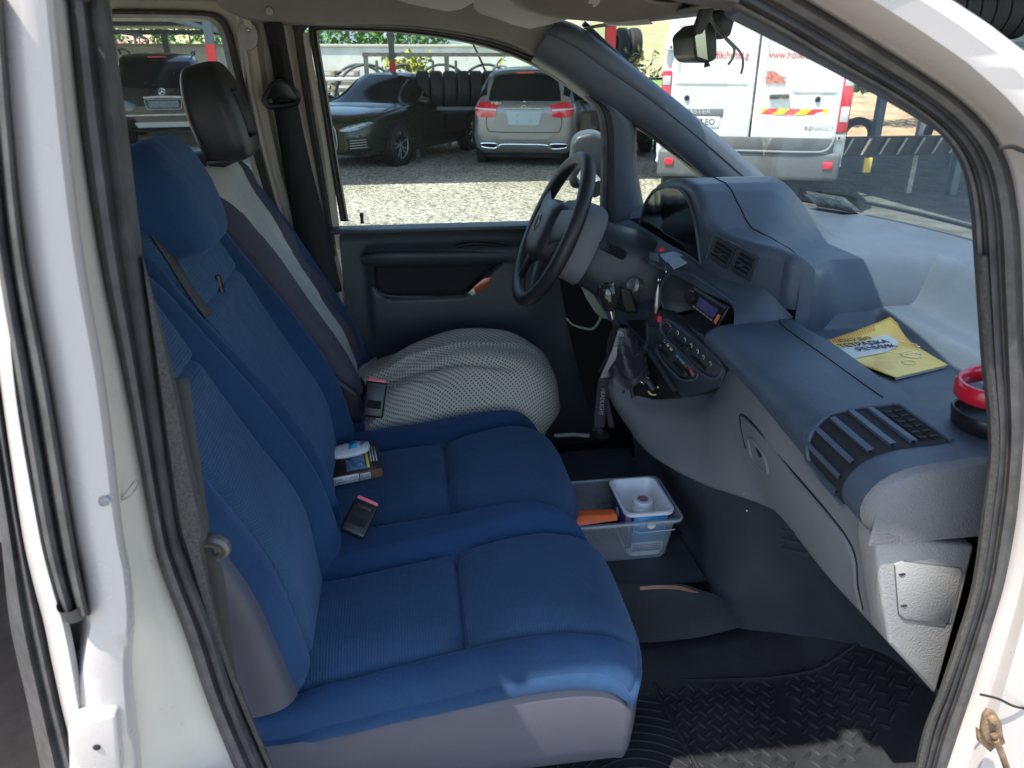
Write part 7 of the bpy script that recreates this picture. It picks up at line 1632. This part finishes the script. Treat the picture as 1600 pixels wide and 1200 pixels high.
tside(.470, .548, bz+.045, bz+.116, mat('label_blue', (.03, .30, .60), .35), 'blue_label'); tside(.455, .470, bz+.03, bz+.116, mat('label_navy', (.03, .03, .12), .35), 'navy_label')
tside(.470, .546, bz+.018, bz+.042, mat('label_paper', (.55, .56, .66), .4), 'print_panel')
for k in range(4): tside(.474, .542, bz+.022+.005*k, bz+.0235+.005*k, NV, 'print_line', .003)
m = MB(); f = lambda z: tx0+.003+.008*(1-(z-bz)/.118)-.002; m.add([(f(bz+.03), ty0+.02, bz+.03), (f(bz+.03), ty1-.02, bz+.03), (f(bz+.114), ty1-.015, bz+.114), (f(bz+.114), ty0+.015, bz+.114)], [(0, 1, 2, 3)], False); m.build('side_label', bpy.data.materials['label_navy'], tb, solid=.0006)
m = MB().lathe([(.012, 0), (.011, .001), (.0001, .001)], (tx0+.003, 1.44, bz+.085), (-1, 0, 0), 16); m.build('round_print', WT, tb)
jr = thing('jar', 'small white plastic jar with a screw lid standing in the white tub', 'jar', (.507, 1.42, bz+.086))
MB().lathe([(.001, .0), (.024, .0), (.026, .004), (.026, .020), (.022, .026), (.020, .030)], (.507, 1.42, bz+.086), n=28).build('jar_body', WT, jr)
MB().lathe([(.022, .028), (.0235, .030), (.0235, .040), (.022, .042), (.0001, .042)], (.507, 1.42, bz+.086), n=28).build('lid', WT, jr)
MB().lathe([(.013, .0425), (.0001, .043)], (.507, 1.42, bz+.086), n=20).build('lid_sticker', mat('sticker_mix', (.06, .10, .35), .4, vs_=90, col2=(.55, .20, .18)), jr)
m = MB(); m.prism([(.27, 1.40, bz+.075), (.44, 1.385, bz+.098), (.44, 1.395, bz+.108), (.36, 1.41, bz+.102), (.27, 1.415, bz+.088)], (.0, .03, -.004), .002, True); tag(m.build('orange_tool', mat('orange_plastic', (.90, .16, .03), .35)), 'bright orange flat plastic tool lying in the clear storage box', 'tool')
m = MB(); m.box((.33, 1.45, bz+.03), (.12, .10, .055), bev=.01); tag(m.build('dark_pouch', K['lthr']), 'dark pouch at the bottom of the clear storage box', 'pouch')
# --- packs on the middle seat
def seat_z(x, y): return top(x, y)[0]
def box_on(name, label, cat, corners, th, mt, lift=.0):
    t = thing(name, label, cat, tuple(sum((Vector(c) for c in corners), Vector())/4)); m = MB(); m.prism([Vector(c)+Vector((0, 0, th+lift)) for c in corners], (0, 0, -th), .0012, False, 1); m.build('pack_body', mt, t); return t
def sp_(u, v, z=.785): return Q(u, v, z=z)
c4 = [sp_(519, 753, .783), sp_(598, 737, .783), sp_(590, 699, .783), sp_(515, 707, .783)]; z_ = .770
c4 = [Vector((p.x, p.y, z_)) for p in c4]
BR_ = mat('brown_card', (.20, .09, .045), .4); cg = box_on('cigarette_pack', 'brown cigarette pack with a warning strip lying on the middle blue seat', 'pack', c4, .023, BR_)
def cgt(s, t, o=.0006): return bil([Vector(c)+Vector((0, 0, .023)) for c in c4], s, t)+Vector((0, 0, o))
def cgs(s, h, o=.0006): p = c4[0]+(c4[1]-c4[0])*s; n = Vector((.2, -1, 0)).normalized(); return p+Vector((0, 0, .023*h))+n*o
def quadm(f, s0, s1, t0, t1, mt, nm, par): m = MB(); m.add([f(s0, t0), f(s1, t0), f(s1, t1), f(s0, t1)], [(0, 1, 2, 3)], False); return m.build(nm, mt, par, solid=.0004)
quadm(cgt, .0, 1, .0, 1, mat('dark_card', (.035, .022, .02), .35), 'top_print', cg)
quadm(lambda s, t: cgt(s, t, .0012), .30, .68, .1, .95, mat('picture_print', (.16, .30, .50), .4, vs_=70, col2=(.03, .05, .12)), 'warning_picture', cg)
quadm(lambda s, t: cgt(s, t, .0012), .70, .76, .1, .95, mat('yellow_print', (.75, .62, .05), .4), 'yellow_bar', cg)
for k in range(3): quadm(lambda s, t: cgt(s, t, .0012), .80+.055*k, .82+.055*k, .3, .9, WT, 'small_print', cg)
quadm(cgs, .02, .52, .08, .95, WT, 'warning_strip', cg); quadm(cgs, .55, .75, .1, .85, WT, 'barcode_panel', cg)
for k in range(7): quadm(lambda s, t: cgs(s, t, .0012), .57+.025*k, .58+.025*k, .2, .75, NV, 'barcode_bar', cg)
dd_ = (c4[1]-c4[0]); text('warning_text', 'Пушенето убива -\nоткажете се сега', .0072, frame(cgs(.27, .5, .0013), dd_, (0, 0, 1)), K['blk'], cg, .0002)
c5 = [sp_(514, 722, .80), sp_(580, 709, .80), sp_(577, 691, .80), sp_(515, 704, .80)]; c5 = [Vector((p.x, p.y+.006, .790)) for p in c5]
m = MB(); cc = sum(c5, Vector())/4; ring_ = []
tp = thing('tissue_pack', 'crinkled white tissue pack leaning on the cigarette pack', 'pack', tuple(cc-Vector((0, 0, .012))))
G = []
for i in range(22):
    for_s = i/21; row = []
    for j in range(16):
        b_ = 2*math.pi*j/16; e = abs(math.cos(math.pi*(for_s-.5)))**.25; p = bil(c5, for_s, .5); yd = (c5[3]-c5[0])*.62; h_ = .012*e
        row.append(p+yd*math.cos(b_)*e*.9+Vector((0, 0, .012+h_*math.sin(b_)+.0012*math.sin(i*2.1+j*1.7))))
    G.append(row)
m.grid(G, cv=True); m.build('wrapper', mat('crinkled_white', (.68, .69, .68), .35, bump=.8, bs=120, dist=.003), tp)
P = [bil(c5, s, t)+Vector((0, 0, .0248)) for s, t in ((.48, .2), (.68, .2), (.70, .8), (.50, .8))]; m = MB(); m.add(P, [(0, 1, 2, 3)], False); m.build('blue_print', mat('cyan_print', (.03, .38, .62), .4), tp, solid=.0006)
P = [bil(c5, s, t)+Vector((0, 0, .0246)) for s, t in ((.76, .3), (.94, .3), (.94, .6), (.76, .6))]; m = MB(); m.add(P, [(0, 1, 2, 3)], False); m.build('violet_print', mat('violet_print', (.35, .25, .45), .4), tp, solid=.0006)
# --- cards, clip and keys on the ledge
for k, (q_, c_, lab) in enumerate(([[(1017, 396, 1.80), (1030, 400, 1.74), (1034, 414, 1.70), (1018, 408, 1.76)], (.22, .26, .30), 'crumpled clear sleeve beside the cards under the instrument window'], [[(1034, 401, 1.74), (1056, 396, 1.70), (1070, 402, 1.66), (1044, 413, 1.68)], (.20, .30, .42), 'pale blue card on the ledge under the instrument window'], [[(1046, 412, 1.68), (1064, 404, 1.66), (1077, 414, 1.60), (1056, 424, 1.62)], (.22, .30, .38), 'grey card nearest the radio bay on the ledge'])):
    m = MB(); plate(m, [Q(u, v, y=y)+Vector((-.006, 0, .006)) for u, v, y in q_], .002); tag(m.build('card', mat('card_grey_%d' % k, c_, .35)), lab, 'card')
kr = thing('key_ring', 'key ring with a red clip and a long metal fob hanging beside the radio', 'keys', tuple(Q(1030, 460, y=1.64)))
m = MB(); m.box(Q(1040, 397, y=1.68)+Vector((-.012, 0, .012)), (.012, .018, .007), bev=.002); m.build('red_clip', K['redp'], kr)
for c_, r_ in (((1040, 424), .009), ((1030, 437), .0055)):
    p = Q(c_[0], c_[1], y=1.63); MB().tube([p+Vector((.004*math.cos(a), r_*math.cos(a)*.8, r_*math.sin(a)*1.1)) for a in np.linspace(0, 6.283, 25)[:-1]], .0009, 6, closed=True).build('split_ring', K['chrome'], kr)
MB().tube([Q(1029, 444, y=1.63), Q(1027, 462, y=1.63), Q(1026, 478, y=1.63), Q(1024, 490, y=1.63)], [.0015, .006, .007, .002], 8, res=16).build('metal_fob', K['steel'], kr)
# --- charger plug, yellow lead, lanyard, copper wire
cg2 = thing('usb_charger', 'small chrome-edged charger plugged into the socket of the console pocket', 'charger', tuple(Q(1015, 606, y=1.58)))
m = MB(); a, b_ = Q(1022, 610, y=1.57), Q(1012, 596, y=1.585); m.tube([a, b_+(b_-a)*.0], .012, 14); m.build('plug', K['blk'], cg2)
m = MB(); plate(m, [Q(u, v, y=1.585)+Vector((-.004, -.004, .004)) for u, v in [(1001, 598), (1011, 588), (1020, 594), (1010, 605)]], .014, .002); fc = m.build('charger_face', K['chrome'], cg2)
m = MB(); plate(m, [Q(u, v, y=1.583)+Vector((-.0065, -.006, .006)) for u, v in [(1004, 598), (1011, 591), (1017, 595), (1010, 602)]], .001); m.build('charger_port', K['blk'], fc)
m = MB().tube([Q(1022+9*math.cos(t), 610+7*math.sin(t), y=1.565) for t in np.linspace(-1, 3.0, 20)], .0022, 6); m.build('glow_ring', mat('pale_yellow_ring', (.55, .50, .25), .4), cg2)
m = MB()
for k in range(3): m.tube([Q(u, v+k*1.6, y=1.70) for u, v in [(978, 578), (960, 577), (948, 580), (944, 584), (952, 586), (968, 584), (976, 582)]][: 7-k], .0014, 6, res=40)
m.tube([Q(u, v, y=1.70) for u, v in [(946, 582), (950, 576), (958, 573), (966, 578)]], .0014, 6, res=20)
tag(m.build('yellow_lead', mat('yellow_cable', (.55, .42, .06), .4)), 'coiled thin yellow lead tucked beside the gear lever', 'cable')
LG = mat('lanyard_grey', (.26, .25, .24), .85, bump=.5, bs=900); LD = mat('lanyard_dark', (.035, .033, .036), .85, bump=.5, bs=900)
ly = thing('lanyard', 'grey and black printed lanyard hanging from the gear lever', 'lanyard', tuple(Q(938, 672, y=1.66)))
def rib_(pts, w, mt, nm):
    m = MB(); m.loft([[Q(u-w(i)/2, v+1, y=y), Q(u+w(i)/2, v-1, y=y)] for i, (u, v, y) in enumerate(pts)], 40, 3); return m.build(nm, mt, ly, solid=.0012)
rib_([(974, 516, 1.585), (968, 535, 1.58), (960, 556, 1.585), (951, 575, 1.60), (944, 590, 1.62)], lambda i: 17-i*.6, LG, 'front_strap')
rib_([(944, 590, 1.62), (941, 610, 1.63), (938, 640, 1.64), (936, 668, 1.65)], lambda i: 17, LD, 'hanging_strap')
rib_([(966, 516, 1.60), (950, 560, 1.64), (944, 600, 1.66), (950, 640, 1.67), (956, 668, 1.67)], lambda i: 8, LD, 'rear_strap')
MB().tube([Q(930, 668, y=1.66), Q(938, 676, y=1.66), Q(948, 684, y=1.66)], [.012, .016, .010], 8, res=10).build('strap_clip', K['blk'], ly)
text('strap_text', 'GHT', .018, frame(Q(967, 533, y=1.572), Q(961, 549, y=1.576)-Q(974, 515, y=1.572), Q(976, 536, y=1.572)-Q(962, 532, y=1.572)), NV, ly, .0003)
text('strap_text', 'HEADLIGHT', .0145, frame(Q(940.5, 628, y=1.622), Q(938, 650, y=1.63)-Q(942, 606, y=1.62), Q(947, 629, y=1.625)-Q(933, 627, y=1.625)), LG, ly, .0003)
m = MB()
for k in range(5): m.tube([Q(u, v+k*1.1, y=1.262-.002*k) for u, v in [(1000, 917), (1030, 915), (1058, 916), (1078, 920), (1091, 925-k)]], .0011, 5, res=20)
tag(m.build('copper_wires', mat('copper', (.75, .40, .28), .3, .7)), 'bundle of bare copper wires lying on the floor step below the storage box', 'wires')
MB().loft([[Q(u, v, y=y) for u, v, y in r] for r in ([(960, 913, 1.27), (1020, 912, 1.27), (1064, 913, 1.265), (1095, 922, 1.262)], [(960, 950, 1.245), (1010, 945, 1.245), (1070, 936, 1.245), (1125, 934, 1.245)], [(960, 1004, 1.17), (1010, 1004, 1.17), (1090, 996, 1.17), (1165, 978, 1.17)])], 12, 20).build('floor_step', mat('dark_carpet', (.022, .025, .028), .9, bump=.8, bs=500, var=.2), VAN)
for o in list(bpy.data.objects):      # every top-level mesh stands on its own origin
    if o.type == 'MESH' and o.parent is None and o.location.length < 1e-6 and o.data.users == 1:
        v = np.empty(len(o.data.vertices)*3); o.data.vertices.foreach_get('co', v); v = v.reshape(-1, 3); c = Vector(((v[:, 0].min()+v[:, 0].max())/2, (v[:, 1].min()+v[:, 1].max())/2, v[:, 2].min()))
        if c.length < 1e-4 or o.get('kind') == 'structure': continue
        o.data.transform(Matrix.Translation(-c)); o.location = c
        for k in o.children: k.location = Vector(k.location)-c
